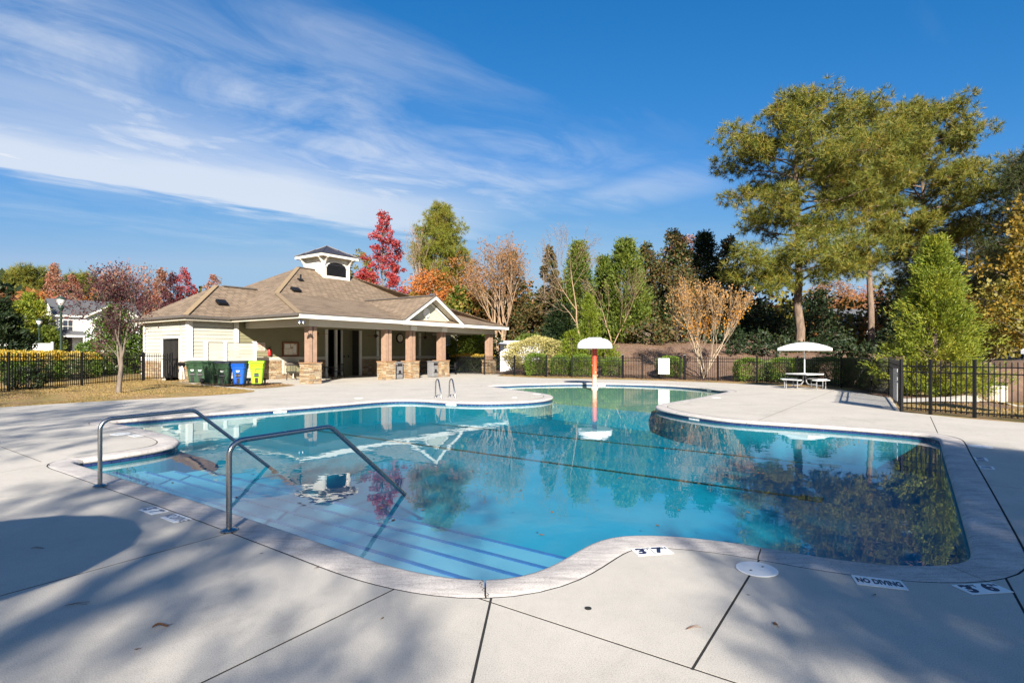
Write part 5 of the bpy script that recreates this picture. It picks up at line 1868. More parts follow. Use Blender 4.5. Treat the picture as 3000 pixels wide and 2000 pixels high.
def tubes_mesh(name, lines, mat, parent, sides=5):
    VV_, FF = [], []
    nv = 0
    for pts, rad in lines:
        P = np.asarray(pts, float)
        R = np.asarray(rad, float)
        k = sides if R[0] > .03 else 3
        T = np.gradient(P, axis=0)
        T = unit(T)
        ref = np.array([.3, .9, .1]) if abs(T[0, 2]) > .8 else np.array([0, 0, 1.0])
        X = unit(np.cross(T, ref))
        Y = np.cross(T, X)
        a = np.arange(k) * 2 * math.pi / k
        ringp = P[:, None] + (X[:, None] * np.cos(a)[None, :, None] + Y[:, None] * np.sin(a)[None, :, None]) * R[:, None, None]
        VV_.append(ringp.reshape(-1, 3))
        i = np.arange(len(P) - 1)[:, None] * k
        j = np.arange(k)[None]
        q = np.stack([i + j, i + (j + 1) % k, i + k + (j + 1) % k, i + k + j], -1).reshape(-1, 4) + nv
        FF.append(q)
        nv += len(P) * k
    return np_mesh(name, np.vstack(VV_), np.vstack(FF), mat, parent, 4, smooth=True)


def limb(p, d, L, r0, r1, rng, n=5, wob=.12, up=0.0):
    p = np.asarray(p, float)
    d = unit(np.asarray(d, float))
    pts = [p]
    for i in range(n):
        d = unit(d + rng.normal(0, wob, 3) + np.array([0, 0, up]))
        pts.append(pts[-1] + d * L / n)
    return np.array(pts), np.linspace(r0, r1, n + 1), d


def branching(p, d, L, r, depth, rng, kids=(3, 4), spread=.6, up=.06, ratio=.68, wob=.10, lines=None, tips=None, n=5, minr=.006, first=.35):
    """recursive limbs; fills lines with (points, radii) and tips with (point, direction)"""
    pts, rad, de = limb(p, d, L, r, max(minr, r * .5), rng, n, wob, up)
    lines.append((pts, rad))
    if depth == 0:
        tips.append((pts[-1], de))
        tips.append((pts[-2], de))
        return
    k = int(rng.integers(kids[0], kids[1] + 1))
    for i in range(k):
        u = first + (1 - first) * (i + rng.uniform(.2, 1.0)) / k
        u = min(u, .99)
        f = u * n
        b0 = pts[int(f)] + (pts[min(n, int(f) + 1)] - pts[int(f)]) * (f - int(f))
        ax = unit(np.cross(de, rng.normal(0, 1, 3)))
        nd = unit(de * math.cos(spread) + ax * math.sin(spread) * rng.uniform(.7, 1.3))
        branching(b0, nd, L * ratio * rng.uniform(.75, 1.15), r * .55 * (1 - .3 * u), depth - 1, rng, kids, spread, up, ratio, wob, lines, tips, max(3, n - 1), minr, first)
    branching(pts[-1], de, L * ratio * rng.uniform(.8, 1.0), r * .5, depth - 1, rng, kids, spread, up, ratio, wob, lines, tips, max(3, n - 1), minr, first)


def plant_root(name, label, cat, x, y, group=None, z=None):
    z = hz(x, y) - .03 if z is None else z
    return thing(name, label, cat, (x, y, z), 0, group), z


def needle_tufts(C, D, n, L, w, rng, tight=.75):
    """bundles of thin needles: one narrow triangle each"""
    m_ = len(C)
    d = unit(D[:, None] * tight + rng.normal(0, .5, (m_, n, 3)))
    side = unit(np.cross(d, rng.normal(0, 1, (m_, n, 3)))) * w
    base = C[:, None] + d * L * .04
    ln_ = (L * rng.uniform(.7, 1.15, (m_, n)))[..., None]
    V = np.stack([base - side, base + side, base + d * ln_], 2).reshape(-1, 3)
    return V, np.arange(len(V)).reshape(-1, 3)


def pine(x, y, h, R, base, r0, seed, label, mat='pine', lean=(0, 0), nb=46, tuft=26, group=None, prof=None, tl=.42, cl=.85, low=None, nneed=13, bark_='bark_pine', z=None):
    """a tall pine: trunk, whorls of limbs, needle tufts massed at the limb ends"""
    rng = np.random.default_rng(seed)
    root, z0 = plant_root('pine_tree', label, 'tree', x, y, group, z)
    nT = 10
    wob_ = .05
    u = np.linspace(0, 1, nT + 1)
    tp = np.c_[lean[0] * u ** 1.5 + np.r_[0, rng.normal(0, .05, nT)], lean[1] * u ** 1.5 + np.r_[0, rng.normal(0, .05, nT)], u * h * .97]
    lines = [(tp, r0 * (1 - .88 * u))]
    clumps = []
    prof = prof or (lambda q: (math.sin(math.pi * min(1, .16 + .80 * q)) ** .8))

    def trunk_at(zz_):
        return np.array([np.interp(zz_, tp[:, 2], tp[:, 0]), np.interp(zz_, tp[:, 2], tp[:, 1]), zz_])
    for i in range(nb):
        q = (i + rng.uniform(0, 1)) / nb
        zb = base + (h * .95 - base) * q ** 1.05
        az = i * 2.399 + rng.uniform(-.5, .5)
        L = max(.6, R * prof(q) * rng.uniform(.70, 1.12))
        rise = -.05 + .55 * q + rng.uniform(-.1, .15)
        p = trunk_at(zb)
        pts, rad, de = limb(p, (math.cos(az), math.sin(az), rise), L, max(.03, r0 * .26 * (1 - .6 * q)), .015, rng, 6, .09, .05)
        lines.append((pts, rad))
        k = max(2, int(L / (cl * .62)))
        lat = np.array([-math.sin(az), math.cos(az), 0])
        for j in range(k):
            f = .36 + .66 * (j + .5) / k
            f = min(f, 1.0)
            c = pts[0] + (pts[-1] - pts[0]) * f
            idx = min(5, int(f * 6))
            c = pts[idx] + (pts[min(6, idx + 1)] - pts[idx]) * (f * 6 - idx if idx < 6 else 0)
            off = rng.normal(0, cl * .30, 3) * np.array([1, 1, .6]) + lat * rng.normal(0, .12 * L * f)
            cc_ = c + off
            clumps.append((*cc_, cl * rng.uniform(.5, 1.3), .64))
            if j % 2 == 0:
                lines.append((np.array([c - (pts[-1] - pts[0]) * .08, cc_]), np.array([.025, .012])))
    for j in range(5):
        clumps.append((*(trunk_at(h * (.90 + .02 * j)) + rng.normal(0, .35, 3)), cl * .7, .8))
    if low:
        for (dx, dy, dz, r, f) in low:
            c = np.array([dx, dy, dz])
            b0 = trunk_at(max(1.0, dz - .6))
            lines.append((np.array([b0, (b0 + c) / 2 + (0, 0, .3), c]), np.array([.09, .06, .02])))
            for k in range(int(15 * r)):
                clumps.append((*(c + rng.normal(0, r * .45, 3) * np.array([1, 1, .5])), cl * rng.uniform(.6, 1.0), .6))
    tubes_mesh('trunk', lines, M[bark_], root, 9)
    P, D = blob_points(clumps, tuft, rng, .25)
    D = unit(D + np.array([0, 0, .45]))
    V, Fc = needle_tufts(P, D, nneed, tl, tl * .034, rng, .5)
    np_mesh('crown', V, Fc, FOL[mat], root, 3)
    return root


def leafy(name, x, y, h, R, base, seed, label, mat, cover=3.0, leaf=(.22, .13), nclump=46, shape='oval', trunk=.16, bark_='bark_grey', group=None, cr=.62, depth=2, z=None, gaps=.0, cat='tree', mats2=None, shell=.35):
    """a leafy tree: limbs and a crown of leaf clumps inside an uneven outline"""
    rng = np.random.default_rng(seed)
    root, z0 = plant_root(name, label, cat, x, y, group, z)
    clumps = []
    for i in range(nclump):
        q = (i + rng.uniform(0, 1)) / nclump
        if shape == 'oval':
            pr_ = math.sqrt(max(0.02, 1 - (2 * q - 1) ** 2)) ** .8
        elif shape == 'cone':
            pr_ = (1 - q) ** .75 * min(1, .55 + q * 4)
        elif shape == 'column':
            pr_ = min(1, (1 - q) * 3 + .15) * min(1, .6 + q * 3)
        elif shape == 'flame':
            pr_ = math.sin(math.pi * min(1, .12 + .86 * q ** .75)) ** .8 * (1 - .3 * q)
        else:
            pr_ = 1.0
        rr = R * pr_ * math.sqrt(rng.uniform(.12, 1.0)) * rng.uniform(.75, 1.12)
        az = rng.uniform(0, 2 * math.pi)
        zz_ = base + (h - base) * q
        clumps.append((rr * math.cos(az), rr * math.sin(az), zz_, cr * R * rng.uniform(.36, .66) * (.55 + .45 * pr_), .8))
    lines = [limb((0, 0, 0), (0, 0, 1), h * .9, trunk, trunk * .15, rng, 8, .04)[:2]]
    tp = lines[0][0]
    for c in clumps[::2]:
        zb = max(base * .6, c[2] - (.25 + .5 * rng.uniform()) * math.hypot(c[0], c[1]) - .2)
        b0 = np.array([np.interp(zb, tp[:, 2], tp[:, 0]), np.interp(zb, tp[:, 2], tp[:, 1]), zb])
        e = np.array(c[:3])
        mid_ = (b0 + e) / 2 + rng.normal(0, .08 * R, 3)
        lines.append((np.array([b0, mid_, e]), np.array([max(.02, trunk * .35), trunk * .2, .012])))
    tubes_mesh('trunk', lines, M[bark_], root, 6)
    want = min(15000, cover * 2 * R * (h - base) / (leaf[0] * leaf[1] * .5))
    P, D = blob_points(clumps, want / sum(c_[3] ** 2 for c_ in clumps), rng, shell)
    if gaps:
        P_keep = rng.uniform(0, 1, len(P)) > gaps * ((P[:, 2] - base) / (h - base))
        P, D = P[P_keep], D[P_keep]
    if mats2:
        sel = rng.uniform(0, 1, len(P)) < mats2[1]
        V, Fc = leaf_quads(P[sel], D[sel], leaf[0], leaf[1], rng)
        np_mesh('leaves', V, Fc, FOL[mats2[0]], root, 4)
        P, D = P[~sel], D[~sel]
    V, Fc = leaf_quads(P, D, leaf[0], leaf[1], rng)
    np_mesh('crown', V, Fc, FOL[mat], root, 4)
    return root


def conifer(name, x, y, h, R, base, seed, label, mat, nspray=420, leaf=(.30, .07), per=16, tip=.10, droop=.0, group=None, z=None, pw=.8, trunk=.14, bark_='bark_dark', ragged=.18, cat='tree', feather=.42):
    """a conical conifer of overlapping feathery sprays"""
    rng = np.random.default_rng(seed)
    root, z0 = plant_root(name, label, cat, x, y, group, z)
    lines = [limb((0, 0, 0), (0, 0, 1), h * .97, trunk, .015, rng, 8, .015)[:2]]
    q = rng.uniform(0, 1, nspray) ** 1.25
    az = rng.uniform(0, 2 * math.pi, nspray)
    rmax = R * ((1 - q) ** pw * (1 - tip) + tip * (1 - q)) * np.minimum(1, .62 + q * 3.5)
    lump = 1 + ragged * np.sin(az * 3 + q * 17 + seed) + rng.uniform(-ragged, ragged, nspray)
    rr = rmax * lump * rng.uniform(.62, 1.0, nspray)
    C = np.c_[rr * np.cos(az), rr * np.sin(az), base + (h - base) * q]
    out = np.c_[np.cos(az), np.sin(az), np.full(nspray, .55 - droop)]
    for i in range(0, nspray, 7):
        lines.append((np.array([[0, 0, max(.1, C[i, 2] - .35 * rr[i])], C[i]]), np.array([.022, .008])))
    tubes_mesh('trunk', lines, M[bark_], root, 6)
    sz = feather * (R / 1.6) ** .5
    t_ = rng.uniform(-.5, 1, (nspray, per))
    od = unit(out)
    P = C[:, None] + od[:, None] * (t_ * sz)[..., None] + rng.normal(0, sz * .24, (nspray, per, 3))
    Dd = unit(od[:, None] + rng.normal(0, .30, (nspray, per, 3)) + np.array([0, 0, .25 - droop]))
    V, Fc = leaf_quads(P.reshape(-1, 3), Dd.reshape(-1, 3) * 1.5, leaf[0], leaf[1], rng)
    np_mesh('crown', V, Fc, FOL[mat], root, 4)
    return root


def bare(name, x, y, h, seed, label, bark_='bark_grey', stems=1, spread=.5, depth=4, leafmat=None, leafn=0, leaf=(.16, .1), r0=.16, trunk_frac=.34, kids=(2, 3), up=.07, lean=(0, 0, 1), group=None, z=None, cat='tree', ratio=.70, fan=.25, leafmat2=None, leaf_r=.25, minr=.006):
    """an open-branched tree, bare or with few leaves left"""
    rng = np.random.default_rng(seed)
    root, z0 = plant_root(name, label, cat, x, y, group, z)
    lines, tips = [], []
    for s in range(stems):
        a = 2 * math.pi * s / stems + rng.uniform(-.3, .3)
        d = unit(np.array([lean[0] + (fan * math.cos(a) if stems > 1 else 0), lean[1] + (fan * math.sin(a) if stems > 1 else 0), lean[2]]))
        branching((.06 * math.cos(a), .06 * math.sin(a), 0) if stems > 1 else (0, 0, 0), d, h * trunk_frac, r0, depth, rng, kids, spread, up, ratio, .09, lines, tips, 5, minr)
    zs = max(l[0][:, 2].max() for l in lines)
    k = h / zs
    lines = [(p * np.array([1, 1, k]), r) for p, r in lines]
    tubes_mesh('trunk', lines, M[bark_], root, 7)
    if leafmat:
        T = np.array([t[0] for t in tips]) * np.array([1, 1, k])
        Dn = np.array([t[1] for t in tips])
        i = rng.integers(0, len(T), leafn)
        P = T[i] + rng.normal(0, leaf_r, (leafn, 3)) - Dn[i] * rng.uniform(0, leaf_r * 2, leafn)[:, None]
        m_ = np.ones(leafn, bool)
        if leafmat2:
            m_ = ~leafmat2[1](P, h, rng)
            V, Fc = leaf_quads(P[~m_], Dn[i][~m_], leaf[0], leaf[1], rng)
            if len(V):
                np_mesh('leaves', V, Fc, FOL[leafmat2[0]], root, 4)
        V, Fc = leaf_quads(P[m_], Dn[i][m_], leaf[0], leaf[1], rng)
        np_mesh('crown', V, Fc, FOL[leafmat], root, 4)
    return root


def shrub(name, x, y, dims, seed, label, mat, dens=900, leaf=(.07, .045), group=None, z=None, box=.0, top=None, rz=0.0, cat='shrub', lumpy=.10):
    """a clipped or rounded shrub: leaves through its outer layer over twigs"""
    rng = np.random.default_rng(seed)
    root, z0 = plant_root(name, label, cat, x, y, group, z)
    root.rotation_euler = (0, 0, rz)
    w, d, h = dims
    n = int(dens * (w * d + h * (w + d)))
    u = unit(rng.normal(0, 1, (n, 3)))
    u[:, 2] = np.where(u[:, 2] < -.75, -u[:, 2], u[:, 2])
    e = 2.0 + box * 6
    nn_ = (np.abs(u) ** e).sum(1, keepdims=True) ** (1 / e)
    s = u / nn_
    lump = 1 + lumpy * (np.sin(s[:, 0] * 7 + seed) * np.cos(s[:, 1] * 6 + seed * 2) + .6 * np.sin(s[:, 2] * 9 + s[:, 0] * 5)) + rng.normal(0, .03, n)
    rad = (1 - .30 * rng.uniform(0, 1, n) ** 2.0) * lump
    P = s * rad[:, None] * np.array([w / 2, d / 2, h / 2]) + np.array([0, 0, h / 2])
    ok = P[:, 2] > .02
    P, D = P[ok], u[ok]
    lines = []
    for k in range(9):
        a = rng.uniform(0, 2 * math.pi)
        lines.append(limb((rng.normal(0, w * .1), rng.normal(0, d * .1), 0), (math.cos(a) * w * .5, math.sin(a) * d * .5, h), math.hypot(h, w * .3) * .75, .02, .006, rng, 4, .1)[:2])
    tubes_mesh('stems', lines, M['bark_dark'], root, 5)
    if top:
        m_ = (P[:, 2] > h * top[1]) & (rng.uniform(0, 1, len(P)) < top[2])
        V, Fc = leaf_quads(P[m_], D[m_], leaf[0], leaf[1], rng)
        np_mesh('tips', V, Fc, FOL[top[0]], root, 4)
        P, D = P[~m_], D[~m_]
    V, Fc = leaf_quads(P, D, leaf[0], leaf[1], rng)
    np_mesh('foliage', V, Fc, FOL[mat], root, 4)
    return root


def xy(px, Y):
    return (px - CX) / F * Y


def top_h(px_y, Y, x):
    return CAMH - (px_y - CY) / F * Y - hz(x, Y)


G_PINE = 'tall pines at the right'
# the big pines at the right
for px, Y, ty, R, seed, mat, base_f, r0, lean, lab, kw in (
        (2342, 40, 272, 6.0, 3, 'pine', .44, .34, (-.3, 0), 'tall broad pine whose trunk rises behind the picnic umbrella', dict(nb=46, low=[(-3.9, -2.2, 6.5, 2.5, 1), (-1.4, -2.8, 6.9, 2.2, 1), (2.2, -2.4, 7.4, 2.6, 1), (-3.0, -1.8, 5.2, 1.9, 1), (1.0, -2.6, 5.9, 1.5, 1), (3.6, -1.4, 6.6, 1.9, 1)])),
        (2558, 43, 272, 4.3, 8, 'pine', .48, .27, (-1.1, 0), 'tall slim pine with pale bare lower trunk, middle of the three', dict(nb=42)),
        (2700, 47, 292, 7.0, 15, 'pine', .38, .36, (.3, 0), 'tall pine with brown-tinged crown behind the bright cedar', dict(nb=60))):
    x = xy(px, Y)
    h = top_h(ty, Y, x)
    pine(x, Y, h, R, h * base_f, r0, seed, lab, mat, lean, group=G_PINE, tl=.46, cl=.84, tuft=25, nneed=20, **kw)
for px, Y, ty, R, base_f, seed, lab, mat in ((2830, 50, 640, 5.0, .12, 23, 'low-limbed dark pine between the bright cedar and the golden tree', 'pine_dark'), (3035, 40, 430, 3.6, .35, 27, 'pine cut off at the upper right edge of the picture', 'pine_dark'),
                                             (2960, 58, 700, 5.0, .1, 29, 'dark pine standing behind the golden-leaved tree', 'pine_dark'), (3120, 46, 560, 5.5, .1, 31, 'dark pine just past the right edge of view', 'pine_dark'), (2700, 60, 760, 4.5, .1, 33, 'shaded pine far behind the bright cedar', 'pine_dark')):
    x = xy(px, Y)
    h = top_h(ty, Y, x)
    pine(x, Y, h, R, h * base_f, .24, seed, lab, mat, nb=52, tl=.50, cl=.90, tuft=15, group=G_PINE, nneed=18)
# bright cedar before them, golden tree at the edge
x = xy(2738, 20.5)
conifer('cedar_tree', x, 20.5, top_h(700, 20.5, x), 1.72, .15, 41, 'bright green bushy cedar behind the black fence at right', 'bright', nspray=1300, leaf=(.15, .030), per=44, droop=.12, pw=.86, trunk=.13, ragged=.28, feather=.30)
x = xy(3050, 22)
leafy('maple_tree', x, 22, top_h(575, 22, x), 2.2, 2.3, 43, 'golden-leaved young tree at the right edge behind the fence', 'gold', leaf=(.17, .12), nclump=90, shape='oval', trunk=.09, cr=.42, cover=2.0, shell=.1)
x = xy(3010, 21)
leafy('maple_tree', xy(2900, 27), 27, 4.2, 2.4, .9, 44, 'dark olive-gold understorey tree left of the golden tree', 'olive', leaf=(.2, .14), nclump=40, shape='oval', trunk=.08, cr=.62)
# dark evergreens under the pines; low front row added in place of bank shade
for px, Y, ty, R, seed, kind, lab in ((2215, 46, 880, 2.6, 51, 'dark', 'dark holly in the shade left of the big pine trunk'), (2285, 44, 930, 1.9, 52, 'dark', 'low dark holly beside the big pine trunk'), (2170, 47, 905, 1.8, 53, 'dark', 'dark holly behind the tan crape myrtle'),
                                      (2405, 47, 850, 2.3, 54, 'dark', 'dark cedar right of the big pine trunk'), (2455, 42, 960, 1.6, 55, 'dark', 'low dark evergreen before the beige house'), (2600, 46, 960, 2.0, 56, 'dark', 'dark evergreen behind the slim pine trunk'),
                                      (2650, 40, 900, 2.2, 57, 'dark', 'dark evergreen left of the bright cedar'), (2125, 41, 950, 1.9, 58, 'dark', 'low dark holly directly behind the crape myrtle'), (2215, 40, 975, 1.9, 59, 'dark', 'low dark holly between the crape myrtle and the pine trunk'), (2275, 39, 990, 1.6, 60, 'dark', 'lowest dark holly just left of the pine trunk'), (2160, 36.5, 1000, 1.3, 61, 'dark', 'added dark holly standing in for shade right of the crape myrtle stems'), (2250, 36, 1003, 1.3, 62, 'dark', 'added dark holly standing in for shade above the boxwood left of the umbrella'), (2390, 37, 995, 1.5, 63, 'dark', 'added dark holly standing in for shade above the boxwoods right of the umbrella'), (2460, 36, 1000, 1.4, 64, 'dark', 'added dark holly standing in for shade on the bank before the beige house'), (2530, 35, 1003, 1.3, 65, 'dark', 'added dark holly standing in for shade left of the slim pine trunk base'), (2320, 37.5, 1000, 1.3, 66, 'dark', 'added dark holly standing in for shade at the foot of the big pine')):
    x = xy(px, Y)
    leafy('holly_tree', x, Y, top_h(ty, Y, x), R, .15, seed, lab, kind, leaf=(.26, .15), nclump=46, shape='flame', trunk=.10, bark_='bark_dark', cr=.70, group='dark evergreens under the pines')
# tan crape myrtle
x, Y = xy(2063, 32.2), 32.2
bare('crape_myrtle', x, Y, top_h(800, Y, x), 61, 'vase-shaped crape myrtle with tan and orange leaves behind the fence', 'bark_pale', stems=8, spread=.21, depth=3, leafmat='tan', leafn=3300, leaf=(.14, .08), r0=.040, trunk_frac=.40, kids=(3, 4), up=.04, fan=.31, ratio=.66,
     leafmat2=('crape_orange', lambda P, h, r: (P[:, 2] < h * .58 + P[:, 0] * .25) & (r.uniform(0, 1, len(P)) < .75)), leaf_r=.14)
# magnolias and tall conifers along the bank
for px, Y, ty, R, base, seed, lab in ((1895, 50, 715, 2.2, .4, 71, 'dark magnolia left of the taller one on the bank'), (1975, 49, 680, 3.0, .3, 72, 'tallest glossy dark magnolia on the mulch bank'), (2140, 52, 695, 2.7, .6, 73, 'dark magnolia rising behind the crape myrtle'),
                                      (1610, 54, 722, 1.7, .8, 74, 'brown-tinged magnolia right of the bare tree'), (1505, 56, 740, 2.2, .5, 75, 'brown-tinged magnolia behind the big bare tree'), (1905, 44, 940, 1.6, .1, 76, 'low glossy magnolia skirt at the top of the bank'), (1985, 45, 930, 1.9, .1, 77, 'broad low magnolia behind the white board')):
    x = xy(px, Y)
    leafy('magnolia_tree', x, Y, top_h(ty, Y, x), R, base, seed, lab, 'magnolia', leaf=(.30, .15), nclump=95, shape='flame' if ty < 900 else 'oval', trunk=.13, bark_='bark_grey', cr=.66, cover=4.2, group='magnolias on the bank')
for px, Y, ty, R, seed, lab, mat in ((1695, 51, 712, 1.9, 81, 'tall green arborvitae left of the other on the bank', 'conifer'), (1832, 47, 708, 2.3, 82, 'tallest full arborvitae centre of the mulch bank', 'conifer'), (1772, 52, 752, 1.5, 83, 'thinner arborvitae between the two tall ones', 'conifer'),
                                     (2063, 52, 688, 2.2, 84, 'dark blue-green cedar top behind the crape myrtle', 'dark'), (1345, 58, 845, 1.9, 85, 'green arborvitae right of the porch gable', 'conifer'), (1395, 50, 960, 1.4, 86, 'short green conifer beside the porch end', 'conifer'), (1645, 50, 900, 1.8, 87, 'shadowed conifer behind the round variegated shrub', 'dark')):
    x = xy(px, Y)
    conifer('arborvitae', x, Y, top_h(ty, Y, x), R, .1, seed, lab, mat, nspray=1000, leaf=(.34, .09), per=18, group='tall conifers on the bank', pw=.58, tip=.16, feather=.50)
x = xy(1727, 38.5)
conifer('cypress', x, 38.5, top_h(862, 38.5, x), 1.05, .1, 91, 'small yellow-green cypress behind the mushroom fountain', 'lime', nspray=420, leaf=(.20, .05), per=16, pw=.85, ragged=.25)
conifer('cypress', xy(1678, 38.2), 38.2, 2.4, 1.05, .05, 92, 'short yellow-green cypress left of the pointed one', 'lime', nspray=260, leaf=(.20, .05), per=16, pw=.6, ragged=.25)
conifer('cypress', xy(1772, 37.6), 37.6, 1.7, 1.15, .02, 93, 'lowest yellow-green cypress under the mushroom dome', 'lime', nspray=240, leaf=(.20, .05), per=16, pw=.6, ragged=.3)
# bare trees
x = xy(1468, 53)
bare('bare_tree', x, 53, top_h(682, 53, x), 101, 'large bare-limbed tree with rusty twigs right of the gable', 'bark_tan', stems=4, spread=.42, depth=4, leafmat='rust', leafn=3000, leaf=(.20, .12), r0=.18, trunk_frac=.36, kids=(3, 3), fan=.22, up=.05, ratio=.68, leaf_r=.3, minr=.012)
x = xy(1703, 46)
bare('bare_tree', x, 46, top_h(650, 46, x), 107, 'pale leafless tree with forked limbs left of the fountain', 'bark_tan', stems=1, spread=.62, depth=5, r0=.10, trunk_frac=.36, kids=(2, 3), up=.05, ratio=.72, minr=.011)
x = xy(1795, 45)
bare('bare_tree', x, 45, 6.5, 109, 'thin leafless sapling between the arborvitaes', 'bark_tan', stems=2, spread=.5, depth=3, r0=.05, trunk_frac=.40, kids=(3, 4), up=.03, fan=.35, minr=.009)
x = xy(1207, 62)
bare('bare_tree', x, 62, top_h(640, 62, x), 113, 'slender bare birch between the crimson tree and the pine', 'bark_pale', stems=2, spread=.30, depth=3, leafmat='rust', leafn=250, leaf=(.18, .12), r0=.10, trunk_frac=.5, kids=(3, 4), up=.08, fan=.06, minr=.012)
# behind the clubhouse
x = xy(1122, 62)
leafy('sweetgum_tree', x, 62, top_h(620, 62, x), 3.7, 1.2, 121, 'crimson sweetgum standing behind the clubhouse roof', 'red', leaf=(.25, .18), nclump=170, shape='flame', trunk=.14, cr=.36, gaps=.40, shell=.1, cover=3.4)
x = xy(1288, 66)
h = top_h(592, 66, x)
pine(x, 66, h, 4.6, h * .38, .30, 123, 'green pine rising alone behind the porch gable', 'pine_lit', nb=80, tl=.52, cl=.80, tuft=19, nneed=20, prof=lambda q: (1 - q) ** .45 * min(1, .55 + 1.3 * q))
for px, Y, ty, R, seed, mat, lab in ((1260, 60, 800, 3.6, 131, 'orange', 'orange-leaved tree below the lone pine'), (1345, 64, 760, 3.0, 132, 'rust', 'rusty-leaved tree right of the lone pine'), (1205, 58, 860, 2.2, 133, 'olive', 'olive tree between the crimson and orange trees'),
                                     (1425, 60, 850, 3.0, 134, 'olive', 'olive-brown tree behind the large bare tree'), (1050, 70, 735, 2.2, 135, 'olive', 'olive tree behind the cupola'), (1580, 60, 860, 3.0, 136, 'magnolia', 'dark green broadleaf tree in the gap between magnolias'),
                                     (1440, 46, 985, 1.6, 137, 'dark', 'dark shrubby tree behind the white shed'), (1760, 58, 850, 3.0, 138, 'olive', 'olive tree filling the gap behind the arborvitaes'), (2100, 60, 800, 3.6, 139, 'dark', 'dark woodland tree behind the crape myrtle'),
                                     (2440, 85, 830, 4.4, 140, 'rust', 'rusty autumn tree beyond the beige house'), (2530, 88, 850, 4.5, 141, 'pinkred', 'reddish autumn tree right of the beige house'), (2010, 66, 690, 2.6, 142, 'pinkred', 'pink-red treetop peeking behind the tall magnolia')):
    x = xy(px, Y)
    leafy('autumn_tree' if mat in ('orange', 'rust', 'olive', 'pinkred') else 'broadleaf_tree', x, Y, top_h(ty, Y, x), R, .6, seed, lab, mat, leaf=(.26, .17), nclump=70, shape='oval', trunk=.16, cr=.60, group='trees behind the clubhouse and bank', gaps=.25)
# trees beyond the lawn at the left
for px, Y, ty, R, seed, kind, lab in ((10, 92, 842, 4.0, 151, 'pinkred', 'dull red tree at the far left edge'), (45, 112, 795, 3.4, 152, 'pine', 'round-topped green pine at far left'), (92, 108, 790, 5.4, 153, 'pine', 'broad green pine above the white vinyl fence'), (75, 84, 850, 3.0, 154, 'pinkred', 'rosy tree before the broad green pine'),
                                      (118, 86, 858, 3.2, 155, 'orange', 'orange-brown tree left of the white house'), (160, 100, 775, 3.4, 156, 'pinkred', 'tall rosy sweetgum behind the white house roof'), (212, 98, 805, 2.8, 157, 'pinkred', 'coral red sweetgum right of the tall rosy one'), (245, 106, 808, 4.4, 158, 'pine', 'green pine behind the white house ridge'),
                                      (300, 96, 812, 3.2, 159, 'orange', 'orange tree right of the far green pine'), (325, 92, 768, 3.0, 160, 'pinkbare', 'pale pinkish tall tree behind the plum tree'), (385, 94, 765, 3.0, 161, 'pinkbare', 'thin pale tall tree left of the wing roof'), (470, 92, 785, 2.6, 162, 'pinkred', 'rosy sweetgum above the wing roof'),
                                      (538, 96, 785, 3.0, 163, 'red', 'red sweetgum right of the rosy one above the wing roof'), (505, 90, 800, 2.8, 164, 'purple', 'plum-red tree between two sweetgums above the wing'), (628, 98, 805, 3.2, 165, 'pinkred', 'orange-red treetop over the wing ridge'), (430, 100, 860, 4.0, 166, 'rust', 'rusty tree mass left of the wing roof')):
    x = xy(px, Y)
    h = top_h(ty, Y, x)
    if kind == 'pine':
        pine(x, Y, h, R, h * .35, .24, seed, lab, 'pine', nb=34, tl=1.0, cl=1.5, tuft=10, nneed=12, group='far trees at the left')
    elif kind == 'pinkbare':
        bare('autumn_tree', x, Y, h, seed, lab, 'bark_grey', stems=3, spread=.32, depth=3, leafmat='pinkred', leafn=1500, leaf=(.36, .24), r0=.12, trunk_frac=.42, kids=(3, 4), up=.09, fan=.12, leaf_r=.5, group='far trees at the left', minr=.02)
    else:
        leafy('autumn_tree', x, Y, h, R, .8, seed, lab, kind, leaf=(.30, .20), nclump=80, shape='flame', trunk=.16, cr=.58, group='far trees at the left', gaps=.3)
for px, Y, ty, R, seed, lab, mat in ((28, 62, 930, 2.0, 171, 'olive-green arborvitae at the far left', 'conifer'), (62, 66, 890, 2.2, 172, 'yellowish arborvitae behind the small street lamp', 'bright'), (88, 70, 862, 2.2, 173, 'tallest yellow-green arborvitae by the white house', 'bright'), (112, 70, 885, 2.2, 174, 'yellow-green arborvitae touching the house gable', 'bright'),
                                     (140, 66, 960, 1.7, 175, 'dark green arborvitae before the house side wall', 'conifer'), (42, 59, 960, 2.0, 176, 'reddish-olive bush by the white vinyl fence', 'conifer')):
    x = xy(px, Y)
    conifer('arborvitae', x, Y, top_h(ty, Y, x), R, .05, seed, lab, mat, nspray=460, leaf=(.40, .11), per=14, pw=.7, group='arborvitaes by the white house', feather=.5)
x = xy(-12, 33)
conifer('spruce_tree', x, 33, top_h(885, 33, x), 1.9, .05, 181, 'near-black evergreen cut by the left edge of the picture', 'dark', nspray=620, leaf=(.3, .08), per=18, pw=.6)
x, Y = xy(335, 33.5), 33.5
leafy('holly_tree', x, Y, top_h(895, Y, x), 2.0, .1, 183, 'glossy green holly cone behind the plum tree', 'holly', cover=6.0, leaf=(.15, .10), nclump=110, shape='flame', trunk=.09, cr=.55)
# plum tree on the lawn
pb = g(347, 1150, .15)
x, Y = float(pb[0]), float(pb[1])
bare('plum_tree', x, Y, 4.75, 191, 'small plum tree with thinning purple leaves on the tan lawn', 'bark_grey', stems=1, spread=.50, depth=4, leafmat='purple', leafn=3300, leaf=(.085, .055), r0=.095, trunk_frac=.30, kids=(3, 4), up=.045, lean=(.10, 0, 1), ratio=.74, leaf_r=.12, minr=.005)
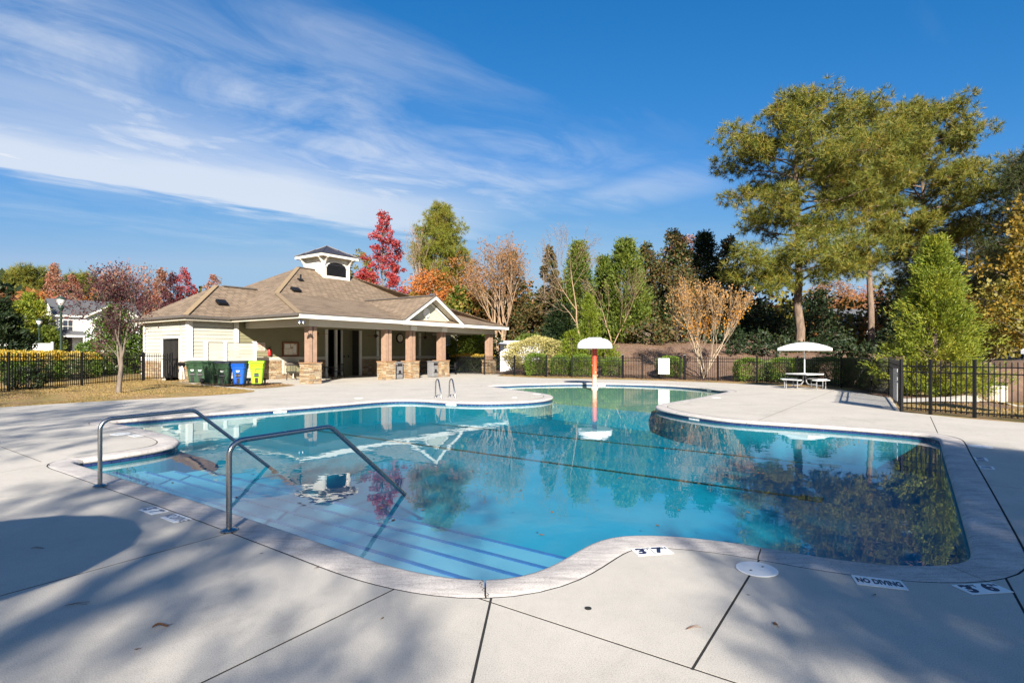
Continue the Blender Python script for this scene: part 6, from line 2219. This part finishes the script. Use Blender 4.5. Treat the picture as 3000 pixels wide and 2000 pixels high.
# hedges and shrubs
hp = [g(-140, 1150, .3), g(238, 1120, .3)]
for k, (px, dx, lab) in enumerate(((-60, 2.6, 'yellow-topped clipped hedge at the far left behind the fence'), (60, 2.6, 'yellow-topped clipped hedge behind the left fence, before the small lamp'), (170, 2.7, 'yellow-topped clipped hedge nearest the holly cone'))):
    Y = 24.5 + k * 2.4
    x = xy(px, Y)
    shrub('hedge', x, Y, (3.5, 1.6, 1.42), 201 + k, lab, 'holly', dens=520, leaf=(.10, .065), box=.5, top=('yellow', .72, .85), rz=.72, group='yellow-topped hedge behind the left fence', cat='hedge', z=.2)
shrub('shrub', xy(72, 20.6), 20.6, (1.3, 1.0, .95), 207, 'near-black low shrub at the left end of the fence', 'dark', dens=500, leaf=(.09, .05), z=.1)
for k, (px, Y, w, h, lab) in enumerate(((1571, 37.0, 1.5, 1.42, 'clipped boxwood nearest the porch behind the back fence'), (1643, 36.2, 1.3, 1.25, 'second clipped boxwood from the porch behind the back fence'), (1703, 35.6, 1.4, 1.35, 'clipped boxwood just left of the mushroom pole'), (1793, 35.0, 1.2, 1.15, 'clipped boxwood just right of the mushroom pole'),
                                        (1962, 33.2, 1.5, 1.2, 'clipped boxwood behind the white rules board'), (2201, 29.8, 1.65, 1.22, 'rounded boxwood left of the picnic umbrella'), (2302, 28.9, 1.8, 1.2, 'rounded boxwood behind the picnic table'), (2352, 28.6, 1.4, 1.15, 'rounded boxwood right behind the umbrella pole'),
                                        (2432, 27.0, 2.1, 1.25, 'large rounded boxwood right of the picnic table'), (2520, 25.0, 1.9, 1.25, 'rounded shaded boxwood near the fence corner'), (2592, 23.0, 1.7, 1.2, 'dark boxwood at the fence corner'))):
    shrub('boxwood', xy(px, Y), Y, (w * 1.02, w * 1.0, h * 1.05), 211 + k, lab, 'shrub', dens=1150, leaf=(.062, .042), box=.25, lumpy=.05, group='clipped boxwoods behind the back fence')
shrub('variegated_shrub', xy(1580, 39.5), 39.5, (5.0, 3.2, 2.55), 231, 'big rounded variegated cream shrub behind the back fence', 'varieg', dens=420, leaf=(.12, .07), lumpy=.06, z=hz(xy(1580, 39.5), 39.5) - .1)
shrub('lime_shrub', xy(1378, 44), 44, (3.6, 2.6, 2.7), 232, 'lime green rounded shrub seen through the porch end', 'lime', dens=420, leaf=(.12, .07), z=.5)
shrub('hedge', xy(1385, 42), 42, (4.0, 1.2, 1.35), 233, 'low dark hedge with yellow top behind the porch end fence', 'dark', dens=420, leaf=(.10, .06), box=.5, top=('yellow', .86, .9), rz=-.5, cat='hedge', z=.1)
shrub('laurel_shrub', xy(1552, 47), 47, (3.2, 2.2, 2.4), 234, 'dark green laurel above the variegated shrub', 'conifer', dens=240, leaf=(.18, .09))
shrub('shrub', xy(262, 60), 60, (2.4, 1.6, 1.5), 235, 'small green foundation shrub at the white house porch', 'holly', dens=160, leaf=(.16, .1), z=1.2)
# ---------------------------------------------------------------- the neighbourhood
def lamp_post(label, px, ty, Y, s_):
    x = xy(px, Y)
    z = hz(x, Y)
    h = CAMH - (ty - CY) / F * Y - z
    t_ = thing('street_lamp', label, 'street lamp', (x, Y, z), 0, 'dark green street lamps')
    P_('post', MB().lathe([(.13, 0), (.14, .1), (.10, .25), (.075, .9), (.07, h - 1.05), (.085, h - 1.0)], 14), 'lamp_green', t_, smooth=True)
    P_('bracket', MB().lathe([(.07, h - 1.0), (.17, h - .80), (.15, h - .74), (.12, h - .66), (.08, h - .65)], 14), 'lamp_green', t_, smooth=True)
    P_('globe', MB().lathe([(.10, h - .65), (.20, h - .52), (.25, h - .36), (.255, h - .28)], 16), 'lamp_glass', t_, smooth=True)
    P_('cap', MB().lathe([(.285, h - .28), (.27, h - .22), (.16, h - .12), (.10, h - .10), (.09, h - .06), (.03, h - .03), (.025, h)], 16), 'lamp_green', t_, smooth=True)


lamp_post('tall dark green street lamp before the white house', 179, 864, 35, 1)
lamp_post('smaller street lamp behind the vinyl fence, left of the tall one', 115, 932, 58, 1)

# white two-storey house
HY = 72.0
hx = xy(163, HY)
h0 = hz(hx, HY)
house = thing('white_house', 'white two-storey house with grey shingle roof at far left', 'house', (hx, HY, h0), math.radians(48))
eh = CAMH - (921 - CY) / F * HY - h0
rh = eh + 2.3


def HP(name, mb, mat, **kw):
    return P_(name, mb, mat, house, **kw)


HP('wall', MB().box2((0, 0, -.6), (9.5, 10, eh)), 'vinyl')
HP('gable_wall', MB().prism([(.0, 0, eh), (.0, 10, eh), (.0, 5, rh - .1)], (.2, 0, 0)), 'vinyl')
HP('wing_wall', MB().box2((2.9, -1.4, -.6), (9.0, -.01, eh - .2)), 'vinyl')
HP('wing_gable', MB().prism([(2.9, -1.4, eh - .2), (9.0, -1.4, eh - .2), (5.95, -1.4, eh + 1.5)], (0, .2, 0)), 'vinyl')
rfm = MB().prism([(-.3, -.4, eh - .1), (9.8, -.4, eh - .1), (9.8, 5, rh), (-.3, 5, rh)], (0, 0, .12)).prism([(-.3, 10.4, eh - .1), (-.3, 5, rh), (9.8, 5, rh), (9.8, 10.4, eh - .1)], (0, 0, .12))
HP('roof', rfm, 'slate')
HP('wing_roof', MB().prism([(2.6, -1.8, eh - .35), (5.95, -1.8, eh + 1.6), (5.95, 3.0, eh + 1.6), (2.6, 1.0, eh - .35)], (0, 0, .12)).prism([(9.3, -1.8, eh - .35), (9.3, 1.0, eh - .35), (5.95, 3.0, eh + 1.6), (5.95, -1.8, eh + 1.6)], (0, 0, .12)), 'slate')
HP('rake_board', MB().bar((2.6, -1.84, eh - .35), (5.95, -1.84, eh + 1.6), .06, .22), 'white_paint')
HP('rake_board', MB().bar((9.3, -1.84, eh - .35), (5.95, -1.84, eh + 1.6), .06, .22), 'white_paint')
HP('fascia', MB().box2((-.3, -.45, eh - .28), (2.7, -.40, eh - .05)), 'white_paint')
HP('porch_roof', MB().prism([(-.1, -1.5, eh - 2.75), (2.8, -1.5, eh - 2.75), (2.8, -.02, eh - 2.15), (.1, -.02, eh - 2.15)], (0, 0, .1)), 'slate')
HP('porch_fascia', MB().box2((-.1, -1.55, eh - 2.95), (2.8, -1.5, eh - 2.70)), 'white_paint')
for x in (.05, 2.70):
    HP('porch_post', MB().box2((x - .08, -1.45, -.4), (x + .08, -1.30, eh - 2.95)), 'white_paint')
HP('front_door', MB().box2((.9, -.05, -.1), (1.7, .0, 2.0)), 'dark')
HP('downspout', MB().tube([(.05, -.1, eh - .2), (.05, -.1, -.3)], .06, 8), 'white_paint')
for x, y, z, w, h_ in ((1.25, -.02, eh - 1.5, 1.05, 1.6), (4.4, -1.42, eh - 1.5, 1.1, 1.6), (6.9, -1.42, eh - 1.5, 1.1, 1.6), (5.6, -1.42, 1.1, 1.6, 1.6)):
    wn = HP('window', MB().box2((x - w / 2 - .1, y - .05, z - h_ / 2 - .1), (x + w / 2 + .1, y, z + h_ / 2 + .1)), 'white_paint')
    for sx in (-1, 1):
        for sz in (-1, 1):
            P_('pane', MB().box((x + sx * w * .25, y - .055, z + sz * h_ * .25), (w * .5 - .06, .02, h_ * .5 - .06)), 'glass_dark', wn)
# white vinyl fence
vf = thing('vinyl_fence', 'low white vinyl panel fence left of the white house', 'fence', (*[float(q) for q in at(-20, 1028, 54)[:2]], hz(xy(35, 54), 54)), math.radians(8))
for k in range(4):
    P_('post', MB().box2((k * 1.75 - .08, -.08, -.4), (k * 1.75 + .08, .08, 1.45)).box2((k * 1.75 - .10, -.10, 1.451), (k * 1.75 + .10, .10, 1.5)), 'white', vf)
    if k < 3:
        P_('panel', MB().box2((k * 1.75 + .09, -.03, -.3), (k * 1.75 + 1.66, .03, 1.36)), 'white', vf)
# white shed behind the variegated shrub
sx_, sy_ = xy(1466, 44), 44.0
sh = thing('white_shed', 'white plank-sided shed wall between the porch end and the variegated shrub', 'shed', (sx_, sy_, hz(sx_, sy_) - .3), math.radians(-8))
P_('wall', MB().box2((0, 0, 0), (3.2, 2.4, 2.45)), 'vinyl', sh)
P_('roof', MB().prism([(-.15, -.15, 2.45), (3.35, -.15, 2.45), (3.35, 2.55, 2.75), (-.15, 2.55, 2.75)], (0, 0, .08)), 'white', sh)
P_('corner_board', MB().box2((-.02, -.03, 0), (.12, -.002, 2.44)), 'white', sh)
# beige house with its deck stairs, far right of centre
bx, by = xy(2478, 72), 72.0
bz = hz(bx, by)
bh = thing('beige_house', 'beige clapboard house with raised grey stair deck seen between pine trunks', 'house', (bx, by, bz), math.radians(10))
P_('wall', MB().box2((0, 0, -.5), (7.0, 6, 3.9)), 'beige_house', bh)
for k in range(17):
    P_('plank', MB().prism([(-.02, -.05, k * .22), (-.02, 0, k * .22), (-.02, 0, k * .22 + .2)], (7.0, 0, 0)), 'beige_house', bh)
P_('roof', MB().prism([(-.4, -.5, 3.8), (7.4, -.5, 3.8), (7.4, 3, 5.3), (-.4, 3, 5.3)], (0, 0, .12)), 'slate', bh)
for x in (1.0, 3.6):
    wn = P_('window', MB().box2((x - .45, -.09, 1.3), (x + .45, -.05, 3.0)), 'white_paint', bh)
    P_('pane', MB().box2((x - .36, -.11, 1.4), (x + .36, -.095, 2.9)), 'glass_dark', wn)
P_('landing', MB().box2((1.9, -1.9, .85), (4.6, -.06, 1.0)), 'grey_metal', bh)
for k in range(6):
    P_('tread', MB().box2((1.6 - k * .32, -1.9, .72 - k * .15), (1.9 - k * .32, -.9, .78 - k * .15)), 'grey_metal', bh)
for k in range(10):
    P_('baluster', MB().box2((1.95 + k * .28, -1.92, 1.0), (2.0 + k * .28, -1.87, 1.95)), 'grey_metal', bh)
for k in range(6):
    P_('baluster', MB().box2((1.7 - k * .32, -1.92, .75 - k * .15), (1.75 - k * .32, -1.87, 1.7 - k * .15)), 'white', bh)
P_('handrail', MB().bar((1.9, -1.9, 1.97), (4.6, -1.9, 1.97), .08, .06), 'grey_metal', bh)
P_('handrail', MB().bar((1.9, -1.9, 1.97), (0.0, -1.9, .97), .08, .06), 'white', bh)
for x in (2.0, 3.2, 4.4):
    P_('support', MB().box2((x - .06, -1.85, -.6), (x + .06, -1.73, .85)), 'grey_metal', bh)
# litter bin, walk and cars beyond the right-hand fence
lb_ = (xy(2915, 23.0), 23.0)
lz = CAMH - (1176 - CY) / F * 23.0
t_ = thing('litter_bin', 'beige round litter bin with dark lid on the grass behind the right fence', 'litter bin', (*lb_, lz), 0)
P_('body', MB().lathe([(.36, 0), (.38, .03), (.38, .66), (.36, .68)], 24), 'brown_bin', t_, smooth=True)
for k in range(16):
    a = 2 * math.pi * k / 16
    P_('slat', MB().box((.388 * math.cos(a), .388 * math.sin(a), .34), (.022, .11, .60), rz=a), 'brown_bin', t_)
P_('lid', MB().lathe([(.37, .685), (.39, .70), (.39, .76), (.30, .80), (.12, .80), (.10, .76)], 24), 'black_metal', t_, smooth=True)


def parked_car(label, x, y, z, rz, mat):
    t_ = thing('parked_car', label, 'car', (x, y, z), rz, 'parked cars beyond the trees')
    side = [(-2.2, .35), (-2.15, .75), (-1.3, .92), (-.75, 1.42), (.7, 1.44), (1.35, .98), (2.1, .88), (2.25, .6), (2.2, .32)]
    P_('body', MB().prism([(a, -.85, b_) for a, b_ in side], (0, 1.7, 0)), mat, t_, bevel=.06)
    P_('side_window', MB().prism([(-1.05, -.856, .95), (1.1, -.856, .97), (.62, -.856, 1.34), (-.7, -.856, 1.33)], (0, .01, 0)), 'glass_dark', t_)
    P_('windscreen', MB().prism([(-1.27, -.7, .97), (-1.27, .7, .97), (-.83, .6, 1.37), (-.83, -.6, 1.37)], (-.02, 0, .01)), 'glass_dark', t_)
    for sx in (-1.35, 1.35):
        for sy in (-.80, .80):
            w_ = P_('wheel', MB().tube([(sx, sy - .1, .32), (sx, sy + .1, .32)], .32, 18), 'rubber', t_)
            P_('rim', MB().tube([(sx, sy - .11, .32), (sx, sy + .11, .32)], .19, 12), 'grey_metal', w_)
    for sy in (-.6, .6):
        P_('headlight', MB().box((-2.17, sy, .66), (.08, .3, .12)), 'lamp_glass', t_)


for px, Y, mat, lab in ((2925, 44, 'car_dark', 'dark parked car under the shade trees behind the litter bin'), (2993, 42, 'car_dark', 'second dark parked car at the right edge beyond the fence')):
    x = xy(px, Y)
    parked_car(lab, x, Y, CAMH - (1085 - CY) / F * Y, .25, M[mat])
wk = MB()
q0 = [(xy(2640, 17.2), 17.2), (xy(3200, 20.5), 20.5), (xy(3200, 22.3), 22.3), (xy(2640, 18.6), 18.6)]
nq = 14
for i in range(nq):
    for a_, b_ in ((i / nq, (i + 1) / nq),):
        L0, L1_ = np.array(q0[0]), np.array(q0[1])
        H0, H1 = np.array(q0[3]), np.array(q0[2])
        p1, p2, p3, p4 = L0 + (L1_ - L0) * a_, L0 + (L1_ - L0) * b_, H0 + (H1 - H0) * b_, H0 + (H1 - H0) * a_
        wk.poly([(*p, hz(*p) + .05) for p in (p1, p2, p3, p4)])
o = wk.build('footpath', M['deck'], fix=False)
o['kind'] = 'structure'

# far woods that close the horizon
rw = np.random.default_rng(401)
WC = {'olive': [], 'rust': [], 'dark': [], 'pinkred': []}
for i in range(230):
    a = math.radians(rw.uniform(-56, 56))
    R_ = rw.uniform(105, 150)
    x, y = R_ * math.sin(a), R_ * math.cos(a)
    r = rw.uniform(2.2, 4.2)
    k = rw.choice(['olive', 'rust', 'dark', 'dark', 'olive', 'pinkred'])
    for zz_ in np.arange(1.5, rw.uniform(5.5, 9.5), 2.2):
        WC[k].append((x + rw.normal(0, 1.2), y + rw.normal(0, 1.2), 3.2 + zz_, r * rw.uniform(.6, 1), .9))
Vs, n0 = [], 0
woods_root = None
for k, cl_ in WC.items():
    P, D = blob_points(cl_, 9.0, rw, .4)
    V, Fc = leaf_quads(P, D, 1.1, .75, rw)
    o = np_mesh('far_woods', V, Fc, FOL[k], None, 4)
    o['kind'] = 'stuff'
# nearer thicket behind bank and clubhouse, reading as one mass between the named trees
TC = {'dark': [], 'olive': [], 'rust': []}
for i in range(180):
    px = rw.uniform(1330, 2900)
    Y = rw.uniform(56, 68)
    x = xy(px, Y)
    z = hz(x, Y)
    k = rw.choice(['olive', 'dark', 'olive', 'rust'])
    for zz_ in np.arange(.8, rw.uniform(2.5, 6.5), 1.3):
        TC[k].append((x + rw.normal(0, .7), Y + rw.normal(0, .7), z + zz_, rw.uniform(1.0, 1.9), .9))
for k, cl_ in TC.items():
    P, D = blob_points(cl_, 26.0, rw, .4)
    V, Fc = leaf_quads(P, D, .5, .32, rw)
    o = np_mesh('thicket', V, Fc, FOL[k], None, 4)
    o['kind'] = 'stuff'

# grass blades on the lawns, litter along the fence, leaves adrift on the pool
rg = np.random.default_rng(411)


def blades(name, P, mat, hgt, wid, flat=False):
    n = len(P)
    z = terrain(P)
    a = rg.uniform(0, 2 * math.pi, n)
    s_ = np.c_[np.cos(a), np.sin(a), np.zeros(n)] * wid
    base = np.c_[P, z]
    if flat:
        tipv = np.c_[rg.normal(0, hgt, n), rg.normal(0, hgt, n), rg.uniform(.002, .02, n)]
        base[:, 2] += .012
    else:
        tipv = np.c_[rg.normal(0, hgt * .5, n), rg.normal(0, hgt * .5, n), hgt * rg.uniform(.5, 1.2, n)]
    V = np.stack([base - s_, base + s_, base + tipv], 1).reshape(-1, 3)
    o = np_mesh(name, V, np.arange(3 * n).reshape(n, 3), mat, None, 3)
    o['kind'] = 'stuff'
    return o


def scatter(poly, n):
    lo, hi = poly.min(0), poly.max(0)
    P = rg.uniform(lo, hi, (n * 4, 2))
    P = P[inside(poly, P) & ~inside(DECK, P)]
    return P[:n]


lawn_poly = np.array([g(-250, 1200), g(0, 1193), g(351, 1172), g(701, 1152), g(751, 1144), g(452, 1114), g(419, 1113), g(240, 1127), g(0, 1149), g(-250, 1165)])
blades('grass', scatter(lawn_poly, 42000), M['grass_blades'], .035, .012)
right_poly = np.array([g(2650, 1200), g(3100, 1236), (24, 12), (28, 26), (17, 22), (12.5, 17)])
blades('grass', scatter(right_poly, 26000), M['grass_blades'], .04, .014)
strip_poly = np.array([p + UU * .9 for p in fence_pts[:-2]] + [p - UU * .45 for p in fence_pts[:-2]][::-1])
blades('leaf_litter', scatter(strip_poly, 7000), M['litter'], .05, .03, flat=True)
bankp = np.array([p + UU * 12 for p in fence_pts[:-3]] + [p + UU * .9 for p in fence_pts[:-3]][::-1])
blades('leaf_litter', scatter(bankp, 16000), M['litter'], .06, .035, flat=True)
bedp = np.array([g(555, 1119), g(640, 1128.5), g(752, 1138), g(872, 1127), g(780, 1119), g(560, 1112)])
blades('leaf_litter', scatter(bedp, 2500), M['litter'], .04, .03, flat=True)
pp = rg.uniform(POOL.min(0), POOL.max(0), (700, 2))
pp = pp[inside(offset_pool(-.15), pp)][:150]
a = rg.uniform(0, 6.28, len(pp))
u1 = np.c_[np.cos(a), np.sin(a), np.zeros(len(pp))] * .035
u2 = np.c_[-np.sin(a), np.cos(a), np.zeros(len(pp))] * .018
c0 = np.c_[pp, np.full(len(pp), WZ + .004)]
V = np.stack([c0 - u1, c0 + u2, c0 + u1 + (0, 0, .004), c0 - u2], 1).reshape(-1, 3)
o = np_mesh('floating_leaves', V, np.arange(len(V)).reshape(-1, 4), M['brown_leaf'], None, 4)
o['kind'] = 'stuff'

# trees behind the camera, whose shade falls across the near deck
SHADE = ((-9.5, -13.0, 15.0, 4.2, .50, 301, 'pine behind the camera shading the left deck', 9, .75), (-1.6, -14.8, 11.8, 3.0, .60, 302, 'pine behind the camera shading the near middle deck', 13, .75), (5.2, -12.4, 7.6, 3.6, .36, 303, 'dense pine behind the camera shading the right corner', 60, 1.2),
         (7.9, -10.5, 9.4, 3.1, .42, 304, 'dense pine behind the camera to the right', 60, 1.2), (-15.5, -14.0, 17.0, 4.0, .5, 305, 'pine behind the camera at far left', 9, .7), (-21, -6, 14.0, 3.2, .5, 306, 'pine left of the camera out of view', 8, .7))
for x, Y, h, R, bf_, seed, lab, tf, cl_ in SHADE:
    pine(x, Y, h, R, h * bf_, .26, seed, lab, 'pine', nb=30, tl=.45, cl=cl_, tuft=tf, nneed=10, group='pines behind the camera', z=0.0)
tris = sum(len(o.data.polygons) for o in COL.objects if o.type == 'MESH')
print('POLYS', tris, flush=True)
